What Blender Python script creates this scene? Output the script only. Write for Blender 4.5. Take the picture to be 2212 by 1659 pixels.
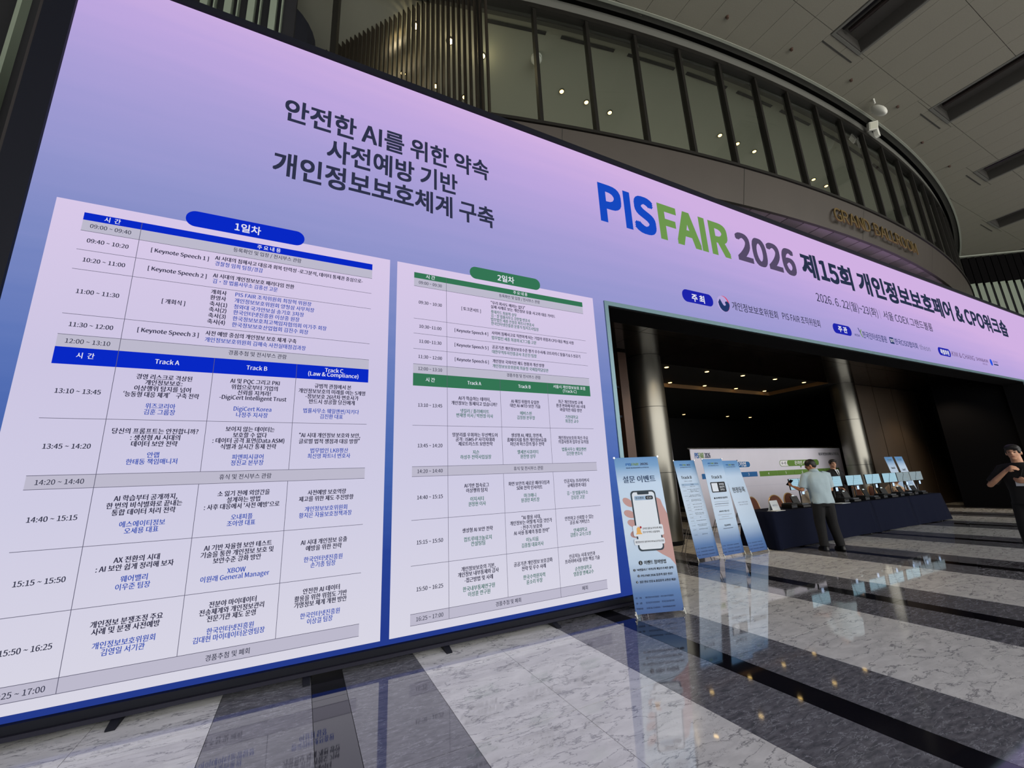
# Lobby of a convention hall: big LED wall with an event programme, registration desks behind its portal.
import bpy, bmesh, math, random, os
import numpy as np
from mathutils import Vector, Matrix
random.seed(7)
for o in list(bpy.data.objects): bpy.data.objects.remove(o)
SC = bpy.context.scene
COL = SC.collection
EYE = 1.55                      # camera height; everything was measured from there
D = 2.865*EYE                   # distance of the LED wall

# ---------------------------------------------------------------- camera
YAW, PIT, ROL, FPX = .465856917, .232896956, .0449940817, 896.1208
cy, sy, cp, sp = math.cos(YAW), math.sin(YAW), math.cos(PIT), math.sin(PIT)
fw = Vector((sy*cp, cy*cp, sp)); rt = Vector((cy, -sy, 0)); dn = fw.cross(rt)
r2 = math.cos(ROL)*rt + math.sin(ROL)*dn
d2 = -math.sin(ROL)*rt + math.cos(ROL)*dn
cam = bpy.data.cameras.new('camera'); co = bpy.data.objects.new('camera', cam); COL.objects.link(co)
m = Matrix.Identity(4)
for i in range(3):
    m[i][0] = r2[i]; m[i][1] = -d2[i]; m[i][2] = -fw[i]
m.translation = Vector((0, 0, EYE)); co.matrix_world = m
cam.sensor_fit = 'HORIZONTAL'; cam.sensor_width = 36; cam.lens = FPX/2212*36
cam.clip_start = .05; cam.clip_end = 300
SC.camera = co

# ---------------------------------------------------------------- world, lights, exposure
def lin(c):
    return tuple(((v/255)/12.92 if v/255 <= .04045 else (((v/255)+.055)/1.055)**2.4) for v in c[:3])
w = bpy.data.worlds.new('world'); SC.world = w; w.use_nodes = True
bgn = w.node_tree.nodes['Background']
bgn.inputs[0].default_value = (1, .98, .94, 1); bgn.inputs[1].default_value = 3.7
SC.view_settings.view_transform = 'Standard'; SC.view_settings.look = 'None'
SC.view_settings.exposure = 0; SC.view_settings.gamma = 1; SC.view_settings.use_curve_mapping = False
SC.cycles.max_bounces = 7; SC.cycles.diffuse_bounces = 4; SC.cycles.glossy_bounces = 4
SC.cycles.transparent_max_bounces = 12; SC.cycles.use_denoising = True
SC.cycles.sample_clamp_indirect = 6

def light(kind, name, loc, energy, col, rot=(0, 0, 0), size=None, size_y=None, **kw):
    l = bpy.data.lights.new(name, kind); l.energy = energy; l.color = col
    if size is not None:
        if kind == 'AREA':
            l.size = size
            if size_y: l.shape = 'RECTANGLE'; l.size_y = size_y
        else: l.shadow_soft_size = size
    for k, v in kw.items(): setattr(l, k, v)
    o = bpy.data.objects.new(name, l); o.location = loc; o.rotation_euler = rot; COL.objects.link(o); return o
# unseen fill lamps added inside the curved gallery to wash its ceiling
for x in (3, 8.5, 14, 20):
    light('AREA', 'gallery_fill', (x, 7.4 if x < 18 else 8.5, 7.75), 19, (1, .95, .8), (math.pi, 0, 0), 5, 1.2)
# registration lobby: real downlights
for x, y, en in ((9.4, 8.5, 70), (12.8, 8.5, 70), (16.2, 8.5, 70), (7.6, 6.6, 230), (13.0, 14.5, 60), (20.2, 6.4, 200)):
    light('SPOT', 'lobby_downlight', (x, y, 4.4), en, (1, .78, .5), (0, 0, 0), .08, spot_size=1.9, spot_blend=.7)

# ---------------------------------------------------------------- helpers
def setp(o, label=None, cat=None, group=None, kind=None):
    if label: o['label'] = label
    if cat: o['category'] = cat
    if group: o['group'] = group
    if kind: o['kind'] = kind
    return o
def empty(name, loc=(0, 0, 0), rz=0, **k):
    o = bpy.data.objects.new(name, None); o.location = loc; o.rotation_euler = (0, 0, rz); COL.objects.link(o)
    o.empty_display_size = .1
    return setp(o, **k)
def link(name, me, parent=None, **k):
    o = bpy.data.objects.new(name, me); COL.objects.link(o)
    if parent is not None: o.parent = parent
    return setp(o, **k)
class MB:
    def __init__(s): s.v = []; s.f = []
    def add(s, vs, fs):
        n = len(s.v); s.v += [tuple(p) for p in vs]; s.f += [tuple(i+n for i in f) for f in fs]; return s
    def box(s, x0, x1, y0, y1, z0, z1, M=None):
        vs = [(x, y, z) for z in (z0, z1) for y in (y0, y1) for x in (x0, x1)]
        if M is not None: vs = [M @ Vector(p) for p in vs]
        return s.add(vs, [(0, 2, 3, 1), (4, 5, 7, 6), (0, 1, 5, 4), (2, 6, 7, 3), (0, 4, 6, 2), (1, 3, 7, 5)])
    def tube(s, pts, rs, n=10, M=None, sx=1.0):
        pts = [Vector(p) for p in pts]
        if not hasattr(rs, '__len__'): rs = [rs]*len(pts)
        rings = []; up = None
        for i, p in enumerate(pts):
            a = pts[max(i-1, 0)]; b = pts[min(i+1, len(pts)-1)]; t = (b-a).normalized()
            if up is None:
                up = Vector((0, 0, 1)) if abs(t.z) < .9 else Vector((0, 1, 0))
            u = t.cross(up).normalized(); v = u.cross(t).normalized(); up = v
            rings.append([p+(u*math.cos(k*2*math.pi/n)*sx+v*math.sin(k*2*math.pi/n))*rs[i] for k in range(n)])
        vs = [q for r in rings for q in r]; fs = []
        for i in range(len(pts)-1):
            for k in range(n):
                k2 = (k+1) % n; fs.append((i*n+k, i*n+k2, (i+1)*n+k2, (i+1)*n+k))
        fs.append(tuple(range(n-1, -1, -1))); fs.append(tuple((len(pts)-1)*n+k for k in range(n)))
        if M is not None: vs = [M @ q for q in vs]
        return s.add(vs, fs)
    def loft(s, rings, cap=True):       # rings: list of (cx,cy,cz,rx,ry) horizontal ellipses
        n = 20; vs = []; fs = []
        for c in rings:
            e = c[5] if len(c) > 5 else 2.0
            for k in range(n):
                a = k*2*math.pi/n; ca, sa = math.cos(a), math.sin(a)
                vs.append((c[0]+c[3]*math.copysign(abs(ca)**(2/e), ca), c[1]+c[4]*math.copysign(abs(sa)**(2/e), sa), c[2]))
        for i in range(len(rings)-1):
            for k in range(n):
                k2 = (k+1) % n; fs.append((i*n+k, i*n+k2, (i+1)*n+k2, (i+1)*n+k))
        if cap: fs.append(tuple(range(n-1, -1, -1))); fs.append(tuple((len(rings)-1)*n+k for k in range(n)))
        return s.add(vs, fs)
    def ball(s, c, r, n=14, m=9, M=None):
        if not hasattr(r, '__len__'): r = (r, r, r)
        vs = [(c[0], c[1], c[2]-r[2])]
        for i in range(1, m):
            a = -math.pi/2+math.pi*i/m
            for k in range(n):
                b = 2*math.pi*k/n; vs.append((c[0]+r[0]*math.cos(a)*math.cos(b), c[1]+r[1]*math.cos(a)*math.sin(b), c[2]+r[2]*math.sin(a)))
        vs.append((c[0], c[1], c[2]+r[2])); L = len(vs)-1; fs = []
        for k in range(n):
            k2 = (k+1) % n; fs.append((0, 1+k2, 1+k)); fs.append((L, L-n+k, L-n+k2))
            for i in range(m-2): fs.append((1+i*n+k, 1+i*n+k2, 1+(i+1)*n+k2, 1+(i+1)*n+k))
        if M is not None: vs = [M @ Vector(q) for q in vs]
        return s.add(vs, fs)
    def mesh(s, name, mat, smooth=False):
        me = bpy.data.meshes.new(name); me.from_pydata(s.v, [], s.f); me.update()
        if mat is not None: me.materials.append(mat)
        if smooth: me.polygons.foreach_set('use_smooth', [True]*len(me.polygons))
        return me
    def obj(s, name, mat, parent=None, smooth=False, bevel=0, **k):
        o = link(name, s.mesh(name, mat, smooth), parent, **k)
        if bevel:
            b = o.modifiers.new('bevel', 'BEVEL'); b.width = bevel; b.segments = 2; b.limit_method = 'ANGLE'
        return o

# ---------------------------------------------------------------- materials
def nt(name):
    m = bpy.data.materials.new(name); m.use_nodes = True; return m, m.node_tree, m.node_tree.nodes['Principled BSDF']
def P(name, c, rough=.6, metal=0, spec=.5, ior=1.45, var=0, scale=8, bump=0, emit=None, es=1):
    m, t, b = nt(name); c = lin(c)
    b.inputs['Base Color'].default_value = (*c, 1); b.inputs['Roughness'].default_value = rough
    b.inputs['Metallic'].default_value = metal; b.inputs['IOR'].default_value = ior
    b.inputs['Specular IOR Level'].default_value = spec
    if emit:
        b.inputs['Emission Color'].default_value = (*lin(emit), 1); b.inputs['Emission Strength'].default_value = es
    if var or bump:
        g = t.nodes.new('ShaderNodeNewGeometry'); n = t.nodes.new('ShaderNodeTexNoise')
        n.inputs['Scale'].default_value = scale; n.inputs['Detail'].default_value = 5
        t.links.new(g.outputs['Position'], n.inputs['Vector'])
        if var:
            r = t.nodes.new('ShaderNodeValToRGB')
            r.color_ramp.elements[0].position = .3; r.color_ramp.elements[1].position = .7
            r.color_ramp.elements[0].color = (*[x*(1-var) for x in c], 1); r.color_ramp.elements[1].color = (*[min(1, x*(1+var)) for x in c], 1)
            t.links.new(n.outputs['Fac'], r.inputs['Fac']); t.links.new(r.outputs['Color'], b.inputs['Base Color'])
        if bump:
            bp = t.nodes.new('ShaderNodeBump'); bp.inputs['Strength'].default_value = bump; bp.inputs['Distance'].default_value = .01
            t.links.new(n.outputs['Fac'], bp.inputs['Height']); t.links.new(bp.outputs['Normal'], b.inputs['Normal'])
    return m
def E(name, c, s=1.0):
    m = bpy.data.materials.new(name); m.use_nodes = True; t = m.node_tree; t.nodes.clear()
    e = t.nodes.new('ShaderNodeEmission'); o = t.nodes.new('ShaderNodeOutputMaterial')
    e.inputs[0].default_value = (*lin(c), 1); e.inputs[1].default_value = s
    t.links.new(e.outputs[0], o.inputs[0]); return m
def Egrad(name, stops, z0, z1, streak=0, xst=None):
    m = bpy.data.materials.new(name); m.use_nodes = True; t = m.node_tree; t.nodes.clear()
    N = t.nodes.new; L = t.links.new
    g = N('ShaderNodeNewGeometry'); s = N('ShaderNodeSeparateXYZ'); mr = N('ShaderNodeMapRange'); r = N('ShaderNodeValToRGB')
    e = N('ShaderNodeEmission'); o = N('ShaderNodeOutputMaterial')
    L(g.outputs['Position'], s.inputs[0]); L(s.outputs['Z'], mr.inputs['Value'])
    mr.inputs['From Min'].default_value = z0; mr.inputs['From Max'].default_value = z1
    cr = r.color_ramp
    while len(cr.elements) < len(stops): cr.elements.new(.5)
    for el, (z, c) in zip(cr.elements, stops): el.position = (z-z0)/(z1-z0); el.color = (*lin(c), 1)
    val = mr.outputs[0]
    if streak:   # soft diagonal drift of the wallpaper shown on the screen
        mp = N('ShaderNodeMapping'); mp.inputs['Rotation'].default_value = (0, math.radians(-14), 0); mp.inputs['Scale'].default_value = (.35, 0, 5)
        n = N('ShaderNodeTexNoise'); n.inputs['Scale'].default_value = 1.2; n.inputs['Detail'].default_value = 3
        L(g.outputs['Position'], mp.inputs[0]); L(mp.outputs[0], n.inputs['Vector'])
        a = N('ShaderNodeMath'); a.operation = 'MULTIPLY_ADD'; a.inputs[1].default_value = streak
        sb = N('ShaderNodeMath'); sb.operation = 'SUBTRACT'; sb.inputs[1].default_value = streak*.5+.03
        L(n.outputs['Fac'], a.inputs[0]); xs_ = N('ShaderNodeMath'); xs_.operation = 'MULTIPLY_ADD'; xs_.inputs[1].default_value = .0125; L(s.outputs['X'], xs_.inputs[0]); L(mr.outputs[0], xs_.inputs[2]); L(xs_.outputs[0], a.inputs[2]); L(a.outputs[0], sb.inputs[0]); val = sb.outputs[0]
    L(val, r.inputs['Fac']); L(r.outputs['Color'], e.inputs[0]); L(e.outputs[0], o.inputs[0]); return m
def marble(name, base, vein, second=None, rough=.035, ior=1.8, vs=1.0, thin=.022, amt=.85, along=(1.0, 2.0)):
    m, t, b = nt(name); N = t.nodes.new; L = t.links.new
    g = N('ShaderNodeNewGeometry'); oi = N('ShaderNodeObjectInfo')
    mul = N('ShaderNodeVectorMath'); mul.operation = 'SCALE'; mul.inputs['Scale'].default_value = 37
    cmb = N('ShaderNodeCombineXYZ'); L(oi.outputs['Random'], cmb.inputs[0]); L(oi.outputs['Random'], cmb.inputs[2])
    L(cmb.outputs[0], mul.inputs[0])
    add = N('ShaderNodeVectorMath'); add.operation = 'ADD'; L(g.outputs['Position'], add.inputs[0]); L(mul.outputs[0], add.inputs[1])
    mp = N('ShaderNodeMapping'); mp.inputs['Rotation'].default_value = (0, 0, .35); mp.inputs['Scale'].default_value = (along[0]*vs, along[1]*vs, 1)
    L(add.outputs[0], mp.inputs[0])
    wn = N('ShaderNodeTexNoise'); wn.inputs['Scale'].default_value = 2.2; wn.inputs['Detail'].default_value = 6; wn.inputs['Roughness'].default_value = .62
    L(mp.outputs[0], wn.inputs['Vector'])
    wm = N('ShaderNodeVectorMath'); wm.operation = 'MULTIPLY_ADD'; wm.inputs[1].default_value = (.55, .55, .55); L(wn.outputs['Color'], wm.inputs[0]); L(mp.outputs[0], wm.inputs[2])
    def veins(scale, th):
        n = N('ShaderNodeTexNoise'); n.inputs['Scale'].default_value = scale; n.inputs['Detail'].default_value = 4; n.inputs['Roughness'].default_value = .5
        L(wm.outputs[0], n.inputs['Vector'])
        s = N('ShaderNodeMath'); s.operation = 'SUBTRACT'; s.inputs[1].default_value = .5; L(n.outputs['Fac'], s.inputs[0])
        a = N('ShaderNodeMath'); a.operation = 'ABSOLUTE'; L(s.outputs[0], a.inputs[0])
        mr = N('ShaderNodeMapRange'); mr.inputs['From Min'].default_value = 0; mr.inputs['From Max'].default_value = th
        mr.inputs['To Min'].default_value = 1; mr.inputs['To Max'].default_value = 0; L(a.outputs[0], mr.inputs['Value']); return mr.outputs[0]
    v1 = veins(1.6, thin); v2 = veins(4.2, thin*.75)
    mk = N('ShaderNodeTexNoise'); mk.inputs['Scale'].default_value = 1.1; L(mp.outputs[0], mk.inputs['Vector'])
    mkr = N('ShaderNodeMapRange'); mkr.inputs['From Min'].default_value = .42; mkr.inputs['From Max'].default_value = .62; L(mk.outputs['Fac'], mkr.inputs['Value'])
    v2m = N('ShaderNodeMath'); v2m.operation = 'MULTIPLY'; L(v2, v2m.inputs[0]); L(mkr.outputs[0], v2m.inputs[1])
    mx = N('ShaderNodeMath'); mx.operation = 'MAXIMUM'; L(v1, mx.inputs[0]); L(v2m.outputs[0], mx.inputs[1])
    am = N('ShaderNodeMath'); am.operation = 'MULTIPLY'; am.inputs[1].default_value = amt; L(mx.outputs[0], am.inputs[0])
    cr = N('ShaderNodeValToRGB'); cr.color_ramp.elements[0].position = .35; cr.color_ramp.elements[1].position = .68
    cr.color_ramp.elements[0].color = (*lin(base), 1); cr.color_ramp.elements[1].color = (*lin(second or base), 1)
    cn = N('ShaderNodeTexNoise'); cn.inputs['Scale'].default_value = 3.5; cn.inputs['Detail'].default_value = 7; L(wm.outputs[0], cn.inputs['Vector'])
    L(cn.outputs['Fac'], cr.inputs['Fac'])
    mix = N('ShaderNodeMix'); mix.data_type = 'RGBA'; mix.inputs[7].default_value = (*lin(vein), 1)
    L(am.outputs[0], mix.inputs[0]); L(cr.outputs['Color'], mix.inputs[6]); L(mix.outputs[2], b.inputs['Base Color'])
    b.inputs['Roughness'].default_value = rough; b.inputs['IOR'].default_value = ior; b.inputs['Specular IOR Level'].default_value = .5
    return m
def glass(name, tint=(.9, .95, .93), refl=.1):
    m = bpy.data.materials.new(name); m.use_nodes = True; t = m.node_tree; t.nodes.clear(); N = t.nodes.new; L = t.links.new
    a = N('ShaderNodeBsdfTransparent'); a.inputs[0].default_value = (*tint, 1)
    g = N('ShaderNodeBsdfGlossy'); g.inputs['Roughness'].default_value = .02
    f = N('ShaderNodeFresnel'); f.inputs[0].default_value = 1.5
    mx = N('ShaderNodeMixShader'); o = N('ShaderNodeOutputMaterial')
    L(f.outputs[0], mx.inputs[0]); L(a.outputs[0], mx.inputs[1]); L(g.outputs[0], mx.inputs[2]); L(mx.outputs[0], o.inputs[0]); return m
M_white = marble('white_marble', (208, 208, 209), (88, 88, 98), (228, 228, 228), vs=2.0, thin=.016, amt=.72, ior=1.95, along=(.75, 2.0))
M_grey = marble('grey_marble', (84, 85, 92), (176, 178, 188), (118, 118, 126), vs=4.0, thin=.014, amt=.6, along=(.8, 2.6), ior=1.8, rough=.045)
M_black = P('black_granite', (22, 22, 28), .04, ior=1.7)
M_grout = P('grout', (60, 60, 62), .8)
M_frame = P('dark_frame', (17, 19, 29), .5, spec=.2)
M_darkback = P('dark_back', (8, 8, 10), .9, spec=.1)
M_teal = P('brushed_trim', (104, 132, 142), .35, metal=.35)
M_ceil = P('ceiling_panel', (120, 118, 106), .85, spec=.15, var=.05, scale=60)
M_seam = P('ceiling_seam', (46, 46, 42), .9)
M_trim = P('light_trim', (138, 142, 130), .5)
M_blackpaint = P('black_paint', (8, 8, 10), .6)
M_bulk = P('bulkhead', (88, 88, 82), .8)
M_mull = P('mullion', (26, 24, 20), .5, metal=.3)
M_fascia = P('bronze_fascia', (60, 54, 48), .45, metal=.3, var=.05, scale=1.5)
M_soff = P('soffit_panel', (140, 122, 138), .6, var=.04, scale=2)  # purple spill of the LED wall is mixed into both panel greys
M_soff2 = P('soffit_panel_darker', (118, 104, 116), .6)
M_gall = P('gallery_ceiling', (150, 150, 136), .9, spec=.1)
M_fin = P('brown_fin', (44, 38, 31), .35, metal=.3)
M_slat = P('grey_slat', (122, 132, 116), .6)
M_darkwall = P('dark_wall', (20, 20, 24), .8)
M_brown = P('brown_wall', (52, 40, 28), .6, var=.12, scale=1.2)
M_lobceil = P('lobby_ceiling', (30, 24, 20), .12, ior=1.6)
M_tray = P('tray_ceiling', (12, 12, 13), .7)
M_cove = P('lit_tray_step', (120, 88, 54), .5)  # tray step face: its lit brightness is put into the colour
M_glass = glass('pane_glass')
M_steel = P('brushed_steel', (128, 126, 118), .36, metal=.95)
M_lamp = E('lamp', (255, 214, 132), 5)
M_lampb = E('lamp_bright', (255, 222, 150), 12)
M_gold = P('gold_letter', (128, 108, 68), .4, metal=.7)
M_white_pl = P('white_plastic', (205, 205, 195), .5)
M_chrome = P('chrome', (200, 200, 200), .2, metal=.9)
M_cloth = P('navy_cloth', (17, 21, 38), .9, spec=.1)
M_blackpl = P('black_plastic', (15, 15, 17), .45)
M_paper = P('paper', (205, 210, 215), .8)
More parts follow.
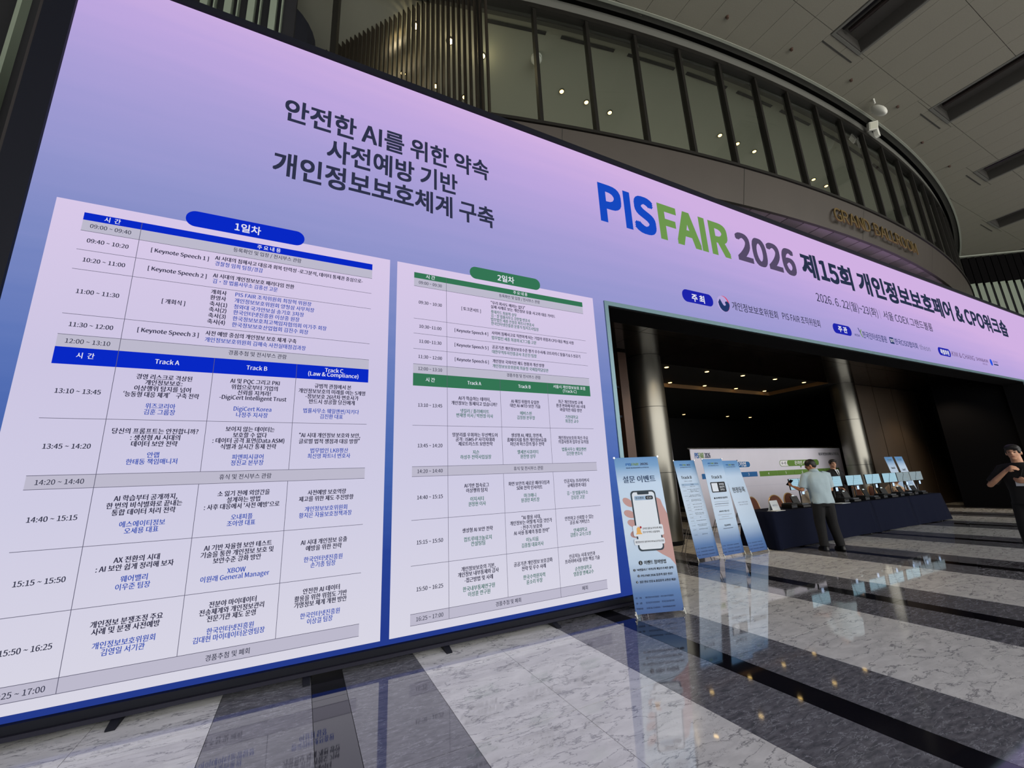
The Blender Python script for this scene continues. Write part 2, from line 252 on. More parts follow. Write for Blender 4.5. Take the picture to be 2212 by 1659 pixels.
# ---------------------------------------------------------------- flat print: lettering and shapes
# glyph outlines (grid of 500 per em) for every character used: char, advance, contours
GLY = r'''
!(%&?&M&E)n&F*G%s*G%t)n%z&M &F%;&P%T&F%n&/%x%r%n%i%T%r%;&/%1
"(r&2(w&:)z&;*R%f*R%g)z%p(w (9(w(C)z(D*R&n*R&o)z&y(w
#)@&.%8&<&Q(,&Q&z%8(=%8(J&Q)#&Q)#&q(N&q(Y(j)/(j)/)/(])/(j*;(K*;(>)/&N)/&[*;&=*;&0)/%W)/%W(j&-(j%}&q%L&q%L&Q%y&Q%l%8 &J(j(;(j(0&q&@&q
$)@&}$T&}%3(P%D(n%f(y&:(a&~(*(H&N(g&6)9&E)a&o)p(:)h(X)P(r)l(O*,&}*:&}*s&[*s&[*:&0**%o)e%e)7%}(T&X(0(3&k(L&7(<%h&h%X&8%c%l%~%U%^&%%A&[%2&[$T
%+C&r&{(4(G(>)-(4)l&r*8&E*E%t*8%V)l%L)-%V(G%t&{&E&m &+(8%u(V%o)-%u)^&+){&E*)&_){&p)^&v)-&p(V&_(8&E(. &o%1*+*E)g*E&O%1 *c%?+$%h+/&L+$(0*c(W*6(f)e(W)H(0)=&L)H%h)e%?*6%1 )x%W)f%v)`&L)f&})x(?*6(I*P(?*b&}*h&L*b%v*P%W*6%N
&*#(.%7(Q%E(p%])A%A)k%1)w%X)U%f)1%|)W&_)r(J)G(J)1&j(n&8(;&h&k(E(.([(I(u([)6(d)W(_)u(P*1(9*@&v*E&R*?&8*,&&)l%|)I&&(z&9(M%x(9%a&|%P&`%J&=%R%o%j%N&2%9&a%1 (0%_&f%V&H%[&1%i%}&#%x&@%~&Z&3&s&K(-&x&M(Q%u &L)*&H)J&M)f&^)y&v*$(/)z(:)k(>)V(5)9&y({&Y(d
'&j&2(w&:)z&;*R%f*R%g)z%p(w
((-&s$<&B%V&2&{&B)C&s*]&V*j%{)M%g&{%{%L&V$0
)(-&F%L&Y&{&F)M%k*j%M*]%~)C&4&{%~%V%M$<%k$0
*(o&S)E&{(q(6)$&q)Z(M)r(D*0&f)}&a*_&E*_&@)}%b*0%Y)r&5)Z%p)$&+(q
+)@&|%s&|(,)-(,)-(N&|(N&|)b&W)b&W(N%K(N%K(,&W(,&W%s
,&j&9$]&M%B&B%j&%%x%i%p%_%W%i%@&$%7&+%7%x$k%S$N%_$3
-(2&v&Y&v&}%O&}%O&Y
.&j&;%;&E%T&;%n&#%x%g%n%^%T%g%;&#%1
/(H%`$8(A*^&{*^%>$8
0)@(6%9(U%P(n%w(}&R)&(=(})&(n)](U*&(6*>&j*E&B*>%~*&%f)]%V)&%Q(=%V&R%f%w%~%P&B%9&j%1 &R%]&>%o&0&2&%&^%~(=&%(w&0)G&>)e&R)w&j)|(%)w(:)e(H)G(R(w(U(=(R&^(H&2(:%o(%%]&j%W
1)@(z%8(z%_(0%_(0*?&h*?&E*0%v*$%v)c&])c&]%_%e%_%e%8
2)@)&%8)&%a&v%a&9%]&j&2(7&b(U(5(i(b(p)4(i)a(R*((0*=&_*E&4*>%l*,%L)k%h)P%~)g&<)v&Y){&w)v(1)g(>)O(B)2(<(e(((:&b&g&2&2%N%S%N%8
3)@(-%6(M%C(h%Y(y%w)#&@(y&c(h(#(N(7(0(C(0(F(R(Y(j(w(r)D(j)k(S*-(1*?&a*E&9*?%r*0%T)u%n)W&))j&B)w&`){(%)t(;)`(C)@(?)*(5(q&}(b&`(X&7(T&7(1&e(.(*(#(?&p(K&Z(O&B(J&$(:%k&~%]&`%X&9%_%w%n%_&(%G%e%d%K&/%9&c%1
4)@(Y%8(Y&C)0&C)0&i(Y&i(Y*?(&*?%B&b%B&C(.&C(.%8 %s&i&l)1(/)h(1)h(/)E(.)#(.&i
5)@(+%7(L%G(h%a(z&))$&U(z(%(k(G(R(_(3(m&l(q&M(m&4(c&=)s(n)s(n*?%p*?%d(H%}(8&?(H&`(N(#(H(<(8(K&x(Q&T(K&0(:%p&|%_&^%X&7%^%u%m%^&%%F%c%c%K&/%9&b%1
6)@(C%:(f%R(}%y)*&O)$&y(s(>(^(U(@(d&y(i&[(c&>(S&$(<&+(x&8)H&M)f&g)v(*){(J)s(e)_)#){(h*3(J*@((*E&`*@&?*2%~)s%h)L%Y(u%T(3%Z&L%l%t&+%O&M%9&v%1 &?(2&Y(A&r(F(4(@(H(0(U&q(Y&O(T&,(G%m(3%[&v%V&V%^&>%u&.&?&%&r
7)@&r%8&w&.(%&u(9(Z(V)=)()~)(*?%Q*?%Q)s(O)s&|)(&](6&J&>&A%8
8)@(?%9(d%M({%l))&6(~&X(q&s(](-(E(=(E(?([(U(o(t(w)>(p)f([*)(;*=&l*D&C*=%~**%i)h%b)A%h(y%z(]&8(G&8(E%z(4%e&x%U&[%O&9%X%m%q%M&;%9&k%1 &e(Y&I(j&7)$&0)A&8)a&L)v&l)}(+)x(>)j(J)U(O);(J(|(>(c()(K &L%Y&4%h%~%}%y&=&#&_&6&{&P(6&v(%(:&o(O&W(W&8(R%y(D%f(.%X&l%T
9)@&v%6(:%F(V%b(l&.({&c)$(K(z)0(h)b(M*)(+*>&^*E&5*=%n*#%V)Y%N)(%S(Y%a(9%v&}&7&o&Y&j&y&p(:(#(T(<(M&Z(?&/(,%m&n%]&R%X&0%`%o%u%U%W%m%D&/%6&T%1 (:(F&{(6&b(1&D(7&/(G%~(b%z)(&#)J&1)f&E)w&_)}&~)u(;)_(K):(S(c
:&j&;(Q&E(k&;))&#)3%g))%^(k%g(Q&#(G &;%;&E%T&;%n&#%x%g%n%^%T%g%;&#%1
;&j&;(Q&E(k&;))&#)3%g))%^(k%g(Q&#(G &9$]&M%B&B%j&%%x%i%p%_%W%i%@&$%7&+%7%x$k%S$N%_$3
<)@)-&O&l&|%{(=%{(?&l([)-)-)-)T%K(P%K(,)-&&
=)@)-(i)-)0%K)0%K(i )-&J)-&m%K&m%K&J
>)@)-(,)-(P%K)T%K)-&h([(X(?(X(=&h&|%K&O%K&&
?(r&a&M&r(4(@(k(W)N(K*#(**B&S*M%x*@%N)z%i)b&+)z&N*&&x)r(*)K&n(q&F(:&7&M &e%;&o%T&e%n&M%x&5%n&,%T&5%;&M%1
@+O)B$B)v$X)j$t)?$b(i$Z(%$f&K%-&(%c%w&Q&,(P&X):(=)f),)v)p)j*E)H*d(r*n(2*b&N*E&%)|%t)d%{)Y&6)^&[)t(q)U(q)N(Y)M(Y):(o(|(v(A(a&w(/&j&M&s%}(0%b(R%X(x%d)<&#)>&#)P%_)x%T*Q%e*|&<+3(4+%)$*[)a)|*,)0*9(0*&&@)O%h([%T&P%d%S&3$p&s$H(f$; (?&)(4&P(<&|(U(E(|(U)4(O)E(=)5&?(u&$([%x
A)Z%j%8&2&N(_&N)&%8)X%8(6*?&]*?%:%8 &P(Q&u)t&w)t(.)5(A(Q(S&t&>&t
B)t(+%8(u%D)J%i)]&J)R&v)8(8(m(G(m(J)9(i)G)?)7)t(f*6&~*?%l*?%l%8 &?)u&x)u(M)o(k)](u)9(l(t(N(_&v(W&?(W &?(3($(3([(,(~&q)/&K(~%}([%f($%^&?%^
C)j(m%8)8%J)W%g)>&*)$%n(d%`(C%Z&w%b&V%u&?&:&0&d&+(=&0(p&?)>&X)^&y)q(D)x(b)s({)g)5)T)N)s)5*.(n*?(D*E&r*?&J*.&))n%k)G%[(s%U(;%Z&_%k&/&(%e&I%H&p%7(A%1
D*(&o%8(^%E)9%j)Z&I)f(=)Y)0)9)k(^*3&m*?%l*?%l%8 &?)t&i)t(V)c)&)1)5(=)&&G(V%p&i%_&?%_
E)Q)5%8)5%a&?%a&?(1(q(1(q(Y&?(Y&?)s)0)s)0*?%l*?%l%8
F)>&?%8&?()(r()(r(P&?(P&?)s)0)s)0*?%l*?%l%8
G*))/%>)_%])_(B(?(B(?&w)3&w)3%q(q%a(K%Z&c%m&9&F&+(=&:)2&e)f(K)x(z)n)@)T)Y)s)/*7(I*E&a*8&+)n%c)1%U(;%b&E&*%e&_%>(G%1
H*<&?%8&?(1)6(1)6%8)e%8)e*?)6*?)6(Y&?(Y&?*?%l*?%l%8
I&r&?%8&?*?%l*?%l%8
J)6(5%A(U%k(a&J(a*?(1*?(1&N(+%|&r%c&P%Z&-%e%l&*%J%m%t%@&U%1
K)n&?%8&?&R(#(C)8%8)l%8(A(i)Z*?)$*?&@(;&?(;&?*?%l*?%l%8
L):)+%8)+%a&?%a&?*?%l*?%l%8
M*g&:%8&:(O&8)+&4)b&6)b&T(i(?%^(_%^)I(i)h)b)j)b)f)+)d(O)d%8*4%8*4*?)V*?(k(/(Q&<(O&<(4(/&H*?%l*?%l%8
N*:&<%8&<(E&7)^&9)^&a(m)2%8)b%8)b*?)5*?)5(4)7&S)<%u)9%u(m&g&@*?%l*?%l%8
O*C(j%7)5%I)T%f)m&1)|&a*%(=)|(t)m)H)T)n)5*.(j*?(>*E&m*?&F*.&&)n%j)H%Z(t%U(=%Z&a%j&1&&%f&F%I&m%7(>%1 &t%b&U%v&>&:&0&e&+(=&0(p&>)>&U)^&t)q(>)x(c)q)%)^)=)>)L(p)Q(=)L&e)=&:)%%v(c%b(>%Z
P)h&?%8&?&q&|&q(N&u(t(()6(>)H(_)N)-)H)W)5)w(t*0(M*;&z*?%l*?%l%8 &?)t&t)t(C)q(c)e(u)O({)-(u(f(d(N(E(@&v(<&?(<
Q*C&_%l&8&E&+(=&8)2&_)f(>)x(x)f)C)2)Q(=)C&E(x%l(>%X )s$8*.$>*$$c)p$_)Y$](~$j(Y%3)C%S)q&:*%(=)v)2)T)n(~*8(>*E&X*8&&)n%b)2%U(=%g&8&;%Q(&%3(D$a(r$A)T$6
R)i&?)t&})t(H)q(e)f(v)Q(|)2(v(n(e(V(H(I&}(E&?(E )Z%8(W($(y(2)8(G)I(f)O)2)I)Z)8)x(w*0(S*;()*?%l*?%l%8&?%8&?&{(&&{)%%8
S)T(F%7(j%E))%])9%y)?&@)9&d))(#(l(8(M(H&t(_&W(l&@)#&6)B&;)X&I)i&_)t&|)x(@)s(])h(u)U)2)s(p*0(J*?&|*E&L*>&(**%k)f%b)>%i(v%{(Z&8(G&R(:(,&~(L&o(b&Z(k&<(e%~(U%k(=%_&x%Z&Q%a&/%q%m&.%P%i%u%K&E%8&w%1
T)V(1%8(1)s)F)s)F*?%H*?%H)s&^)s&^%8
U*9(n%:)<%T)X&+)c&v)c*?)6*?)6&u)*&/(f%f(9%Z&h%f&I&/&=&u&=*?%j*?%j&v%t&+&5%T&_%:(9%1
V)J(/%8)J*?(v*?(:(,((&J&q%h&o%h&]&J&K(,%j*?%9*?&T%8
W+-&q%8(L(b(`)[(b)[(t(b)P%8*.%8*{*?*N*?*%(+)m%i)j%i)O(+(w*?(L*?&t(+&Y%i&W%i&A(+%v*?%E*?&9%8
X)I%s%8&L&A&k&~&m&~&}&^(1&A(i%8)A%8(/(?)9*?(d*?(2);($(}&s(`&q(`&a(}&S);%|*?%H*?&R(B%A%8
Y)4&{%8&{&m)4*?(_*?(/)1&e(;&c(;&>)1%j*?%7*?&L&m&L%8
Z)X)@%8)@%a&0%a)>)~)>*?%d*?%d)s(`)s%Q%T%Q%8
[(-&w$=&w$W&5$W&5*B&w*B&w*]%n*]%n$=
\(H(B$8%b*^%@*^&|$8
](-&S$=&S*]%I*]%I*B&0*B&0$W%I$W%I$=
^)@&(&~&L)+&i)w&k)w(,)+(P&~(y&~&~*G&U*G%Z&~
_)B);$L);$k%?$k%?$L
`)Y(;*&&F+*&%*g(#)k
a)D&{%=(K%Y(L%Y(P%8(w%8(w(+(m(g(N)3&s)A&5)5%b(x%t(X&>(m&k(v(2(l(C(Q(H(0&D&x%h&V%V&$%a%U%}%;&K%1 &5%a&(&(&3&F&Z&^(H&m(H%{&~%`&X%W
b)`(e%C)5%v)F&k)9(Y(p)/(4)A&b)5&8(v&:)K&:*_%g*_%g%8&1%8&5%T&7%T&]%;(*%1 &^%_&:%u&:(O&`(l(((u(R(h(j(E(q&k(g&0(J%f&}%X
c))(L%;(v%T(b%t(D%`&|%X&O%f&2&/&&&g&2(B&P(h&~(u(@(o(Y(^(q(|(N)7&|)A&:)0%e(Y%R&g%d%t&6%B&x%1
d)a(<%=(b%X(d%X(h%8)2%8)2*_(_*_(_)P(b(|(=)8&o)A&4)/%d(X%S&g%a%s&-%B&j%1 &J%e&0&.&(&g&2(C&N(h&w(u(=(o(_(X(_%~(<%b&t%X
e)?(Q%9(z%M(j%m(I%]($%V&Q%c&2&)&$&[)(&[)*&v(x(`(S)1&s)A&6)/%e(X%R&g%e%t&8%B&{%1 &3(O&N(m&t(w(=(m(T(P(]&}&$&}
f(&%o(p%o%8&A%8&A(p&|(p&|):&A):&A)f&K*3&i*@&x*>(,*9(6*]&|*c&d*f&6*Z%w*;%o)f%o):%I)7%I(p
g)D(W#}),$D)=$t)2%>(n%S(9%Z&^%Z&8%c&.%x&3&0&?&>&S&7&h&4(@&@(d&a(r(9(k(Y([(r)8(r)8):(4):&~)?&h)A&4)5%k(n%](:%h&i&$&K&$&I%l&4%b%q%i%U%{%D%{%A%]%$%R$^%a$6&-#x&i#p &?&e&.(:&>(i&h(z(6(i(G(:(6&e&h&S &4$A%{$e&%$}&;%8&_%4(3%4(]%,(k$l(`$Q(B$=&o$4
h)Z&:%8&:(I&`(i(*(t(G(l(X(T(_(*(_%8)1%8)1(0)((k(h)4(8)A&b)3&8(n&:)K&:*_%g*_%g%8
i&i&:%8&:):%g):%g%8 &9){&B*6&9*K%~*T%h*K%`*6%h){%~)s
j&i%v$#&3$C&:$t&:):%h):%h$t%a$L%E$=%+$B$}#{%3#v%J#t &9){&B*6&9*K%~*T%h*K%`*6%h){%~)s
k)>&9%8&9&%&m&b(c%8)9%8(-(%)-):(T):&;&`&9&`&9*_%g*_%g%8
l&m&L%3&W%5&P%Y&G%X&>%]&:%l&:*_%g*_%g%o%r%A&<%1
m+E&:%8&:(I&_(i(#(t(A(l(Q(T(W(*(W%8)*%8)*(I)N(i)p(t*1(l*B(T*G(**G%8*v%8*v(0*m(k*Q)4)~)A)N)2(~(h(d)3(2)A&_)3&7(m&6(m&2):%g):%g%8
n)[&:%8&:(I&`(i(*(t(G(l(X(T(_(*(_%8)1%8)1(0)((k(h)4(8)A&a)3&7(m&6(m&2):%g):%g%8
o)Y(Z%B)-%t)?&g)-(Y(Z)0&w)A&7)0%e(Y%R&g%e%t&7%B&w%1 &L%f&1&/&&&g&1(B&L(h&w(u(E(h(b(B(l&g(b&/(E%f&w%X
p)a&:#z&:$|&9%Q&_%:(*%1(e%C)5%v)F&k)9(Y(p)/(4)A&a)5&7(u&6(u&2):%g):%g#z &^%_&:%u&:(O&`(l(((u(R(h(j(E(q&k(g&0(J%f&}%X
q)a)2#z)2):(i):(d({(c({(>)8&o)A&4)/%d(X%S&g%a%s&-%B&j%1(;%<(b%X(_%%(_#z &J%e&0&.&(&g&2(C&N(h&w(u(=(o(_(X(_%~(<%b&t%X
r(F&:%8&:(3&Z(d(#(s(2(q(?(n(G);(:)?(*)A&Y)1&7(c&6(c&2):%g):%g%8
s(o(/%=(P%Z(]&((O&Q(0&k&d&|&:(3&)(P&5(l&[(x&}(q(?(`(U(}(/)7&[)A&()6%c(v%W(N%d((&&&j&L&Y&w&E(0&%&~%b&U%U&)%_%_%w%H%W%w%<&S%1
t(A&|%5(:%<(1%_&|%Y&m%W&K%e&B&1&B(p(2(p(2):&B):&B*,%w*,%r):%F)7%F(p%o(p%o&2%v%]&4%=&b%1
u)Z(3%?([%d(^%d(a%8),%8),):(Y):(Y&-(5%e&j%Y&L%a&;%y&6&G&6):%c):%c&B%l%b&,%>&]%1
v)/&}%8)():(U):&}&S&d%^&a%^&G&S%o):%?):&G%8
w*b&m%8(9&q(K(f(N(f(a&r)-%8)f%8*T):*():)[&Q)J%`)H%`)5&Q(e):(8):&h&Q&U%`&S%`&C&Q%u):%F):&7%8
x(~%q%8&:%y&V&N&X&N(D%8(w%8&w&h(p):(?):&y(X&a(+&^(+&C(X%y):%G):&?&m%@%8
y)/&?$*&`$K&w$|)():(V):($&W&j%e&g%e&K&W%o):%?):&R%7&L$~&4$S%j$B%T$G%K#}%Y#y%l#x
z(s(d%8(d%^&)%^(`(|(`):%Y):%Y(p($(p%J%Q%J%8
{(-&w$=&w$W&i$W&I$d&B%0&C%b&E&<&=&f%~&y%~&|&=(4&E(^&C)8&B)j&I*6&i*B&w*B&w*]&^*]&9*V%~*>%w)l%z)4%|(Y%r(<%K(.%K&l%r&^%|&?%z%e%w%-%~$Z&9$C&^$=
|&f&2#a&2*t%m*t%m#a
}(-%c$=&-$C&B$Z&J%-&G%e&E&?&N&^&u&l&u(.&N(<&E(Y&G)4&J)l&B*>&-*V%c*]%I*]%I*B%X*B%w*6&#)j%})8%|(^&((4&B&|&B&y&(&f%|&<%}%b&#%0%w$d%X$W%I$W%I$=
~)@(e&z),(F(m(X(X(>(A(6&o(N&8(g%o(Y%M(3%g&|%{(;&7(C&e(+(@&o
·+k(Y(i(I(B(Y&w)#&h)J&w)Y(B)J(i)#(x
‘+k+H*y*w*T*d)u*p)R+1)E+J)O+S)f+J)}+3*++%*&+2*I+R*f
’+k%[)C&,)g&?*F&3*i%s*w%X*l%P*U%X*>%p*5%~*9%q)r%P)V
“+k*G*y)v*T)c)u)o)R*0)E*I)O*R)f*I)}*3*+*$*&*1*I*Q*f +M*y*|*T*i)u*u)R+6)E+O)O+X)f+O)}+8*+++*&+7*I+W*f
”+k&])C(-)g(@*F(4*i&t*w&Y*l&Q*U&Y*>&q*5(#*9&r)r&Q)V %V)C&&)g&:*F&.*i%n*w%S*l%K*U%S*>%k*5%y*9%l)r%K)V
가+B)v$l*E$l*E(H+3(H+3(k*E(k*E*o)v*o %j)v([)v(?(l&[&q%T&-%l%h&o&K(T(=(z)9)**=%j*=
각+B&0&<)z&<)z$l*H$l*H&_&0&_ )z&t*H&t*H)2+1)2+1)U*H)U*H*o)z*o %f*/(T*/(9)C&U(f%P(>%b&x&a(@(I(t(s)[)&*Q%f*Q
간+B)y&1*H&1*H(w+1(w+1)?*H)?*H*o)y*o %e*((V*((:)9&U(W%R(,%d&f&b(2(J(i(u)S))*K%e*K &<$v*]$v*]%=&g%=&g&S&<&S
감+B&9$r*H$r*H&g&9&g )z%9&c%9&c&D)z&D )z&|*H&|*H)7+1)7+1)Z*H)Z*H*o)z*o %f*/(T*/(9)C&U(f%Q(>%b&w&a(@(I(t(t)[)&*P%f*P
강+B&{&^&G&?&5%k&G%;&{$x(o$m)c$x*;%;*M%k*;&?)c&^(o&i )M&@)r&-*$%k)r%L)M%:(o%3(6%:&l%L&_%k&l&-(6&@(o&G )z&n*H&n*H)0+1)0+1)S*H)S*H*o)z*o %f**(U**(:)<&U(]%R(3%d&m&b(7(I(m(t)V)(*L%f*L
개+B)6%&)^%&)^(J*@(J*@$l*i$l*i*o*@*o*@(m)^(m)^*c)6*c %d)l(6)l(-)4&v([&X(,&.&[%Q&6%j%s&H&?&u&m(:(B(O(x([)T(_*3%d*3
객+B&E&:*=&:*=$l*g$l*g&]&E&] )6&u)^&u)^)4*?)4*?&r*g&r*g*n*?*n*?)V)^)V)^*f)6*f %f**(7**&|)>&H(_%S(1%i&m&n(M(N)C(c*L%f*L
거+B)#(J*4(J*4$l*^$l*^*o*4*o*4(m)#(m %f)v(V)v(=(m&[&s%Q&.%i%h&n&L(R(>(u)9)$*=%f*=
걸+B),)9*4)9*4(:*^(:*^*o*4*o*4)[),)[ %q*6(V*6(<)N&Z(v%X(R%h(0&e(P(K)%(u)f)(*X%q*X &I$p*m$p*m%7&s%7&s%l*^%l*^(%&H(%&H&`*4&`*4&1&I&1
검+B&H$r*^$r*^&g&H&g *4%9&q%9&q&E*4&E %n*/(X*/(=)B&Y(e%V(=%h&w&e(@(L(t(w)[)+*P%n*P ),)1*4)1*4&{*^&{*^*n*4*n*4)S),)S
것+B)-)%*4)%*4&J*^&J*^*n*4*n*4)H)-)H %p*((X*((=)8&[(X%Y(-%l&g&h(3(N(j(x)S)+*J%p*J (l&](U%{&y%M&.%3&>$m(#%&(Z%I)$%y)J%I*$%(*f$n*w%4*+%N)O%|):&]):&q(l&q
게+B*B$l*j$l*j*o*B*o %f)m(6)m&{(m&H&y%Q&7%j%t&`&W(:(G)>(G)>%()f%()f*c)>*c)>(j(I(j(Y)M(`*4%f*4
격+B&=&8*4&8*4$m*^$m*^&Z&=&Z (s(O*4(O*4&o*^&o*^*n*4*n*4)x)*)x)0*O%p*O%p*-(^*-(B)A&^(c%X(;%i&u&g(<(N(p(z)U*4)U*4(r(s(r
결+B(r(j*4(j*4(;*^(;*^*o*4*o*4*,)(*,),*W%q*W%q*5(X*5(?)N&](v%Y(S%h(1&g(Q(O)%(y)g*4)g*4)0(r)0 &I$p*m$p*m%7&s%7&s%l*^%l*^(%&H(%&H&`*4&`*4&1&I&1
경+B(/&^&U&?&B%l&U%<(/$y)#$n)t$y*M%<*a%l*M&?)t&^)#&i )_&@*)&.*7%l*)%M)_%;)#%4(D%;&z%M&l%l&z&.(D&@)#&G %o**(Y**(>)<&Z(]%W(4%i&n&f(7(M(l(x)S*4)S*4(q(s(q(s(N*4(N*4&n*^&n*^*n*4*n*4)u)&)u),*L%o*L
계+B*B$l*j$l*j*o*B*o %f)m(5)m(,)5&s(]&T(-&+&]%Q&7%j%t&H&B&v&r(;(J(Q)()A)()A(3(I(3(I&l)A&l)A%()i%()i*c)A*c)A)J(X)J(^)m(_*4%f*4
고+B%~)y*()y*()o*%(n)r&U*A&P*O(m*Q)o*Q*@%~*@ (<%t%Q%t%Q%Q+(%Q+(%t(f%t(f(b(<(b
공+B&o&T&8&8&$%f&8%8&o$w(i$m)b$w*>%8*Q%f*>&8)b&T(i&_ )K&8)u&%*(%f)u%J)K%9(i%2(*%9&]%J&N%f&]&%(*&8(i&> &(*5*$*5*$*1)~)U)t(r*A(n*L)R*N*1*N*W&(*W (E(O%R(O%R(-+&(-+&(O(o(O(o)L(E)L
과+B%g)u(n)u(l)/(a(()/(#):)5)<*#)<*<%g*< (#%x)[&+)Y&J(l&C&|&?&|(p&R(p&R&>%M&=%R%u )u$l*D$l*D(A+2(A+2(f*D(f*D*o)u*o
관+B%k*((n*((l)P(b(f)0(b):)U)<*3)<*K%k*K (%&s)_(&)[(F(n(>&~(:&~)@&T)@&T(8%}(7%N(7%S&p )z&&*I&&*I(m+0(m+0)5*I)5*I*o)z*o &9$v*X$v*X%=&d%=&d&F&9&F
광+B&v&R&A&6&/%f&A%8&v$w(l$m)b$w*;%8*M%f*;&6)b&R(l&] )K&5)q&$)~%f)q%J)K%9(l%3(1%9&g%J&Y%f&g&$(1&5(l&; %k*/(n*/(l)Z(b(w)0(t):)`)<*9)<*Q%k*Q (%())_(8)[(V(n(O&~(K&~)I&T)I&T(J%}(I%N(I%S(% )z&c*I&c*I)*+0)*+0)M*I)M*I*o)z*o
교+B%})y*))y*))j*&(j)t&X*B&T*P(i*R)j*R*@%}*@ (r%t(+%t(+(T&[(T&[%t%Q%t%Q%Q+(%Q+(%t)@%t)@(T(r(T
구+B%Q&{(T&{(T$k(~$k(~&{+(&{+((B*@(B*H)#*L)V*L*P&**P&**/)~*/)~)V)z(~)p(B%Q(B
국+B%}&/*&&/*&$l*Q$l*Q&P)#&P)#(I+)(I+)(l*C(l*M)X*N*7*N*X&+*X&+*6*$*6*#)X)t(l%Q(l%Q(I(U(I(U&P%}&P
권+B%x*1(n*1(k)[(c(u&S(q%N(p%T(M&4(M&u(O&u&C(C&C(C(Q)((W)i(a)f)#)2(y):)j)<*A)<*R%x*R )+&e*3&e*3&%*^&%*^*n*3*n*3(,)+(, &7$v*i$v*i%=&a%=&a&K&7&K
규+B%Q&x&b&x&b$l(0$l(0&x)G&x)G$l)q$l)q&x+(&x+((?*=(?*H)C*J*/*J*Q&+*Q&+*/)|*/)z)B)n(?%Q(?
그+B%Q%S+(%S+(%w%Q%w &#)w)})w)})k){(g)k&G*:&B*I(f*K)k*K*>&#*>
근+B%Q(0+)(0+)(R*C(R*M)I*N*0*N*S&+*S&+*1*$*1*$*0*#)I)t(R%Q(R &-$v*]$v*]%>&V%>&V&W&-&W
글+B%Q(X+)(X+)(z*D(z*M)d*N*=*N*Z&+*Z&+*9*$*9*#)a)u(z%Q(z &)$q*[$q*[%7&R%7&R%m*O%m*O(+&((+&(&e*%&e*%&2&)&2
급+B&,$r*N$r*N&z*$&z*$&=&U&=&U&z&,&z *$%x*$%9&U%9&U%x %Q(G+)(G+)(j*B(j*M)X*N*8*N*Y&+*Y&+*7*$*7*#)X)t(j%Q(j
기+B*3$l*]$l*]*o*3*o %m)v(b)v(V)7(=(X&r(%&>&S%W&-%n%g&W&4(2&c([(<(w(u),)W)1*=%m*=
김+B*2&}*]&}*]*n*2*n &F$r*]$r*]&g&F&g *3%9&o%9&o&E*3&E %o*/(^*/(B)C&](f%V(>%h&x&g(@(P(t(|)[)0*P%o*P
까+B)~$l*L$l*L(E+6(E+6(h*L(h*L*o)~*o %_)u&X)u&K(w&+($%O&5%q%x&U&{&w)+($*=%_*= (3)u(z)u(p(p(R&m&w%q(=%Y(}&j)?)%)F*=(3*=
끝+B(u*:*(*:*$)b)s(t(D(t(S)s(V*O(V*]%x*]%x*:(-*:())b&u(t%Q(t%Q(R+)(R+)(t*A(t*N)l*P*I*P*](u*] &*$r*T$r*T%7&T%7&T%j*E%j*E&-&T&-&T&]*Q&]*Q&}&*&}
나+B)v$l*E$l*E(K+3(K+3(n*E(n*E*o)v*o %d&*&-&*(;&.)P&>)K&b(<&Q&2&M&2*A%d*A
내+B)4%()[%()[(G*@(G*@$l*i$l*i*o*@*o*@(k)[(k)[*e)4*e %h&,&*&,&w&/(s&;(n&`&|&T&7&Q&7*7%h*7
너+B(_(l*4(l*4$k*_$k*_*o*4*o*4)3(_)3 %k&#&3&#(@&()N&7)I&Y(A&K&9&G&9*;%k*;
넌+B(i)C*4)C*4&4*^&4*^*n*4*n*4)f(i)f &J$v*j$v*j%=&t%=&t&O&J&O %m(#&4(#(B(&)M(6)H(Y(C(K&;(G&;*L%m*L
널+B%m(K&4(K(B(N)N(])H)$(C(r&;(o&;*X%m*X *4)~(i)~(i)[*4)[*4(8*^(8*^*o*4*o &I$r*n$r*n%9&s%9&s%k*^%k*^&~&H&~&H&[*4&[*4&0&I&0
넘+B&H$r*^$r*^&b&H&b *5%9&r%9&r&@*5&@ %m(:&4(:(B(=)M(L)H(p(C(b&;(^&;*S%m*S (i)Q*4)Q*4&x*^&x*^*o*4*o*4)t(i)t
넷+B*@&I*i&I*i*n*@*n )@)a(:)a(:)?)@)?)@&s)h&s)h*e)@*e %j(&&,(&&{(*(t(7(p(Y(#(M&8(J&8*E%j*E (q&P(Z%u&}%J&1%3&A$n((%%(`%F)+%s)Q%F*.%%*p$n+#%3*3%J)U%u)?&P)?&a(q&a
년+B(i(p*4(p*4&,*^&,*^*n*4*n*4*3(i*3(i)l*4)l*4)6(i)6 &J$v*j$v*j%=&t%=&t&I&J&I %m&q&4&q(;&t)G(%)C(I(<(<&;(8&;*M%m*M
노+B&)(2(U(2(U%o%Q%o%Q%L+)%L+)%o)#%o)#(2*T(2*T(T&S(T&S*G&)*G
놀+B&.);(U);(U(e%Q(e%Q(B+)(B+)(e)#(e)#);*S);*S)^&W)^&W*h&.*h &+$r*_$r*_%8&T%8&T%j*O%j*O&x&*&x&*&W*%&W*%&-&+&-
는+B%Q&u+)&u+)(;%Q(; &.(y*T(y*T)@&W)@&W*^&.*^ &+$w*V$w*V%>&U%>&U&F&+&F
능+B%Q(,+((,+((N%Q(N &q&T&;&8&(%f&;%9&q$x(j$n)c$x*=%9*P%f*=&8)c&T(j&_ )L&7)t&%*%%f)t%J)L%9(j%3(,%9&a%J&R%f&a&%(,&7(j&= &/)(*S)(*S)J&X)J&X*f&/*f
니+B*2$l*[$l*[*o*2*o %o&,&9&,(K&0)d&B)^&f(J&T&=&P&=*A%o*A
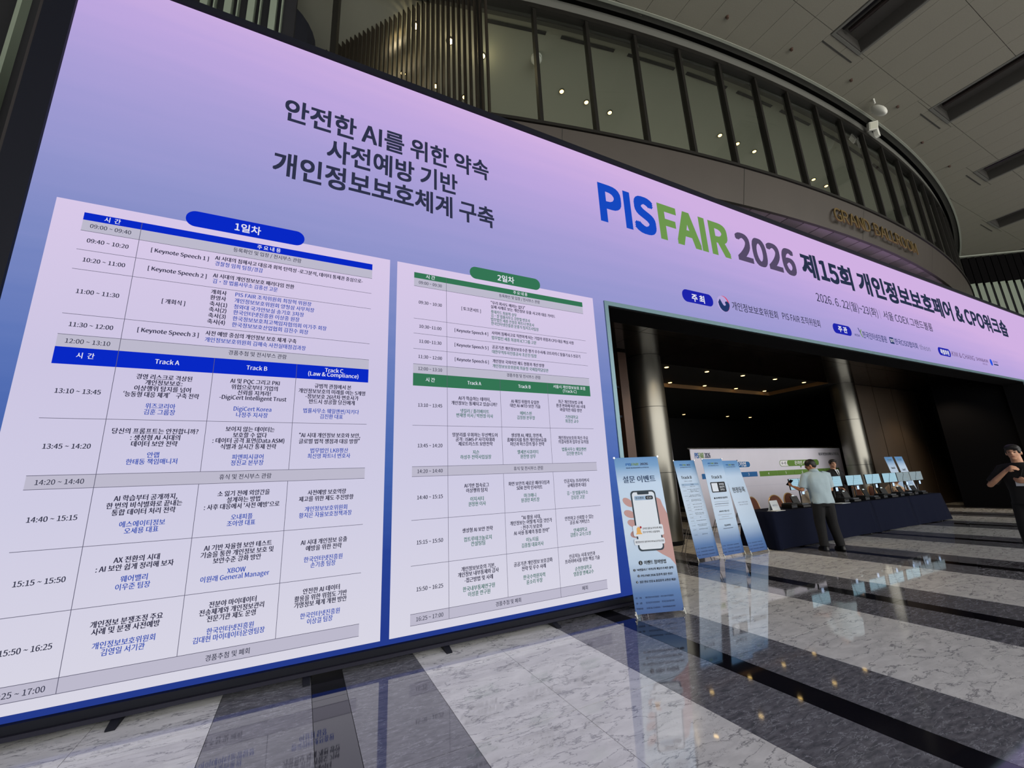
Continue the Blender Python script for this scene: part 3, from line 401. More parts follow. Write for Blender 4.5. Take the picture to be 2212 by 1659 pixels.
다+B)v$k*E$k*E(M+5(M+5(p*E(p*E*o)v*o %f&(&.&((E&*)P&7)K&Z(E&N&4&K&4){)(){)(*B%f*B
단+B)z&4*H&4*H(z+1(z+1)B*H)B*H*o)z*o %g(*&/(*(J(-)N(:)I(](J(P&5(M&5*$({*$({*G%g*G &=$v*]$v*]%=&g%=&g&U&=&U
담+B&:$r*H$r*H&e&:&e )z%9&d%9&d&B)z&B )z&}*H&}*H)7+1)7+1)Y*H)Y*H*o)z*o %g(;&/(;(J(>)N(K)I(m(J(a&5(^&5*.(z*.(z*O%g*O
당+B&x&[&C&=&1%j&C%:&x$w(m$m)b$w*:%:*L%j*:&=)b&[(m&f )L&=)r&+*#%j)r%L)L%:(m%3(2%:&h%L&Z%j&h&+(2&=(m&D )z&p*I&p*I)0+1)0+1)R*I)R*I*o)z*o %f(9&.(9(J(;)N(H)I(k(J(_&4([&4*)(z*)(z*K%f*K
대+B)5%()[%()[(J*A(J*A$l*j$l*j*o*A*o*A(m)[(m)[*e)5*e %b&&&$&&(#&)(s&4(o&W(%&L&1&J&1)p(U)p(U*7%b*7
데+B*A$l*j$l*j*o*A*o )@(v(9(v(9(S)@(S)@%()h%()h*d)@*d %c&#&$&#(%&%(s&1(o&T((&I&1&G&1)o(X)o(X*6%c*6
도+B&+(-(U(-(U%n%Q%n%Q%J+)%J+)%n)#%n)#(-*T(-*T(N&U(N&U*&*O*&*O*I&+*I
동+B&q&Q&;&5&(%d&;%7&q$v(j$l)c$v*=%7*P%d*=&5)c&Q(j&[ )L&4)t&#*%%d)t%H)L%8(j%2(,%8&a%H&R%d&a&#(,&4(j&: &+(x(U(x(U(C%Q(C%Q&|+(&|+((C)#(C)#(x*R(x*R)>&T)>&T*8*O*8*O*Y&+*Y
되+B*0$k*Z$k*Z*o*0*o (3%v)q&*)n&H(G&?(G(=)N(=)N(`&D(`&D)|)L)|)L*C%v*C%v(=&y(=&y&=&7&<%T&<%Y%t
된+B*2&)*[&)*[*n*2*n (0&f)k&t)h(7),(2(H(.(H(m)H(m)H)4&K)4&K*.)D*.)D*P%}*P%}(m&z(m&z(,&7(+%S(*%Y&c &E$v*k$v*k%=&o%=&o&@&E&@
드+B%Q%O+)%O+)%r%Q%r &+(&*T(&*T(I&T(I&T)}*O)}*O*D&+*D
등+B%Q((+(((+((K%Q(K &q&Q&;&6&(%e&;%7&q$w(j$m)c$w*=%7*P%e*=&6)c&Q(j&[ )L&5)t&#*%%e)t%I)L%8(j%2(,%8&a%I&R%e&a&#(,&5(j&; &+(v*R(v*R)=&T)=&T*:*O*:*O*]&+*]
따+B)~$l*L$l*L(M+3(M+3(q*L(q*L*o)~*o %_&.%s&.&F&/($&7&|&Z&R&S&.&Q&.)w&x)w&x*>%_*> (6&.(L&.)/&/)g&8)c&[)5&S(`&P(`)w)T)w)T*>(6*>
떻+B(7&1&f%v&V%R&f%/(7$t(}$l)h$t*9%/*H%R*9%v)h&1(}&9 )O%r)m%f)w%R)m%?)O%3(}%/(O%3(2%?((%R(2%f(O%r(}%v (i&o&5&o&5&N*k&N*k&o)8&o)8(?(i(? %^(Q%r(Q&E(R(#([&{(}&P(v&,(t&,*6&u*6&u*W%^*W (3(Q(J(Q)1(S)l([)h(~)6(v(](s(]*6)V*6)V*W(3*W )B)I*9)I*9(1*c(1*c*o*9*o*9)k)B)k
라+B)w$k*E$k*E(K+5(K+5(o*E(o*E*o)w*o %d)}(R)}(R(x%e(x%e&#&.&#(F&&)R&4)N&V(F&J&3&G&3(U(|(U(|*D%d*D
람+B&9$r*H$r*H&X&9&X ){%9&c%9&c&7){&7 )z&o*H&o*H)1+1)1+1)T*H)T*H*n)z*n %e*3(S*3(S)S%f)S%f(+&.(+(D(.)Q(:)M(](D(P&4(N&4)3(|)3(|*U%e*U
래+B%`)u(,)u(,(u%a(u%a%~&#%~&w&$(u&0(q&R&{&H&.&F&.(R(T(R(T*=%`*= )5%()[%()[(M*A(M*A$l*j$l*j*o*A*o*A(p)[(p)[*e)5*e
랜+B)5&8)]&8)](y*?(y*?&+*g&+*g*n*?*n*?)@)])@)]*f)5*f &M$v*u$v*u%=&x%=&x&I&M&I %f*$(3*$(3)?%g)?%g&o&)&o(&&r(z&}(v(C(*(8&4(6&4(z([(z([*G%f*G
랩+B&L$r*g$r*g&m*>&m*>&9&v&9&v&m&L&m *>%s*>%9&v%9&v%s )5(+)](+)]);*?);*?(&*g(&*g*n*?*n*?)])])])]*f)5*f %f*1(3*1(3)W%g)W%g(6&)(6(&(8(z(C(v(f(*(Z&4(X&4)8([)8([*S%f*S
략+B&0&/)z&/)z$l*H$l*H&Q&0&Q )z&j*H&j*H(X+1(X+1(|*H(|*H)^+1)^+1*%*H*%*H*n)z*n %e*1(S*1(S)P%f)P%f(%&.(%(D())Q(5)M(W(D(L&4(I&4)/(|)/(|*S%e*S
량+B&w&S&C&7&1%e&C%8&w$w(m$m)b$w*:%8*L%e*:&7)b&S(m&^ )L&6)r&$*#%e)r%I)L%8(m%2(1%8&g%I&Y%e&g&$(1&6(m&< )z&k*H&k*H(Y+1(Y+1(}*H(}*H)_+1)_+1*&*H*&*H*n)z*n %e*0(S*0(S)Q%f)Q%f(*&.(*(D(-)Q(9)M([(D(P&4(M&4)1(|)1(|*Q%e*Q
러+B)8(R*4(R*4$k*^$k*^*o*4*o*4(u)8(u %b)}(N)}(N(|%c(|%c%~&+%~(=&%)E&2)B&U(>&I&1&F&1(Y(x(Y(x*D%b*D
럼+B&D$r*^$r*^&Y&D&Y *4%9&n%9&n&8*4&8 )9)@*4)@*4&s*^&s*^*n*4*n*4)c)9)c %d*5(O*5(O)S%e)S%e(*&,(*(<(,)F(7)B(Y(=(O&3(L&3)3(x)3(x*W%d*W
력+B&=&+*4&+*4$k*^$k*^&M&=&M %d*1(I*1(I)L%e)L%e&{&*&{(=&})6(+)2(M(>(C&3(A&3),(s),(s*R%d*R )6(`*4(`*4&f*^&f*^*n*4*n*4**)6**)6)d*4)d*4)&)6)&
례+B*A$l*j$l*j*o*A*o %`)u&z)u&z(u%a(u%a&$%~&$&r&&(l&1(i&S&v&J&.&G&.(R(G(R(G*<%`*< (a&t)A&t)A%()j%()j*f)A*f)A)R(a)R(a)0)A)0)A(;(a(;
로+B&*&g(U&g(U%m%Q%m%Q%I+)%I+)%m)#%m)#&g*[&g*[(.&S(.&S(x*P(x*P*L&)*L&)***&***&)>&*)>
록+B&$%x*&%x*&$p*Q$p*Q&>&$&> &,(X(U(X(U()%Q()%Q&b+)&b+)())#())#(X*X(X*X(z&U(z&U)N*N)N*N*c&+*c&+*A*$*A*$)n&,)n
롬+B&.$r*O$r*O&H&.&H *%%9&W%9&W&%*%&% &,(`(U(`(U(4%Q(4%Q&n+)&n+)(4)#(4)#(`*X(`*X)%&U)%&U)R*N)R*N*d&+*d&+*C*$*C*$)r&,)r
롯+B&,([(U([(U(.%Q(.%Q&g+)&g+)(.)#(.)#([*X([*X(|&U(|&U)N*N)N*N*a&+*a&+*?*$*?*$)n&,)n (U&F(@%n&d%G%r%3&%$n&i$~(D%@(k%j)5%@)m$~*T$n*d%3)q%G)9%n)$&F)$&N(U&N
뢰+B*0$k*Z$k*Z*o*0*o (3%m)q%{)n&?(H&5(H(%)U(%)U(G&D(G&D)%)I)%)I*D%u*D%u)}({)}({)E%v)E%v(%&z(%&z&4&7&2%T&2%Y%j
료+B&*&h&k&h&k%m%Q%m%Q%I+)%I+)%m)p%m)p&h*[&h*[(/&S(/&S(x*P(x*P*L&)*L&)***&***&)?&*)? (8&h)F&h)F%m(8%m
루+B&)(>*[(>*[(a&S(a&S)?*Q)?*Q*]&(*]&(*:*&*:*&)`&))` %Q&G(T&G(T$k)#$k)#&G+)&G+)&j%Q&j
룸+B*%%9&W%9&W&$*%&$ &.$r*O$r*O&F)#&F)#&u+)&u+)(<%Q(<%Q&u(U&u(U&F&.&F &,(`*X(`*X)%&U)%&U)R*N)R*N*d&+*d&+*C*$*C*$)r&,)r
룹+B&-$r*N$r*N&^*$&^*$&,&V&,&V&^&-&^ *$%g*$%7&V%7&V%g %Q&{(U&{(U&C)#&C)#&{+)&{+)(B%Q(B &,(g*X(g*X),&U),&U)W*N)W*N*e&+*e&+*D*$*D*$)v&,)v
률+B&)$q*_$q*_%4&R%4&R%`*P%`*P&f)p&f)p(4+)(4+)(S%Q(S%Q(4&f(4&f&f&(&f&(&G*&&G*&%|&)%| )F(4)F&f(4&f(4(4 &,(t*V(t*V)7&U)7&U)^*N)^*N*b&+*b&+*C*$*C*$)z&,)z
른+B%Q&`+)&`+)(&%Q(& &-$v*X$v*X%=&V%=&V&<&-&< &,(P*X(P*X(r&U(r&U)H*N)H*N*`&+*`&+*>*$*>*$)h&,)h
를+B%Q(0+)(0+)(P%Q(P &)$r*_$r*_%5&R%5&R%`*P%`*P&g&(&g&(&H*&&H*&%}&)%} &,(r*V(r*V)5&U)5&U)]*N)]*N*a&+*a&+*C*$*C*$)y&,)y
리+B*3$k*]$k*]*o*3*o %k)}(^)}(^(y%l(y%l&#&7&#(M&&)g&5)c&W(M&J&;&G&;(V)-(V)-*D%k*D
릭+B*2&h*]&h*]*n*2*n &<&,*2&,*2$l*]$l*]&O&<&O %i*1(X*1(X)P%j)P%j(%&3(%(J())[(5)V(W(J(K&7(I&7)/)&)/)&*S%i*S
마+B%d&*)$&*)$*@%d*@ (V&L&2&L&2)z(V)z )v$l*E$l*E(J+5(J+5(n*E(n*E*o)v*o
망+B%e(=)%(=)%*K%e*K (W(_&2(_&2**(W** &x&W&C&:&1%h&C%9&x$w(m$l)b$w*:%9*L%h*:&:)b&W(m&b )L&9)r&(*#%h)r%J)L%9(m%3(2%9&h%J&Z%h&h&((2&9(m&@ )z&r*H&r*H)5+1)5+1)W*H)W*H*o)z*o
매+B%b&1(Z&1(Z*9%b*9 (3&R&.&R&.)s(3)s )7%()`%()`(L*B(L*B$l*k$l*k*o*B*o*B(p)`(p)`*e)7*e
메+B(3&R&.&R&.)s(3)s *B$l*k$l*k*o*B*o )B(x(Z(x(Z*9%b*9%b&1(Z&1(Z(U)B(U)B%()j%()j*e)B*e
면+B(X(H&5(H&5*$(X*$ *4)V*4(r)%(r)%)V *4)y)%)y)%*F%g*F%g(&)%(&)%(O*4(O*4&1*^&1*^*n*4*n &I$v*i$v*i%=&s%=&s&O&I&O
명+B(X(X&5(X&5**(X** (+&X&R&;&@%h&R%9(+$w(}$m)t$w*L%9*`%h*L&;)t&X(}&d )^&<*(&**6%h*(%K)^%9(}%2(A%9&w%K&j%h&w&*(A&<(}&B *4)$)%)$)%)^*4)^ %g(6)%(6)%(^*4(^*4&q*^&q*^*o*4*o*4*#)%*#)%*K%g*K
모+B*)(H&P(H&P*&*)*& &&(&(U(&(U%o%Q%o%Q%K+)%K+)%o)#%o)#(&*Q(&*Q*H&&*H
무+B&+(X*N(X*N*U&+*U *$(z&T(z&T*3*$*3 %Q&S(T&S(T$l(~$l(~&S+)&S+)&v%Q&v
문+B&,(o*M(o*M*X&,*X *$)5&T)5&T*7*$*7 %Q&t(X&t(X%r)&%r)&&t+)&t+)(;%Q(; &+$v*U$v*U%=&T%=&T&C&+&C
물+B&,)/*M)/*M*`&,*` *#)P&U)P&U*>*#*> &*$q*[$q*[%6&R%6&R%e*M%e*M&q)#&q)#(B+((B+((d%Q(d%Q(B(T(B(T&q&)&q&)&P*$&P*$&(&*&(
미+B%l&))-&))-*A%l*A (`&J&:&J&:){(`){ *2$k*[$k*[*o*2*o
민+B%j(().(().*F%j*F (`(I&7(I&7*$(`*$ *2&6*]&6*]*n*2*n &G${*k${*k%B&r%B&r&U&G&U
및+B%j(L).(L).*P%j*P (`(n&7(n&7*/(`*/ *2&y*[&y*[*o*2*o (m&Y&A&Y&A&9(l&9(U%i&y%F&/%2&=$m(A%0)%%f)f%0*i$m*w%2*-%F)Q%j)<&9*g&9*g&Y);&Y);(+(m(+
바+B%d&#)(&#)(*G(Y*G(Y)*&2)*&2*G%d*G (Y(d(Y&F&2&F&2(d )v$l*E$l*E(L+5(L+5(q*E(q*E*o)v*o
박+B&0&1)z&1)z$l*H$l*H&S&0&S %e(/)&(/)&*Q(X*Q(X)f&3)f&3*Q%e*Q (X)D(X(Q&3(Q&3)D )z&l*H&l*H)0+1)0+1)R*H)R*H*o)z*o
반+B%e&|)&&|)&*M(X*M(X)[&3)[&3*M%e*M (X);(X(C&3(C&3); )z&/*H&/*H(w+1(w+1)?*H)?*H*n)z*n &=$v*]$v*]%=&g%=&g&O&=&O
받+B%e(5)&(5)&*T(X*T(X)j&3)j&3*T%e*T (X)H(X(W&3(W&3)H )z&t*H&t*H)8+1)8+1)[*H)[*H*o)z*o &;$r*T$r*T%9&f%9&f&9*L&9*L&Z&;&Z
발+B%e(J)&(J)&*[(X*[(X)u&3)u&3*[%e*[ (X)T(X(l&3(l&3)T )z(8*H(8*H)D+1)D+1)g*H)g*H*o)z*o &8$q*X$q*X%7&b%7&b%j*H%j*H&~&7&~&7&])z&])z&.&8&.
방+B(9&]&k&Q&K&@&8&)&1%g&8%I&K%1&k${(9$p(m$l)E$p)o${*3%1*F%I*L%g*F&)*3&@)o&Q)E&](m&a )?&;)b&1)w%|*#%g)w%P)b%@)?%6(m%2(?%6&x%@&c%P&Z%g&c%|&x&1(?&;(m&? %e(5)&(5)&*Q(X*Q(X)h&3)h&3*Q%e*Q (X)F(X(V&3(V&3)F )z&m*H&m*H)3+1)3+1)V*H)V*H*o)z*o
백+B%f(2(a(2(a*Q(9*Q(9)d&3)d&3*Q%f*Q (9)C(9(S&3(S&3)C &E&/*=&/*=$l*g$l*g&Q&E&Q )8&p)`&p)`)0*?)0*?&m*g&m*g*n*?*n*?)R)`)R)`*f)8*f
밸+B%f(K(a(K(a*V(9*V(9)u&3)u&3*V%f*V (9)T(9(m&3(m&3)T )8(:)`(:)`)A*?)A*?(5*g(5*g*n*?*n*?)d)`)d)`*f)8*f &K$q*x$q*x%7&u%7&u%j*g%j*g&|&J&|&J&Z*=&Z*=&.&K&.
버+B(V(i(V&K&3&K&3(i %d&))$&))$(X*4(X*4$k*^$k*^*o*4*o*4({)$({)$*J(V*J(V)/&3)/&3*J%d*J
번+B(W)9(W(A&7(A&7)9 %h&{)%&{)%)%*4)%*4&-*^&-*^*n*4*n*4)H)%)H)%*O(W*O(W)Z&7)Z&7*O%h*O &I$v*i$v*i%=&s%=&s&M&I&M
벌+B(W)R(W(k&7(k&7)R %h(H)%(H)%)A*4)A*4(7*^(7*^*o*4*o*4)d)%)d)%*Y(W*Y(W)t&7)t&7*Y%h*Y &I$r*o$r*o%9&s%9&s%j*^%j*^&|&H&|&H&Y*4&Y*4&.&I&.
범+B(W)F(W(V&7(V&7)F &F$r*^$r*^&`&F&` *5%9&p%9&p&=*5&= *4)U)%)U)%*T(W*T(W)h&7)h&7*T%h*T%h(4)%(4)%)3*4)3*4&v*^&v*^*o*4*o
법+B(W)J(W(^&7(^&7)J &J$r*^$r*^&p*4&p*4&8&t&8&t&p&J&p *4%r*4%:&t%:&t%r *4)Y)%)Y)%*V(W*V(W)l&7)l&7*V%h*V%h(;)%(;)%)6*4)6*4(+*^(+*^*o*4*o
베+B(4(f(4&K&/&K&/(f *B$l*k$l*k*o*B*o )B(w(Z(w(Z*A(4*A(4)-&/)-&/*A%b*A%b&)(Z&)(Z(T)B(T)B%&)j%&)j*e)B*e
벤+B*?&#*g&#*g*o*?*o (9)7(9(B&3(B&3)7 %f&{(a&{(a(~)B(~)B&2)k&2)k*f)B*f)B)E(a)E(a*I(9*I(9)W&3)W&3*I%f*I &M$v*u$v*u%=&x%=&x&R&M&R
변+B(W)9(W(A&7(A&7)9 *4(n)%(n)%)S*4)S %h&{)%&{)%(K*4(K*4&-*^&-*^*n*4*n*4)v)%)v)%*O(W*O(W)Z&7)Z&7*O%h*O &I$v*i$v*i%=&s%=&s&M&I&M
별+B(W)R(W(j&7(j&7)R *4)5)%)5)%)h*4)h %h(H)%(H)%(p*4(p*4(6*^(6*^*o*4*o*4*-)%*-)%*Y(W*Y(W)s&7)s&7*Y%h*Y &I$r*o$r*o%9&s%9&s%i*^%i*^&{&H&{&H&Y*4&Y*4&.&I&.
보+B*))5*)(<&Q(<&Q)5 &&&u(U&u(U%n%Q%n%Q%K+)%K+)%n)#%n)#&u*R&u*R*N*)*N*))W&Q)W&Q*N&&*N
복+B&$%~*%%~*%$l*O$l*O&D&$&D )~)k)~)5&V)5&V)k &-(o(U(o(U(8%Q(8%Q&q+(&q+((8)#(8)#(o*L(o*L*d)~*d)~*0&V*0&V*d&-*d
본+B)~)])~(}&V(}&V)] %Q&d+(&d+((+)#(+)#([*L([*L*])~*])~)~&V)~&V*]&-*]&-([(U([(U(+%Q(+ &,$v*T$v*T%=&U%=&U&?&,&?
볼+B)~)x)~)L&V)L&V)x %Q(8+((8+((Z(~(Z(~)+*L)+*L*h)~*h)~*<&V*<&V*h&-*h&-)+(T)+(T(Z%Q(Z &*$q*[$q*[%6&R%6&R%c*M%c*M&n&)&n&)&N*$&N*$&%&*&%
부+B&+(L*O(L*O*[*$*[*$)x&T)x&T*[&+*[ *$)V*$(o&T(o&T)V %Q&N(T&N(T$l(~$l(~&N+)&N+)&q%Q&q
북+B&-(o*L(o*L*d)~*d)~*0&V*0&V*d&-*d )~)k)~)5&V)5&V)k &$&%*%&%*%$l*O$l*O&H)#&H)#&~+(&~+((D%Q(D%Q&~(U&~(U&H&$&H
분+B&-(_*L(_*L*`)~*`)~*%&V*%&V*`&-*` )~)a)~)%&V)%&V)a %Q&l(X&l(X%o)&%o)&&l+)&l+)(3%Q(3 &+$v*U$v*U%=&T%=&T&<&+&<
븐+B&-(Z*L(Z*L*[)~*[)~)}&V)}&V*[&-*[ )~)[)~(|&V(|&V)[ %Q&h+(&h+((/%Q(/ &,$v*T$v*T%=&U%=&U&?&,&?
비+B*2$k*[$k*[*o*2*o %l&#)2&#)2*G(d*G(d)*&:)*&:*G%l*G (d(d(d&F&:&F&:(d
사+B&g)P&^(m&D(2%z&[%K&9%e%s&9&<&a&p&|(T(;&t(a&C)4%|)N&B(|&c(V(7(>(o(5)P(5*G&g*G )v$l*E$l*E(G+5(G+5(l*E(l*E*o)v*o
산+B&g)v&X)3&1(W%O(3%g&m&Q(?&})+(M(F)6&x)K(>(k(a(C)8(5)t(5*R&g*R )z&.*H&.*H(u+1(u+1)=*H)=*H*o)z*o &=$v*]$v*]%=&h%=&h&N&=&N
삼+B&:$r*H$r*H&_&:&_ )z%9&d%9&d&=)z&= &g**&X)C&1(h%O(C%f&}&Q(P&})<(M(X)4(/)J(P(k(r(C)I(5*+(5*W&g*W )z&t*H&t*H)5+1)5+1)W*H)W*H*o)z*o
상+B&w&S&C&7&1%f&C%8&w$w(m$m)b$w*:%8*L%f*:&7)b&S(m&^ )L&6)r&$*#%f)r%J)L%9(m%3(2%9&h%J&Z%f&h&$(2&6(m&< &f*(&W)@&0(f%O(A%f&{&P(M&|)8(K(U)2(,)H(M(j(n(B)D(4*$(4*V&f*V )z&j*H&j*H)0+1)0+1)S*H)S*H*o)z*o
새+B&V)G&J(T&(&j%L&8%h%t&F&Q&k(G(3&X(k&$))&E(O&t(/(Z(#)I(#*C&V*C )8%()a%()a(J*B(J*B$l*k$l*k*o*B*o*B(m)a(m)a*e)8*e
생+B(5&P&[&5&I%d&[%7(5$w),$m)}$w*V%7*j%d*V&5)}&P),&Z )g&4*2&#*?%d*2%I)g%8),%2(K%8($%I&s%d($&#(K&4),&: &V)p&J);&*(f%Q(A%i&|&F(K&k),(3(Q(j(.)$(N(N(m(/)=(#)p(#*Q&V*Q )8&t)`&t)`),*?),*?&e*g&e*g*n*?*n*?)N)`)N)`*f)8*f
서+B*4).)$).)$(g*4(g*4$k*^$k*^*o*4*o &m)P&](W&2&j%Q&8%l%r&U&S(&(T(S&X)=%z)V&@(v&o(K(Y(<)P(<*G&m*G
석+B&=&6*4&6*4$l*^$l*^&W&=&W *4)j)+)j)+)G*4)G*4&q*^&q*^*o*4*o &i*&&Z)@&3(f%R(A%i&{&R(M(#)8(N(S)5(*)K(K(m(m(E)D(7*$(7*W&i*W
선+B*4)^)+)^)+);*4);*4&)*^&)*^*n*4*n &j)v&Z)2&3(U%R(1%i&k&R(>(#),(N(E)5&u)L(;(m(^(F)6(8)t(8*R&j*R &I$v*i$v*i%=&s%=&s&O&I&O
설+B*4)w)+)w)+)T*4)T*4(8*^(8*^*o*4*o &I$r*o$r*o%9&s%9&s%j*^%j*^&|&H&|&H&Z*4&Z*4&.&I&. &i*5&Z)Q&2(z%Q(X%h(7&R(c&~)J(N(i)6(B)L(c(m)((E)W(7*5(7*`&i*`
성+B(+&X&R&;&@%h&R%9(+$w(}$m)t$w*L%9*`%h*L&;)t&X(}&d )^&;*(&)*6%h*(%K)^%9(}%3(A%9&w%K&j%h&w&)(A&;(}&B &j*%&[)>&3(d%Q(?%h&y&S(K($)7(O(S)6(+)M(L(n(n(F)D(8*&(8*T&j*T )+)F*4)F*4&q*^&q*^*o*4*o*4)i)+)i
세+B*B$l*k$l*k*o*B*o )@)%(O)%(O(^)@(^)@%()h%()h*e)@*e &U)G&I(T&&&j%L&8%g%t&E&Q&k(I(2&X(j%~)%&C(N&t(.(Z&~)H&~*C&U*C
소+B(T%o%Q%o%Q%L+)%L+)%o(~%o(~(((T(( (R*-(9)@&U(d%b(E%t&~&^(;(?(g(i)F)8(g)t(;*_&~*q(E)|(d)=)@)#*-)#*O(R*O
속+B&$&**%&**%$l*O$l*O&K&$&K (U(?%Q(?%Q&x+)&x+)(?)#(?)#)*(U)* (T*R(K*0(3)l&k)Q&?)>%k)3%z(m&R(z(&)4(M)Q(j)v)+)Q)R)4*%(z*Y(m*j)3*9)>)i)Q)E)l)-*0)#*R)#*h(T*h
손+B&,$v*T$v*T%=&U%=&U&C&,&C (U(/%Q(/%Q&h+)&h+)(/)#(/)#(|(U(| (T*N(=)n&_)?%m)$%}(_&e(t(B)=(j)n)6)=)o(t*V(_*h)$)v)>);)m)#*N)#*c(T*c
송+B&q&K&;&1&(%a&;%6&q$v(j$m)c$v*=%6*P%a*=&1)c&K(j&U )L&/)t%z*%%a)t%G)L%7(j%2(,%7&`%G&R%a&`%z(,&/(j&4 %Q&{+(&{+((A)#(A)#))(U))(U(A%Q(A (T*R(=)u&])J%k)3%z(m&c)$(B)G(j)v)7)G)q)$*Y(m*j)3)w)J);)u)#*R)#*h(T*h
숍+B&+$r*N$r*N&f*#&f*#&6&T&6&T&f&+&f *#%p*#%9&T%9&T%p )B(G(7(G(7)$&i)$&i(G%Q(G%Q($+(($+((G)l(G)l)$)B)$ (T*U(K*5(3)s&j)[&>)J%i)@%x({&P),(%)?(M)Y(j)|),)Y)S)?*(),*]({*k)@*:)J)j)[)E)s)-*5)#*U)#*j(T*j
수+B(T*D(<)d&[)5%g(w%x(T&b(i(A)2(k)e)9)2)t(i*^(T*o(w)z)5)=)d)$*D)$*_(T*_ %Q&[(T&[(T$l(~$l(~&[+(&[+(&~%Q&~
숙+B(T*S(=)x&])M%j)6%y(p&c)((B)J(k)x)8)J)r)(*[(p*k)6)x)M)<)x)$*S)$*i(T*i &$&)*%&)*%$l*O$l*O&K)#&K)#(*+((*+((L%Q(L%Q(*(U(*(U&K&$&K
순+B(T*L(=)n&])A%k)(%{(c&d(w(B)?(k)o)7)?)r(w*Y(c*j)))x)B)<)o)$*L)$*c(T*c %Q&u(X&u(X%s)&%s)&&u+)&u+)(<%Q(< &+$v*U$v*U%=&T%=&T&D&+&D
술+B(T*[(=*(&])]%i)H%w))&a)9(A)W(j*()8)W)s)9*^))*l)H)x)])<*()$*[)$*l(T*l &*$q*[$q*[%6&R%6&R%e*M%e*M&r)#&r)#(D+((D+((f%Q(f%Q(D(T(D(T&r&)&r&)&Q*$&Q*$&(&*&(
쉽+B&>$r*Y$r*Y&c*0&c*0&1&h&1&h&c&>&c *0%l*0%9&h%9&h%l *0&y*Y&y*Y*n*0*n &;(:($(<($&U(N&U(N(>)1(C)o(K)m(j(-(^%R(]%W(: &{*L&m)z&E)U%g)>%y(y&e)>(5)s(b)B)L)$)_)D)$)Z(X)|(J*L(J*d&{*d
스+B%Q%N+)%N+)%r%Q%r (R*,(9)=&V(_%c(?%v&w&_(6(?(d(i)D)7(c)s(6*]&w*p(?)|(_)=)=)#*,)#*N(R*N
슨+B%Q&p+(&p+((7%Q(7 &,$v*T$v*T%=&U%=&U&C&,&C (T*K(=)l&^)>%k)$%|(_&d(s(B)<(k)n)7)<)q(s*X(_*j)$)x)>)<)m)$*K)$*b(T*b
습+B&+$r*L$r*L&m)~&m)~&8&T&8&T&m&+&m )~%s)~%9&T%9&T%s %Q(2+((2+((T%Q(T (T*T(=)z&])P%i):%y(t&b),(A)L(k)z)8)L)r),*[(t*k):)x)Q)<){)$*T)$*j(T*j
시+B*2$k*[$k*[*o*2*o &o)P&_(U&2&h%O&8%i%p&U&Q(*(S(X&V)C%y)]&?(z&n(N(Y(>)P(>*G&o*G
식+B&<&3*2&3*2$l*]$l*]&U&<&U *2&m*]&m*]*o*2*o &n*,&_)E&7(j%U(E%k(#&V(R(()>(U(W)?(,)T(M(t(p(K)H(=*,(=*X&n*X
신+B*2&0*]&0*]*n*2*n &G$v*k$v*k%=&r%=&r&N&G&N &n*&&_)=&7(_%V(8%m&r&V(F(()5(T(K)>&z)S(@(s(e(K)@(=*&(=*T&n*T
실+B*2(8*[(8*[*o*2*o &G$q*l$q*l%7&p%7&p%i*]%i*]&|&E&|&E&Z*3&Z*3&-&G&- &n*>&_)Y&6)$%T(^%j(<&U(i(()R(U(n)@(D)U(f(t)+(K)](=*>(=*b&n*b
심+B*2&|*]&|*]*n*2*n &F$r*]$r*]&b&F&b *3%9&o%9&o&?*3&? &n*0&_)J&6(q%U(M%j(,&U(X(()C(U(^)@(5)T(U(t(w(K)M(=*0(=*]&n*]
썬+B)N):*:):*:&1*e&1*e*o*:*o*:)])N)] &F$v*q$v*q%=&p%=&p&P&F&P ([)n(S)-(1(I&j).&b)n&b*M&9*M&9)n&2);%w(d%M(:%e&x&3(D&L(z&d(B(1&s(Y(A(q(w).(C)X&x)p(:)F(b)/)8)))n))*M([*M
아+B&4*7%g)[%X(b%g&h&4&1&p%x(P&1(y&h)-(b(y)[(P*7&p*K (<)r(V)G(`(b(V&|(<&Q&p&B&I&Q&/&|&$(b&/)G&I)r&p*% )v$l*E$l*E(J+5(J+5(n*E(n*E*o)v*o
안+B&O*H&/*9%p)}%`)^%Y)8%`(o%p(O&/(7&O((&v&~(A(((c(7(|(O)1(o)7)8)1)^(|)}(c*9(A*H&v*N (:*#(S)p(d)W(j)8(d(u(S(](:(M&v(G&W(M&>(]&.(u&()8&.)W&>)p&W*#&v** )z&/*H&/*H(w+1(w+1)>*H)>*H*o)z*o &=$v*]$v*]%=&g%=&g&Q&=&Q
않+B&8*G%i)}%Y)F%i(j&8(E&u(7(V(E)$(j)5)F)$)}(V*G&u*T (A*((])k(h)F(](|(A(c&u(Y&M(c&2(|&()F&2)k&M*(&u*2 )1&0(o%t(d%R(o%0)1$u)^$m*/$u*L%0*W%R*L%t*/&0)^&8 *$%k*2%R*$%9)^%/);%9).%R);%k)^%u )z(@*H(@*H)@+1)@+1)c*H)c*H*o)z*o &%$x&<$x&r${(V%-(O%O&{%C&O%@&O&j&%&j )I&h(F&h(F&G*u&G*u&h)s&h)s(5)I(5
애+B&**4%d)X%W(`%d&e&*&.&^%v(6&.(X&e(e(`(X)X(6*4&^*H &})n(6)D(=(`(6&z&}&P&^&B&>&P&*&z%~(`&*)D&>)n&^)| )7%()`%()`(L*B(L*B$l*k$l*k*o*B*o*B(p)`(p)`*e)7*e
앤+B&-*<%d)p%V)6%d(W&-(1&c&~(=(1(c(W(p)6(c)p(=*<&c*J (*)x(A)^(I)6(A(j(*(O&c(F&A(O&*(j%|)6&*)^&A)x&c*& )8&8)`&8)`(|*?(|*?&(*g&(*g*n*?*n*?)D)`)D)`*f)8*f &M$v*u$v*u%=&x%=&x&T&M&T
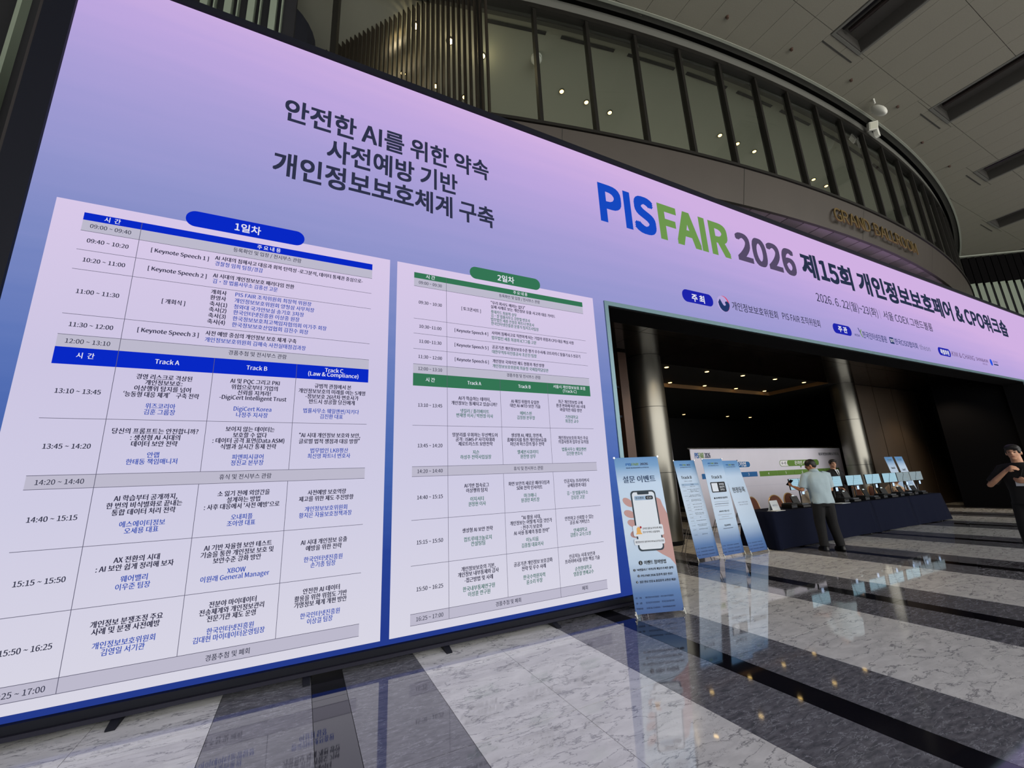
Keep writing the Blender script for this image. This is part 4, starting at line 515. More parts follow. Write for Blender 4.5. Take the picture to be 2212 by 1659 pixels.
야+B&4*7%g)[%X(b%g&h&4&1&p%x(P&1(y&h)-(b(y)[(P*7&p*K (<)r(V)G(`(b(V&|(<&Q&p&B&I&Q&/&|&$(b&/)G&I)r&p*% )v$l*E$l*E&b+3&b+3()*E()*E)3+3)3+3)V*E)V*E*o)v*o
약+B&0&8)z&8)z$l*H$l*H&Z&0&Z &F*K%|*5%c)n%Y)B%`(y%p(Z&.(D&O(6&v(1(B(6(c(D(|(Z)1(y)7)B).)n(q*5(J*K&v*S (:**(S)v(d)`(j)B(d)#(S(h(:(Y&v(T&V(Y&>(h&-)#&()B&-)`&>)v&V**&v*/ )z&p*H&p*H(Y+0(Y+0(}*H(}*H)a+0)a+0*)*H*)*H*o)z*o
양+B&8*E%j){%Y)B%j(e&8(?&v(2(X(?)((e)7)B)(){(X*E&v*S (C*%(`)h(j)B(`(x(C(_&v(U&M(_&2(x&()B&2)h&M*%&v*0 &x&W&C&:&1%h&C%9&x$w(m$m)b$w*:%9*L%h*:&:)b&W(m&c )L&:)r&(*#%h)r%K)L%:(m%3(2%:&h%K&Z%h&h&((2&:(m&@ )z&q*H&q*H([+0([+0)#*H)#*H)c+0)c+0***H***H*o)z*o
어+B(3)x(K)`(Z)9(`(b(Z(/(K&d(3&K&q&B&R&K&;&d&,(/&&(b&,)9&;)`&R)x&q*% *4(v),(v)#)J(n)q(V*3(8*D&q*K&J*C&+*/%o)i%_)<%Y(b%_(,%o&Z&+&9&J&#&q%x(9&#(W&6(p&T)#&~),(T*4(T*4$k*^$k*^*o*4*o
업+B(@*-([)o(f)J([)%(@(h&t(_&K(h&/)%&%)J&/)o&K*-&t*6 &J$r*^$r*^&s*4&s*4&:&t&:&t&s&J&s *4%t*4%9&t%9&t%t *4)])1)](x*/(O*N&t*Y&6*K%h*&%X)J%h(n&6(I&t(;(P(F(y(f)2):*4):*4(/*^(/*^*o*4*o
없+B&+$r(n$r(n&s(G&s(G&:&R&:&R&s&+&s (G%v(G%7&R%7&R%v (@*.([)q(f)L([)&(@(j&t(a&K(j&/)&&%)L&/)q&K*.&t*7 )l&O)b%|)F%Q(t%3).$n)a%7*$%j*D%6*x$n+2%3*`%P*C%{*:&O*:&v)l&v *4)_)1)_(x*1(O*O&t*Z&6*L%h*(%X)L%h(p&6(J&t(=(P(H(y(h)2);*4);*4(2*^(2*^*o*4*o
에+B*B$l*k$l*k*o*B*o &})n(6)D(=(`(6&z&}&P&^&B&>&P&*&z%~(`&*)D&>)n&^)| &**4%d)X%W(`%d&e&*&.&^%v(4&,(U&^(d(P)B(P)B%()j%()j*e)B*e)B(s(d(s(T)b(3*7&^*H
엘+B*?(6*g(6*g*n*?*n (7*$(J)O(7(z&c(h&3(z%|)O&3*$&c*8 &-*L%d*)%V)O%d(v&-(R&c(E(9(P(^(n(o)?)C)?)C(9)k(9)k*e)C*e)C)b(o)b(]*2(8*N&c*X &K$r*y$r*y%9&u%9&u%j*g%j*g&|&J&|&J&Z*=&Z*=&/&K&/
여+B(<)r(V)G(`(b(V&|(<&Q&q&B&J&Q&0&|&&(b&0)G&J)r&q*% *4)A*4(.)&(.)+(F),(b)+)$)%)A *4)d(u)d(M*9&q*K&5*7%i)[%Y(b%i&h&5&1&q%x(P&0(x&g*4&g*4$k*^$k*^*o*4*o
역+B&=&7*4&7*4$l*^$l*^&X&=&X (@*&([)h(f)B([(v(@([&t(R&K([&0(v&%)B&0)h&K*&&t*1 *4({).({)3)B).)d*4)d &7*F%h){%X)B%h(d&7(=&t(/(N(:(v(X*4(X*4&r*^&r*^*o*4*o*4*+(w*+(N*I&t*T
연+B(@)}([)b(f)9([(l(@(P&t(G&K(P&0(l&%)9&0)b&K)}&t*, *4(p)-(p)3)9)1)M)-)`*4)` &7*B%h)u%X)9%h(X&7(1&t&}(M(-(v(M*4(M*4&-*^&-*^*n*4*n*4*&(v*&(M*E&t*Q &K$v*k$v*k%=&u%=&u&P&K&P
열+B(@*3([)v(f)Q([)-(@(p&t(g&K(p&0)-&%)Q&0)v&K*3&t*< *4)q*4)4)/)4)3)Q).)q *4*7(w*7(N*T&t*_&6*Q%h*-%X)Q%h(w&6(Q&t(D(O(O(x(n*4(n*4(:*^(:*^*o*4*o &I$r*o$r*o%9&s%9&s%k*^%k*^&~&H&~&H&]*4&]*4&/&I&/
염+B(@*&([)i(f)C([(x(@(_&t(U&K(_&0(x&%)C&0)i&K*&&t*1 &F$r*^$r*^&b&F&b *5%9&p%9&p&?*5&? *4)f*4(}).(})3)C)-)f *4*-(u*-(M*I&t*T&7*F%h){%X)C%h(f&7(@&t(2(M(<(v(Y*4(Y*4&y*^&y*^*o*4*o
영+B(@*%([)h(f)A([(w(@(]&t(S&K(]&0(w&%)A&0)h&K*%&t*/ (,&[&R&=&@%j&R%:(,$w(}$m)s$w*L%:*`%j*L&=)s&[(}&f )^&>*)&,*6%j*)%L)^%9(}%3(A%9&v%L&i%j&v&,(A&>(}&E *4)f*4(y)-(y)3)A)-)f *4*,(u*,(L*H&t*S&7*E%h)z%X)A%h(d&7(=&t(0(L(:(u(V*4(V*4&q*^&q*^*o*4*o
예+B*B$l*k$l*k*o*B*o &v)t(.)[(9)6(>(`(9(-(.&b&v&J&^&B&E&J&2&b&&(-%~(`&&)6&2)[&E)t&^)| )C(+(a(+(d(D(e(`(d(z(a)8)C)8 &<*A%}*,%i)g%[):%W(`%[()%i&W%}&6&<%}&^%v(%%~(B&;(W&c)C&c)C%()k%()k*e)C*e)C)Z(W)Z(C*&(%*?&^*H
오+B)O*#)|)a*2)4)|(a)O(C(j(8()(C&W(a&G)4&W)a()*#(j*/ %Q%K+)%K+)%o)#%o)#&s)p(**G(S*Z)4*D)s)e*A(j*P&o*A&4)s%z)4&1(S&e(*(U&s(U%o%Q%o
온+B)M*8)v*#**)a)v)A)M).(j)((+).&^)A&O)a&^*#(+*8(j*? &p*U&8*6&#)a&5)2&f(o(U(a(U(1%Q(1%Q&j+(&j+((1)#(1)#(a)o(o*C)2*T)a*@*6)d*U(j*a &,$v*T$v*T%=&U%=&U&D&,&D
와+B(M*#(j)f(t)@(j(v(M(](#(S&U(]&9(v&/)@&9)f&U*#(#*- (#%v)]&*)Y&I(x&C(9&?(9(1(m(C)5(h)B)@)2)x(c*C(#*P&@*C%q)x%a)@%n(h&6(C&k(1&k&=&+&<%L&<%R%t )v$l*D$l*D(D+2(D+2(h*D(h*D*o)v*o
완+B(Z*)(o)Y(Z)0(%({&K)0&7)Y&K*)(%*9 (&&h)`&x)](<({(4(<(0(<(](l(l)0)/);)Y)-*.(a*M(%*Y&F*M%y*.%k)Y%w)/&<(k&m([&m(.&.(-%Q(,%V&e )y%|*H%|*H(g+0(g+0)/*H)/*H*n)y*n &8$v*X$v*X%>&b%>&b&?&8&?
외+B(Y)~(w)f)%)@(w(v(Y(](0(S&a(]&D(v&9)@&D)f&a)~(0*, *0$k*Z$k*Z*o*0*o (0%w)q&-)n&K),&C(D&?(D(1(z(C)B(h)O)@)?)x(o*C(0*P&K*C%{)x%k)@%x(h&@(C&v(1&v&=&4&<%T&<%Y%t
요+B)P*%)|)d*2)7)|(f)P(H(j(=()(H&W(f&G)7&W)d()*%(j*0 &o*C&4)u%z)7&/(Z&](4&]%o%Q%o%Q%K+)%K+)%o)y%o)y(4*J([*Z)7*D)u)e*C(j*Q (+(#(I&y(j&x)0&y)O(#)O%o(+%o
용+B&q&O&;&4&(%d&;%7&q$v(j$m)c$v*=%7*P%d*=&4)c&O(j&X )L&2)t%}*%%d)t%H)L%8(j%2(,%8&a%H&R%d&a%}(,&2(j&8 )M*?)v*-**)l)v)O)M)>(j)8(+)>&^)O&O)l&^*-(+*?(j*E &o*[&7*>&#)l&2)C&])(&](B%Q(B%Q&|+(&|+((B)x(B)x)(*F)C*T)l*A*>)e*[(j*f (+(x(H(t(j(s)0(t)N(x)N(B(+(B
우+B&q*O&9*-&$)R&9(y&q(U(j(I)c(U*?(y*S)R*?*-)c*O(j*] )L*2)u)v*))R)u)/)L(t(j(l(,(t&_)/&O)R&_)v(,*2(j*: %Q&V(T&V(T$l(~$l(~&V+)&V+)&z%Q&z
운+B&q*W&8*8&$)b&8)1&q(m(j(b)d(m*@)1*T)b*@*8)d*W(j*c )K*:)t*%*()b)t)C)K)/(j))(-)/&`)C&Q)b&`*%(-*:(j*A %Q&u(X&u(X%t)(%t)(&u+)&u+)(<%Q(< &+$v*U$v*U%>&U%>&U&E&+&E
울+B&n*`&7*E&#)u&7)I&n)/(j)%)f)/*A)I*T)u*A*E)f*`(j*i )N*C)w*3**)u)w)Z)N)K(j)E(*)K&^)Z&O)u&^*3(**C(j*I &*$q*[$q*[%6&R%6&R%f*M%f*M&r)#&r)#(A+((A+((c%Q(c%Q(A(T(A(T&r&)&r&)&Q*$&Q*$&)&*&)
움+B&p*[&8*>&#)k&8)<&p({(j(q)e({*A)<*T)k*A*>)e*[(j*f )M*>)v*,**)k)v)N)M)<(j)6(+)<&^)N&O)k&^*,(+*>(j*E *&%9&R%9&R&1*&&1 %Q(+(U(+(U&R&)&R&)$r*P$r*P&R)#&R)#(++((++((M%Q(M
워+B&[*Q&7*?%z)}%r)X%z)3&7(r&[(`(/(Y(](`)%(r)>)3)F)X)>)})%*?(]*Q(/*W (L*3(e*&(t)p(z)X(t)A(e)/(L(~(/(z&k(~&S)/&C)A&>)X&C)p&S*&&k*3(/*7 &4&l&s&n&s$z(A$z(A&p)*&u)n&~)l(B(`(8&R(4%O(4%U&l )&&%*3&%*3$l*^$l*^*n*3*n*3&G)&&G
원+B&M*Q&&*6%t)g&&)<&M(|(.(s(i(|)4)<)C)g)4*6(i*Q(.*[ (b*/(v)g(b)C(.)7&T)C&@)g&T*/(.*< &6(/&x(0&x&3(G&3(G(3)*(8)h(@)e(_(((S%O(P%T(. )0&R*2&R*2&#*[&#*[*n*2*n*2&q)0&q &5$v*g$v*g%=&_%=&_&E&5&E
월+B&M*]&%*E%s)|&%)V&M)?(.)7(i)?)5)V)C)|)5*E(i*](.*f (c*=(w)|(c)_(.)T&S)_&?)|&S*=(.*H &3(Y&r(Z&r&q(@&q(@(])l(i)i))(+(z%P(x%U(Y )2(/*2(/*2&r*[&r*[*n*2*n*2(J)2(J &<$q*k$q*k%4&e%4&e%^*[%^*[&b&:&b&:&C*2&C*2%z&<%z
웨+B&6*F%n*)%b)W%n)+&6(i&j(_(B(i(e)+(r)W(e*)(B*F&j*Q (;)~(L)W(;)2&j(~&=)2&,)W&=)~&j*1 *@$l*i$l*i*o*@*o (K&3)E&3)E%))m%))m*e)E*e)E&S(K&S %}&s&S&u&S%6&|%6&|&w(T&|)+(()((G&c(=%K(;%Q&s
위+B&]*Q&8*>%{)|%s)U%{)/&8(m&](Y(1(R(`(Y)*(m)B)/)J)U)B)|)**>(`*Q(1*X (O*2(h*%(x)n(~)U(x)=(h)+(O(z(1(v&m(z&U)+&E)=&@)U&E)n&U*%&m*2(1*6 *3$l*]$l*]*n*3*n &7&e&z&g&z$z(H$z(H&i)/&o)p&y)m(=(`(2&S(-%P(,%V&d
유+B&q*O&9*-&$)S&9(z&q(W(j(K)c(W*?(z*S)S*?*-)c*O(j*] )L*2)u)v*))S)u)0)L(u(j(m(,(u&_)0&O)S&_)v(,*2(j*: %Q&X&a&X&a$l(1$l(1&X)H&X)H$l)s$l)s&X+)&X+)&{%Q&{
육+B&p*Y&8*;&#)h&8)8&p(u(j(k)e(u*A)8*T)h*A*;)e*Y(j*d )M*<)v*)**)h)v)J)M)7(j)1(+)7&^)J&O)h&^*)(+*<(j*B &$&%*%&%*%$l*O$l*O&H)q&H)q(%+((%+((H%Q(H%Q(%&d(%&d&H&$&H )G(%)G&H(2&H(2(%
윤+B&q*W&8*8&$)c&8)2&q(n(j(c)d(n*@)2*T)c*@*8)d*W(j*c )K*:)t*%*()c)t)C)K)0(j))(-)0&`)C&Q)c&`*%(-*:(j*A %Q&x(,&x(,%u(U%u(U&x)K&x)K%u)u%u)u&x+(&x+((?%Q(? &)$v*X$v*X%=&S%=&S&@&)&@
율+B&n*`&7*E&#)u&7)I&n)/(j)%)f)/*A)I*T)u*A*E)f*`(j*i )N*C)w*3**)u)w)Z)N)K(j)E(*)K&^)Z&O)u&^*3(**C(j*I &*$q*[$q*[%6&R%6&R%f*M%f*M&r)l&r)l(C+((C+((e%Q(e%Q(C&g(C&g&r&)&r&)&Q*$&Q*$&)&*&) )A(C)A&r(5&r(5(C
으+B&p*A&5)q%z).&5(F&p&v(j&f)e&v*D(F*Z).*D)q)e*A(j*Q )O*#)|)_*2).)|(X)O(9(j(-()(9&W(X&G).&W)_()*#(j*/ %Q%M+)%M+)%q%Q%q
은+B%Q&m+(&m+((4%Q(4 &p*S&8*5&#)_&8).&p(i(j(_)d(i*@).*T)_*@*5)d*S(j*_ )M*6)v)}**)_)v)@)M),(j)%(+),&^)@&O)_&^)}(+*6(j*= &,$v*T$v*T%=&U%=&U&D&,&D
을+B&n*^&7*B&#)s&7)G&n),(j(~)f),*A)G*T)s*A*B)f*^(j*g )N*A)w*1**)s)w)X)N)H(j)C(*)H&^)X&O)s&^*1(**A(j*G %Q(=+((=+((`%Q(` &*$q*[$q*[%6&R%6&R%f*M%f*M&r&)&r&)&Q*$&Q*$&)&*&)
응+B%Q(#+((#+((F%Q(F &q&O&;&4&(%c&;%6&q$u(j$l)c$u*=%6*P%c*=&4)c&O(j&Y )L&3)t%}*%%c)t%H)L%7(j%1(,%7&a%H&R%c&a%}(,&3(j&9 &p*X&8*:&#)g&8)8&p(u(j(k)e(u*A)8*T)g*A*:)e*X(j*c )M*;)v*)**)g)v)I)M)7(j)1(+)7&^)I&O)g&^*)(+*;(j*A
의+B&K*?%{)u%k)<%{(_&K(9(0(,(o(9)?(_)O)<)?)u(o*?(0*M (Y){(w)b)%)<(w(r(Y(Y(0(P&a(Y&D(r&9)<&D)b&a){(0*) *0$k*Z$k*Z*o*0*o (0%w)q&.)n&L(-&?%T&=%Y%u
이+B*2$k*[$k*[*o*2*o &?*7%q)[%c(b%q&h&?&1&|%x(]&1)*&h)9(b)*)[(]*7&|*K (G)r(c)G(l(b(c&|(G&Q&|&B&S&Q&9&|&0(b&9)G&S)r&|*%
인+B*2&1*]&1*]*n*2*n &Q*H&1*9%r)}%b)^%[)9%b(o%r(O&1(7&Q((&x&~(C(((e(7(~(O)3(o)9)9)3)^(~)}(e*9(C*H&x*N (<*#(T)p(f)W(l)9(f(u(T(](<(M&x(H&X(M&@(]&/(u&*)9&/)W&@)p&X*#&x** &G$v*k$v*k%=&r%=&r&S&G&S
일+B&G*V%}*A%e)|%[)S%e)*%}(e&G(P&w(I(K(P(q(e).)*)7)S).)|(q*A(K*V&w*^ (;*6(S*((d)n(j)S(d)8(S(~(;(p&w(l&X(p&?(~&/)8&*)S&/)n&?*(&X*6&w*; *2(:*](:*]*o*2*o &G$r*l$r*l%9&p%9&p%k*]%k*](#&E(#&E&^*3&^*3&/&G&/
잃+B*2(=*[(=*[*o*2*o )L&-)0%r)%%Q)0%/)L$u)u$m*C$u*_%/*j%Q*_%r*C&-)u&5 *9%i*E%Q*9%8)u%/)U%8)J%Q)U%i)u%r &:*P%k*-%[)S%k(y&:(U&w(I(X(U)&(y)7)S)&*-(X*P&w*^ (C*2(`)v(j)S(`)0(C(t&w(l&O(t&4)0&*)S&4)v&O*2&w*; &,$s&D$s(4$u(q$|(m%A(7%9&S%8&S%k(^%k(^&|&+&|&+&[(5&[(5&.&,&. )b&g(o&g(o&G*|&G*|&g*/&g*/(6)b(6
임+B*2&z*]&z*]*n*2*n &F$r*]$r*]&b&F&b *3%9&o%9&o&?*3&? &:*H%l)~%[)F%l(j&:(D&x(6(Z(D)*(j)9)F)*)~(Z*H&x*V (E**(a)l(l)F(a(|(E(c&x(Y&O(c&4(|&*)F&4)l&O**&x*3
입+B*2(/*](/*]*o*2*o &G$r*]$r*]&s*3&s*3&<&p&<&p&s&G&s *3%v*3%9&p%9&p%v &:*K%l*%%[)J%l(n&:(I&x(<(Z(I)*(n)9)J)**%(Z*K&x*X (E*,(a)o(l)J(a)$(E(h&x(_&O(h&4)$&*)J&4)o&O*,&x*5
있+B*2&z*]&z*]*n*2*n &:*F%l)|%[)C%l(g&:(B&x(4(Z(B)*(g)9)C)*)|(Z*F&x*S (E*&(a)i(l)C(a(y(E(a&x(W&O(a&4(y&*)C&4)i&O*&&x*0 )[&M)K%o(v%<(E%m(6&M(6&f&i&f&i&M&^%|&>%S%h%6%}$r&X%:&|%l(@%8(w$n)O%9)p%n*7%:*q$r+*%6*S%R*4%z**&M**&f)[&f
자+B%Z)x&h)x&h)>&V(J&+&`%J&/%c%i&M&J&}(J(O&Q)8%t)P&:(p&i(E(O(6)>(6)x)@)x)@*?%Z*? )v$l*E$l*E(H+5(H+5(l*E(l*E*o)v*o
장+B&w&U&C&8&1%g&C%9&w$w(m$m)b$w*:%9*L%g*:&8)b&U(m&` )L&8)r&%*#%g)r%J)L%9(m%3(2%9&h%J&Z%g&h&%(2&8(m&> %]**&h**&h)s&X)5&1(]%O(:%e&t&P(D&}).(M(M)6(%)I(G(j(g(D);(6)t(6**)@**)@*L%]*L )z&l*H&l*H)2+1)2+1)U*H)U*H*o)z*o
재+B):%()c%()c(H*C(H*C$l*l$l*l*o*C*o*C(l)c(l)c*e):*e %W)q&U)q&U)M&I(Q&(&f%L&4%g%o&G&M&k(E(2&V(l&#)*&D(N&r(-(Y&~)M&~)q(v)q(v*8%W*8
쟁+B(5&R&[&6&I%e&[%8(5$w),$m)}$w*V%8*j%e*V&6)}&R),&] )g&6*2&$*?%e*2%I)g%8),%2(K%8($%I&s%e($&$(K&6),&< %]*%&U*%&U)m&J)5&+(_%S(<%j&w&F(D&j)#(0(K(e((({(H(J(g(,)8&})m&}*%(s*%(s*H%]*H )8&v)a&v)a)-*?)-*?&h*g&h*g*n*?*n*?)O)a)O)a*f)8*f
저+B)-([*4([*4$k*^$k*^*o*4*o*4(~)-(~ %_)x&k)x&k)C&Y(M&/&b%M&1%g%k&Q&M($(O(R&S)=%u)V&;(u&i(J(Q(:)C(:)x)F)x)F*?%_*?
적+B&=&3*4&3*4$l*^$l*^&U&=&U %a*-&k*-&k)v&])7&4(_%S(;%i&u&T(F(%)1(Q(M)9($)N(E(o(g(H)<(:)v(:*-)C*-)C*O%a*O *4)R)5)R)5)/*4)/*4&n*^&n*^*o*4*o
전+B*4)K)3)K)3))*4))*4&0*^&0*^*n*4*n &K$v*k$v*k%=&u%=&u&M&K&M %a*&&k*&&k)l&c)<&J(l&&(I%S(1%i&j&?(*&g(P(%)%(?(U(e(2)9&u)N(;(|(R(X(s(B)@(:)l(:*&)C*&)C*I%a*I
점+B&F$r*^$r*^&^&F&^ *5%9&p%9&p&<*5&< *4)W)4)W)4)4*4)4*4&t*^&t*^*o*4*o %a*/&k*/&k)y&]);&4(b%S(>%i&x&T(I(%)4(P(P)9(&)N(H(o(j(H)@(:)y(:*/)C*/)C*Q%a*Q
접+B&J$r*^$r*^&q*4&q*4&9&t&9&t&q&J&q *4%s*4%9&t%9&t%s *4)Z)4)Z)4)8*4)8*4(,*^(,*^*o*4*o %a*1&k*1&k*$&])B&4(i%S(E%i(#&T(Q(%);(P(W)9(/)N(O(o(q(H)G(:*$(:*1)C*1)C*S%a*S
정+B(I&]&z&R&Z&@&F&)&@%g&F%H&Z%1&z${(I$p(}$l)V$p*%${*E%1*X%H*`%g*X&)*E&@*%&R)V&](}&a )P&<)s&2*.%}*6%g*.%P)s%@)P%5(}%2(N%5(,%@&q%P&j%g&q%}(,&2(N&<(}&@ *4)R)5)R)5)0*4)0*4&o*^&o*^*o*4*o %a*+&k*+&k)v&c)F&K(v&&(R%S(9%i&s&?(3&g(Z(%)1(@(a(e(=)9($)N(F(|(^(X(~(B)K(:)w(:*+)C*+)C*M%a*M
제+B*A$l*j$l*j*o*A*o )A)$(P)$(P(^)A(^)A%()i%()i*d)A*d %X)r&T)r&T)H&M(e&:(+%v&U%L&1%f%m&4&5&S&g&i(F&~&k(A&=(j%w)(&;(X&^(:(1(((h&})H&})r(t)r(t*9%X*9
조+B(U%o%Q%o%Q%K+)%K+)%o)$%o)$(&(U(& %t)}(T)}(T)t(;)/&X(U%f(8%w&r&a(/(A(X(k)6)9(Y)v(0*`&t*q(:)}(V)>)/)$)t)$)}*a)}*a*E%t*E
종+B&q&K&;&0&(%a&;%6&q$v(j$m)c$v*=%6*P%a*=&0)c&K(j&T )L&.)t%z*%%a)t%G)L%7(j%2(,%7&`%G&R%a&`%z(,&.(j&4 %Q&z+(&z+((A)#(A)#)&(U)&(U(A%Q(A %x*7(O*7(6)e&X)C%i)1%x(k&e(|(D)@(j)m)5)@)p(|*](k*l)1)|)C)B)e)**7*^*7*^*Y%x*Y
주+B%y*0(R*0(R*.(;)P&[)$%j(h%z(F&d(Z(B(~(j)T)6(~)q(Z*Z(F*k(h)y)$)>)P)&*.)&*0*[*0*[*Q%y*Q %Q&X(T&X(T$l(~$l(~&X+(&X+(&{%Q&{
준+B%x*6(O*6(9)^&[)6%k(|%z(Z&f(m(D)4(j)d)4)4)o(m*Z(Z*j(|)y)6)@)^)**6*^*6*^*W%x*W %Q&r(X&r(X%q)&%q)&&r+)&r+)(9%Q(9 &+$v*U$v*U%=&T%=&T&B&+&B
중+B)L&1)t%|*%%c)t%H)L%8(j%2(,%8&a%H&R%c&a%|(,&1(j&7 %Q(,(U(,(U&W&g&K&8&0&(%c&;%6&q$v(j$m)c$v*=%6*P%c*@&0)m&K)#&W)#(,+((,+((N%Q(N %x*7(O*7(6)e&X)B%i)0%x(j&e({(D)?(j)l)5)?)p({*](j*l)0){)B)B)e)**7*^*7*^*Y%x*Y
즈+B%Q%M+)%M+)%q%Q%q %t)z(T)z(T)f(;(}&X(G%f(+%w&e&a&|(A(K(k)))9(L)v&~*`&g*q(-)}(H)>(})$)f)$)z*a)z*a*A%t*A
증+B%Q()+(()+((K%Q(K &q&R&;&6&(%e&;%7&q$w(j$m)c$w*=%7*P%e*=&6)c&R(j&] )L&5)t&#*%%e)t%I)L%9(j%3(,%9&a%I&R%e&a&#(,&5(j&; %x*5(O*5(7)b&Y)?%i)-%x(g&e(w(D)<(j)i)5)<)p(w*](g*l)-){)?)B)b)**5*^*5*^*W%x*W
지+B*2$l*[$l*[*o*2*o %a)x&p)x&p)>&_(I&3&_%Q&/%j%i&U&J(*(I(Y&P)F%t)^&:({&g(O(L(?)>(?)x)N)x)N*?%a*?
직+B*2&k*]&k*]*o*2*o &<&0*2&0*2$l*]$l*]&R&<&R %c*,&q*,&q)v&b)7&9(_%W(<%n&w&Y(G(,)0(X(L)C(#)X(E(w(f(N);(@)v(@*,)L*,)L*N%c*N
진+B*2&0*]&0*]*n*2*n %c*%&q*%&q)i&b)*&9(Q%W(/%n&i&Y(:(,(~(X(?)C&r)X(8(w(X(N).(@)i(@*%)L*%)L*H%c*H &G$v*k$v*k%=&r%=&r&O&G&O
차+B&f)z%Y)z%Y)X&f)X&f)5&^(V&E&|%{&N%M&/%e%j&:&0&a&a&{(@(9&d(^&7)1%r)H&7(v&V(R(&(<(Y(4)5(4)X)>)X)>)z(4)z(4*f&f*f )v$l*E$l*E(E+5(E+5(i*E(i*E*o)v*o
찬+B&i*0%_*0%_)j&i)j&i)^&Z(|&2(K%R(+%h&e&Q(3&~(t(N(8)7&m)L(3(l(R(E)%(7)^(7)j)A)j)A*0(8*0(8*l&i*l )z&-*H&-*H(t+1(t+1);*H);*H*o)z*o &=$v*]$v*]%=&g%=&g&J&=&J
찰+B&i*?%_*?%_)y&i)y&i)r&Y)?&1(q%P(V%c(6&P(Y&~)8(P(_);(?)M(`(n(x(E)B(7)r(7)y)A)y)A*?(8*?(8*p&i*p )z(3*H(3*H)A+1)A+1)d*H)d*H*o)z*o &8$q*X$q*X%7&b%7&b%g*H%g*H&x&7&x&7&V)z&V)z&+&8&+
참+B&:$r*H$r*H&[&:&[ )z%9&d%9&d&:)z&: &i*9%_*9%_)r&i)r&i)k&Z)1&2(^%Q(?%f&z&Q(F&~)*(N(K)8(&)L(H(l(f(E)6(7)k(7)r)A)r)A*9(8*9(8*q&i*q )z&q*H&q*H)3+1)3+1)U*H)U*H*o)z*o
채+B&T)u%X)u%X)Q&T)Q&T)=&H(M&&&f%M&5%g%p&D&L&i(A(2&R(k%z)(&>(N&l(-(P&|)=&|)Q(w)Q(w)u&|)u&|*^&T*^ ):%()c%()c(H*C(H*C$l*l$l*l*o*C*o*C(l)c(l)c*e):*e
책+B&E&,*=&,*=$l*g$l*g&N&E&N &U*2%_*2%_)l&U)l&U)g&J).&+(Y%U(9%j&u&G(B&k(}(3(F(k&})#(A(M(a(.)2&~)g&~)l(t)l(t*2&~*2&~*i&U*i )8&j)a&j)a)-*?)-*?&g*g&g*g*n*?*n*?)O)a)O)a*f)8*f
처+B)-(J*4(J*4$k*^$k*^*o*4*o*4(m)-(m &k)z%_)z%_)X&k)X&k)5&[(C&3&]%R&/%j%j&S&F($(A(R&K)<%r)S&7(r&c(H(F(9)5(9)X)D)X)D)z(:)z(:*f&k*f
천+B&i*1%_*1%_)k&i)k&i)]&Z({&3(H%R((%h&b&R(1(#(r(P(5):&j)N(0(n(O(E(~(7)](7)k)A)k)A*1(8*1(8*l&i*l *4)<)2)<)2(u*4(u*4&**^&**^*n*4*n &K$v*k$v*k%=&u%=&u&H&K&H
철+B&i*A%_*A%_)z&i)z&i)p&Y)=&1(p%P(T%c(4&P(W&~)6(Q(])?(=)Q(^(p(u(F)@(7)p(7)z)A)z)A*A(8*A(8*q&i*q *4)W)4)W)4)6*4)6*4(5*^(5*^*o*4*o &I$q*o$q*o%7&s%7&s%h*^%h*^&z&H&z&H&X*4&X*4&,&I&,
첨+B&F$r*^$r*^&Y&F&Y *5%9&p%9&p&7*5&7 &i*9%_*9%_)r&i)r&i)i&Z)/&2([%Q(=%f&x&Q(D&~)((P(I)<($)O(F(o(c(F)3(7)i(7)r)A)r)A*9(8*9(8*q&i*q *4)I)4)I)4)&*4)&*4&q*^&q*^*o*4*o
청+B(+&T&R&8&@%f&R%8(+$w(}$m)t$w*L%8*`%f*L&8)t&T(}&_ )^&7*(&%*6%f*(%J)^%9(}%2(A%9&w%J&j%f&w&%(A&7(}&= &i*7%_*7%_)q&i)q&i)h&Z)-&3(W%R(7%g&r&R(@(#)%(P(G);&~)O(C(o(a(F)2(7)h(7)q)A)q)A*7(8*7(8*q&i*q *4)G)3)G)3)$*4)$*4&k*^&k*^*o*4*o
체+B*A$l*j$l*j*o*A*o )A(p(V(p(V(M)A(M)A%()i%()i*d)A*d &T)u%Z)u%Z)R&T)R&T)<&M(_&:()%w&U%M&3%g%o&4&6&S&e&i(@&~&h(B&=(k%y)(&=(Y&^(;(.(((a&|)<&|)R(u)R(u)u&|)u&|*^&T*^
최+B*0$k*Z$k*Z*o*0*o (0%r)q&()n&G).&?(H&:(H(3&z(3&z&8&6&7%T&7%Y%o &z*3%m*3%m)l&y)l&j)3&A(a%b(D%v(#&b(J(4).(b(M)M(()a(I)%(e(X)5(H)l)V)l)V*3(H*3(H*k&z*k
추+B%Q&H(U&H(U$k)#$k)#&H+(&H+(&k%Q&k (U*6%z*6%z)o(U)o(>)9&_(k%l(T%{(3&d(E(B(f(k)7)7(f)q(E*Y(3*i(T)v(k);):)#)o*Z)o*Z*6)#*6)#*o(U*o
축+B&$%}*%%}*%$m*O$m*O&C)#&C)#&x+(&x+((>%Q(>%Q&x(U&x(U&C&$&C %|){(S){(I)_(2)F&k)3&@)$%j(x%w(W&R(b(&(r(N)/(j)M)*)/)Q(r*%(b*](W*j(x*8)$)i)3)F)F)/)_)%){*X){*X*A)#*A)#*q(U*q(U*A%|*A
출+B&*$q*[$q*[%6&R%6&R%b*M%b*M&k)#&k)#(9+&(9+&(Y%R(Y%R(9(U(9(U&k&)&k&)&K*$&K*$&#&*&# %|*%(R*%(8)Z&Z)?%h)3%t(n&b(z(B)7(j)[)7)7)s(z*`(n*m)3)z)?)A)Z)&*%*X*%*X*F)#*F)#*q(U*q(U*F%|*F
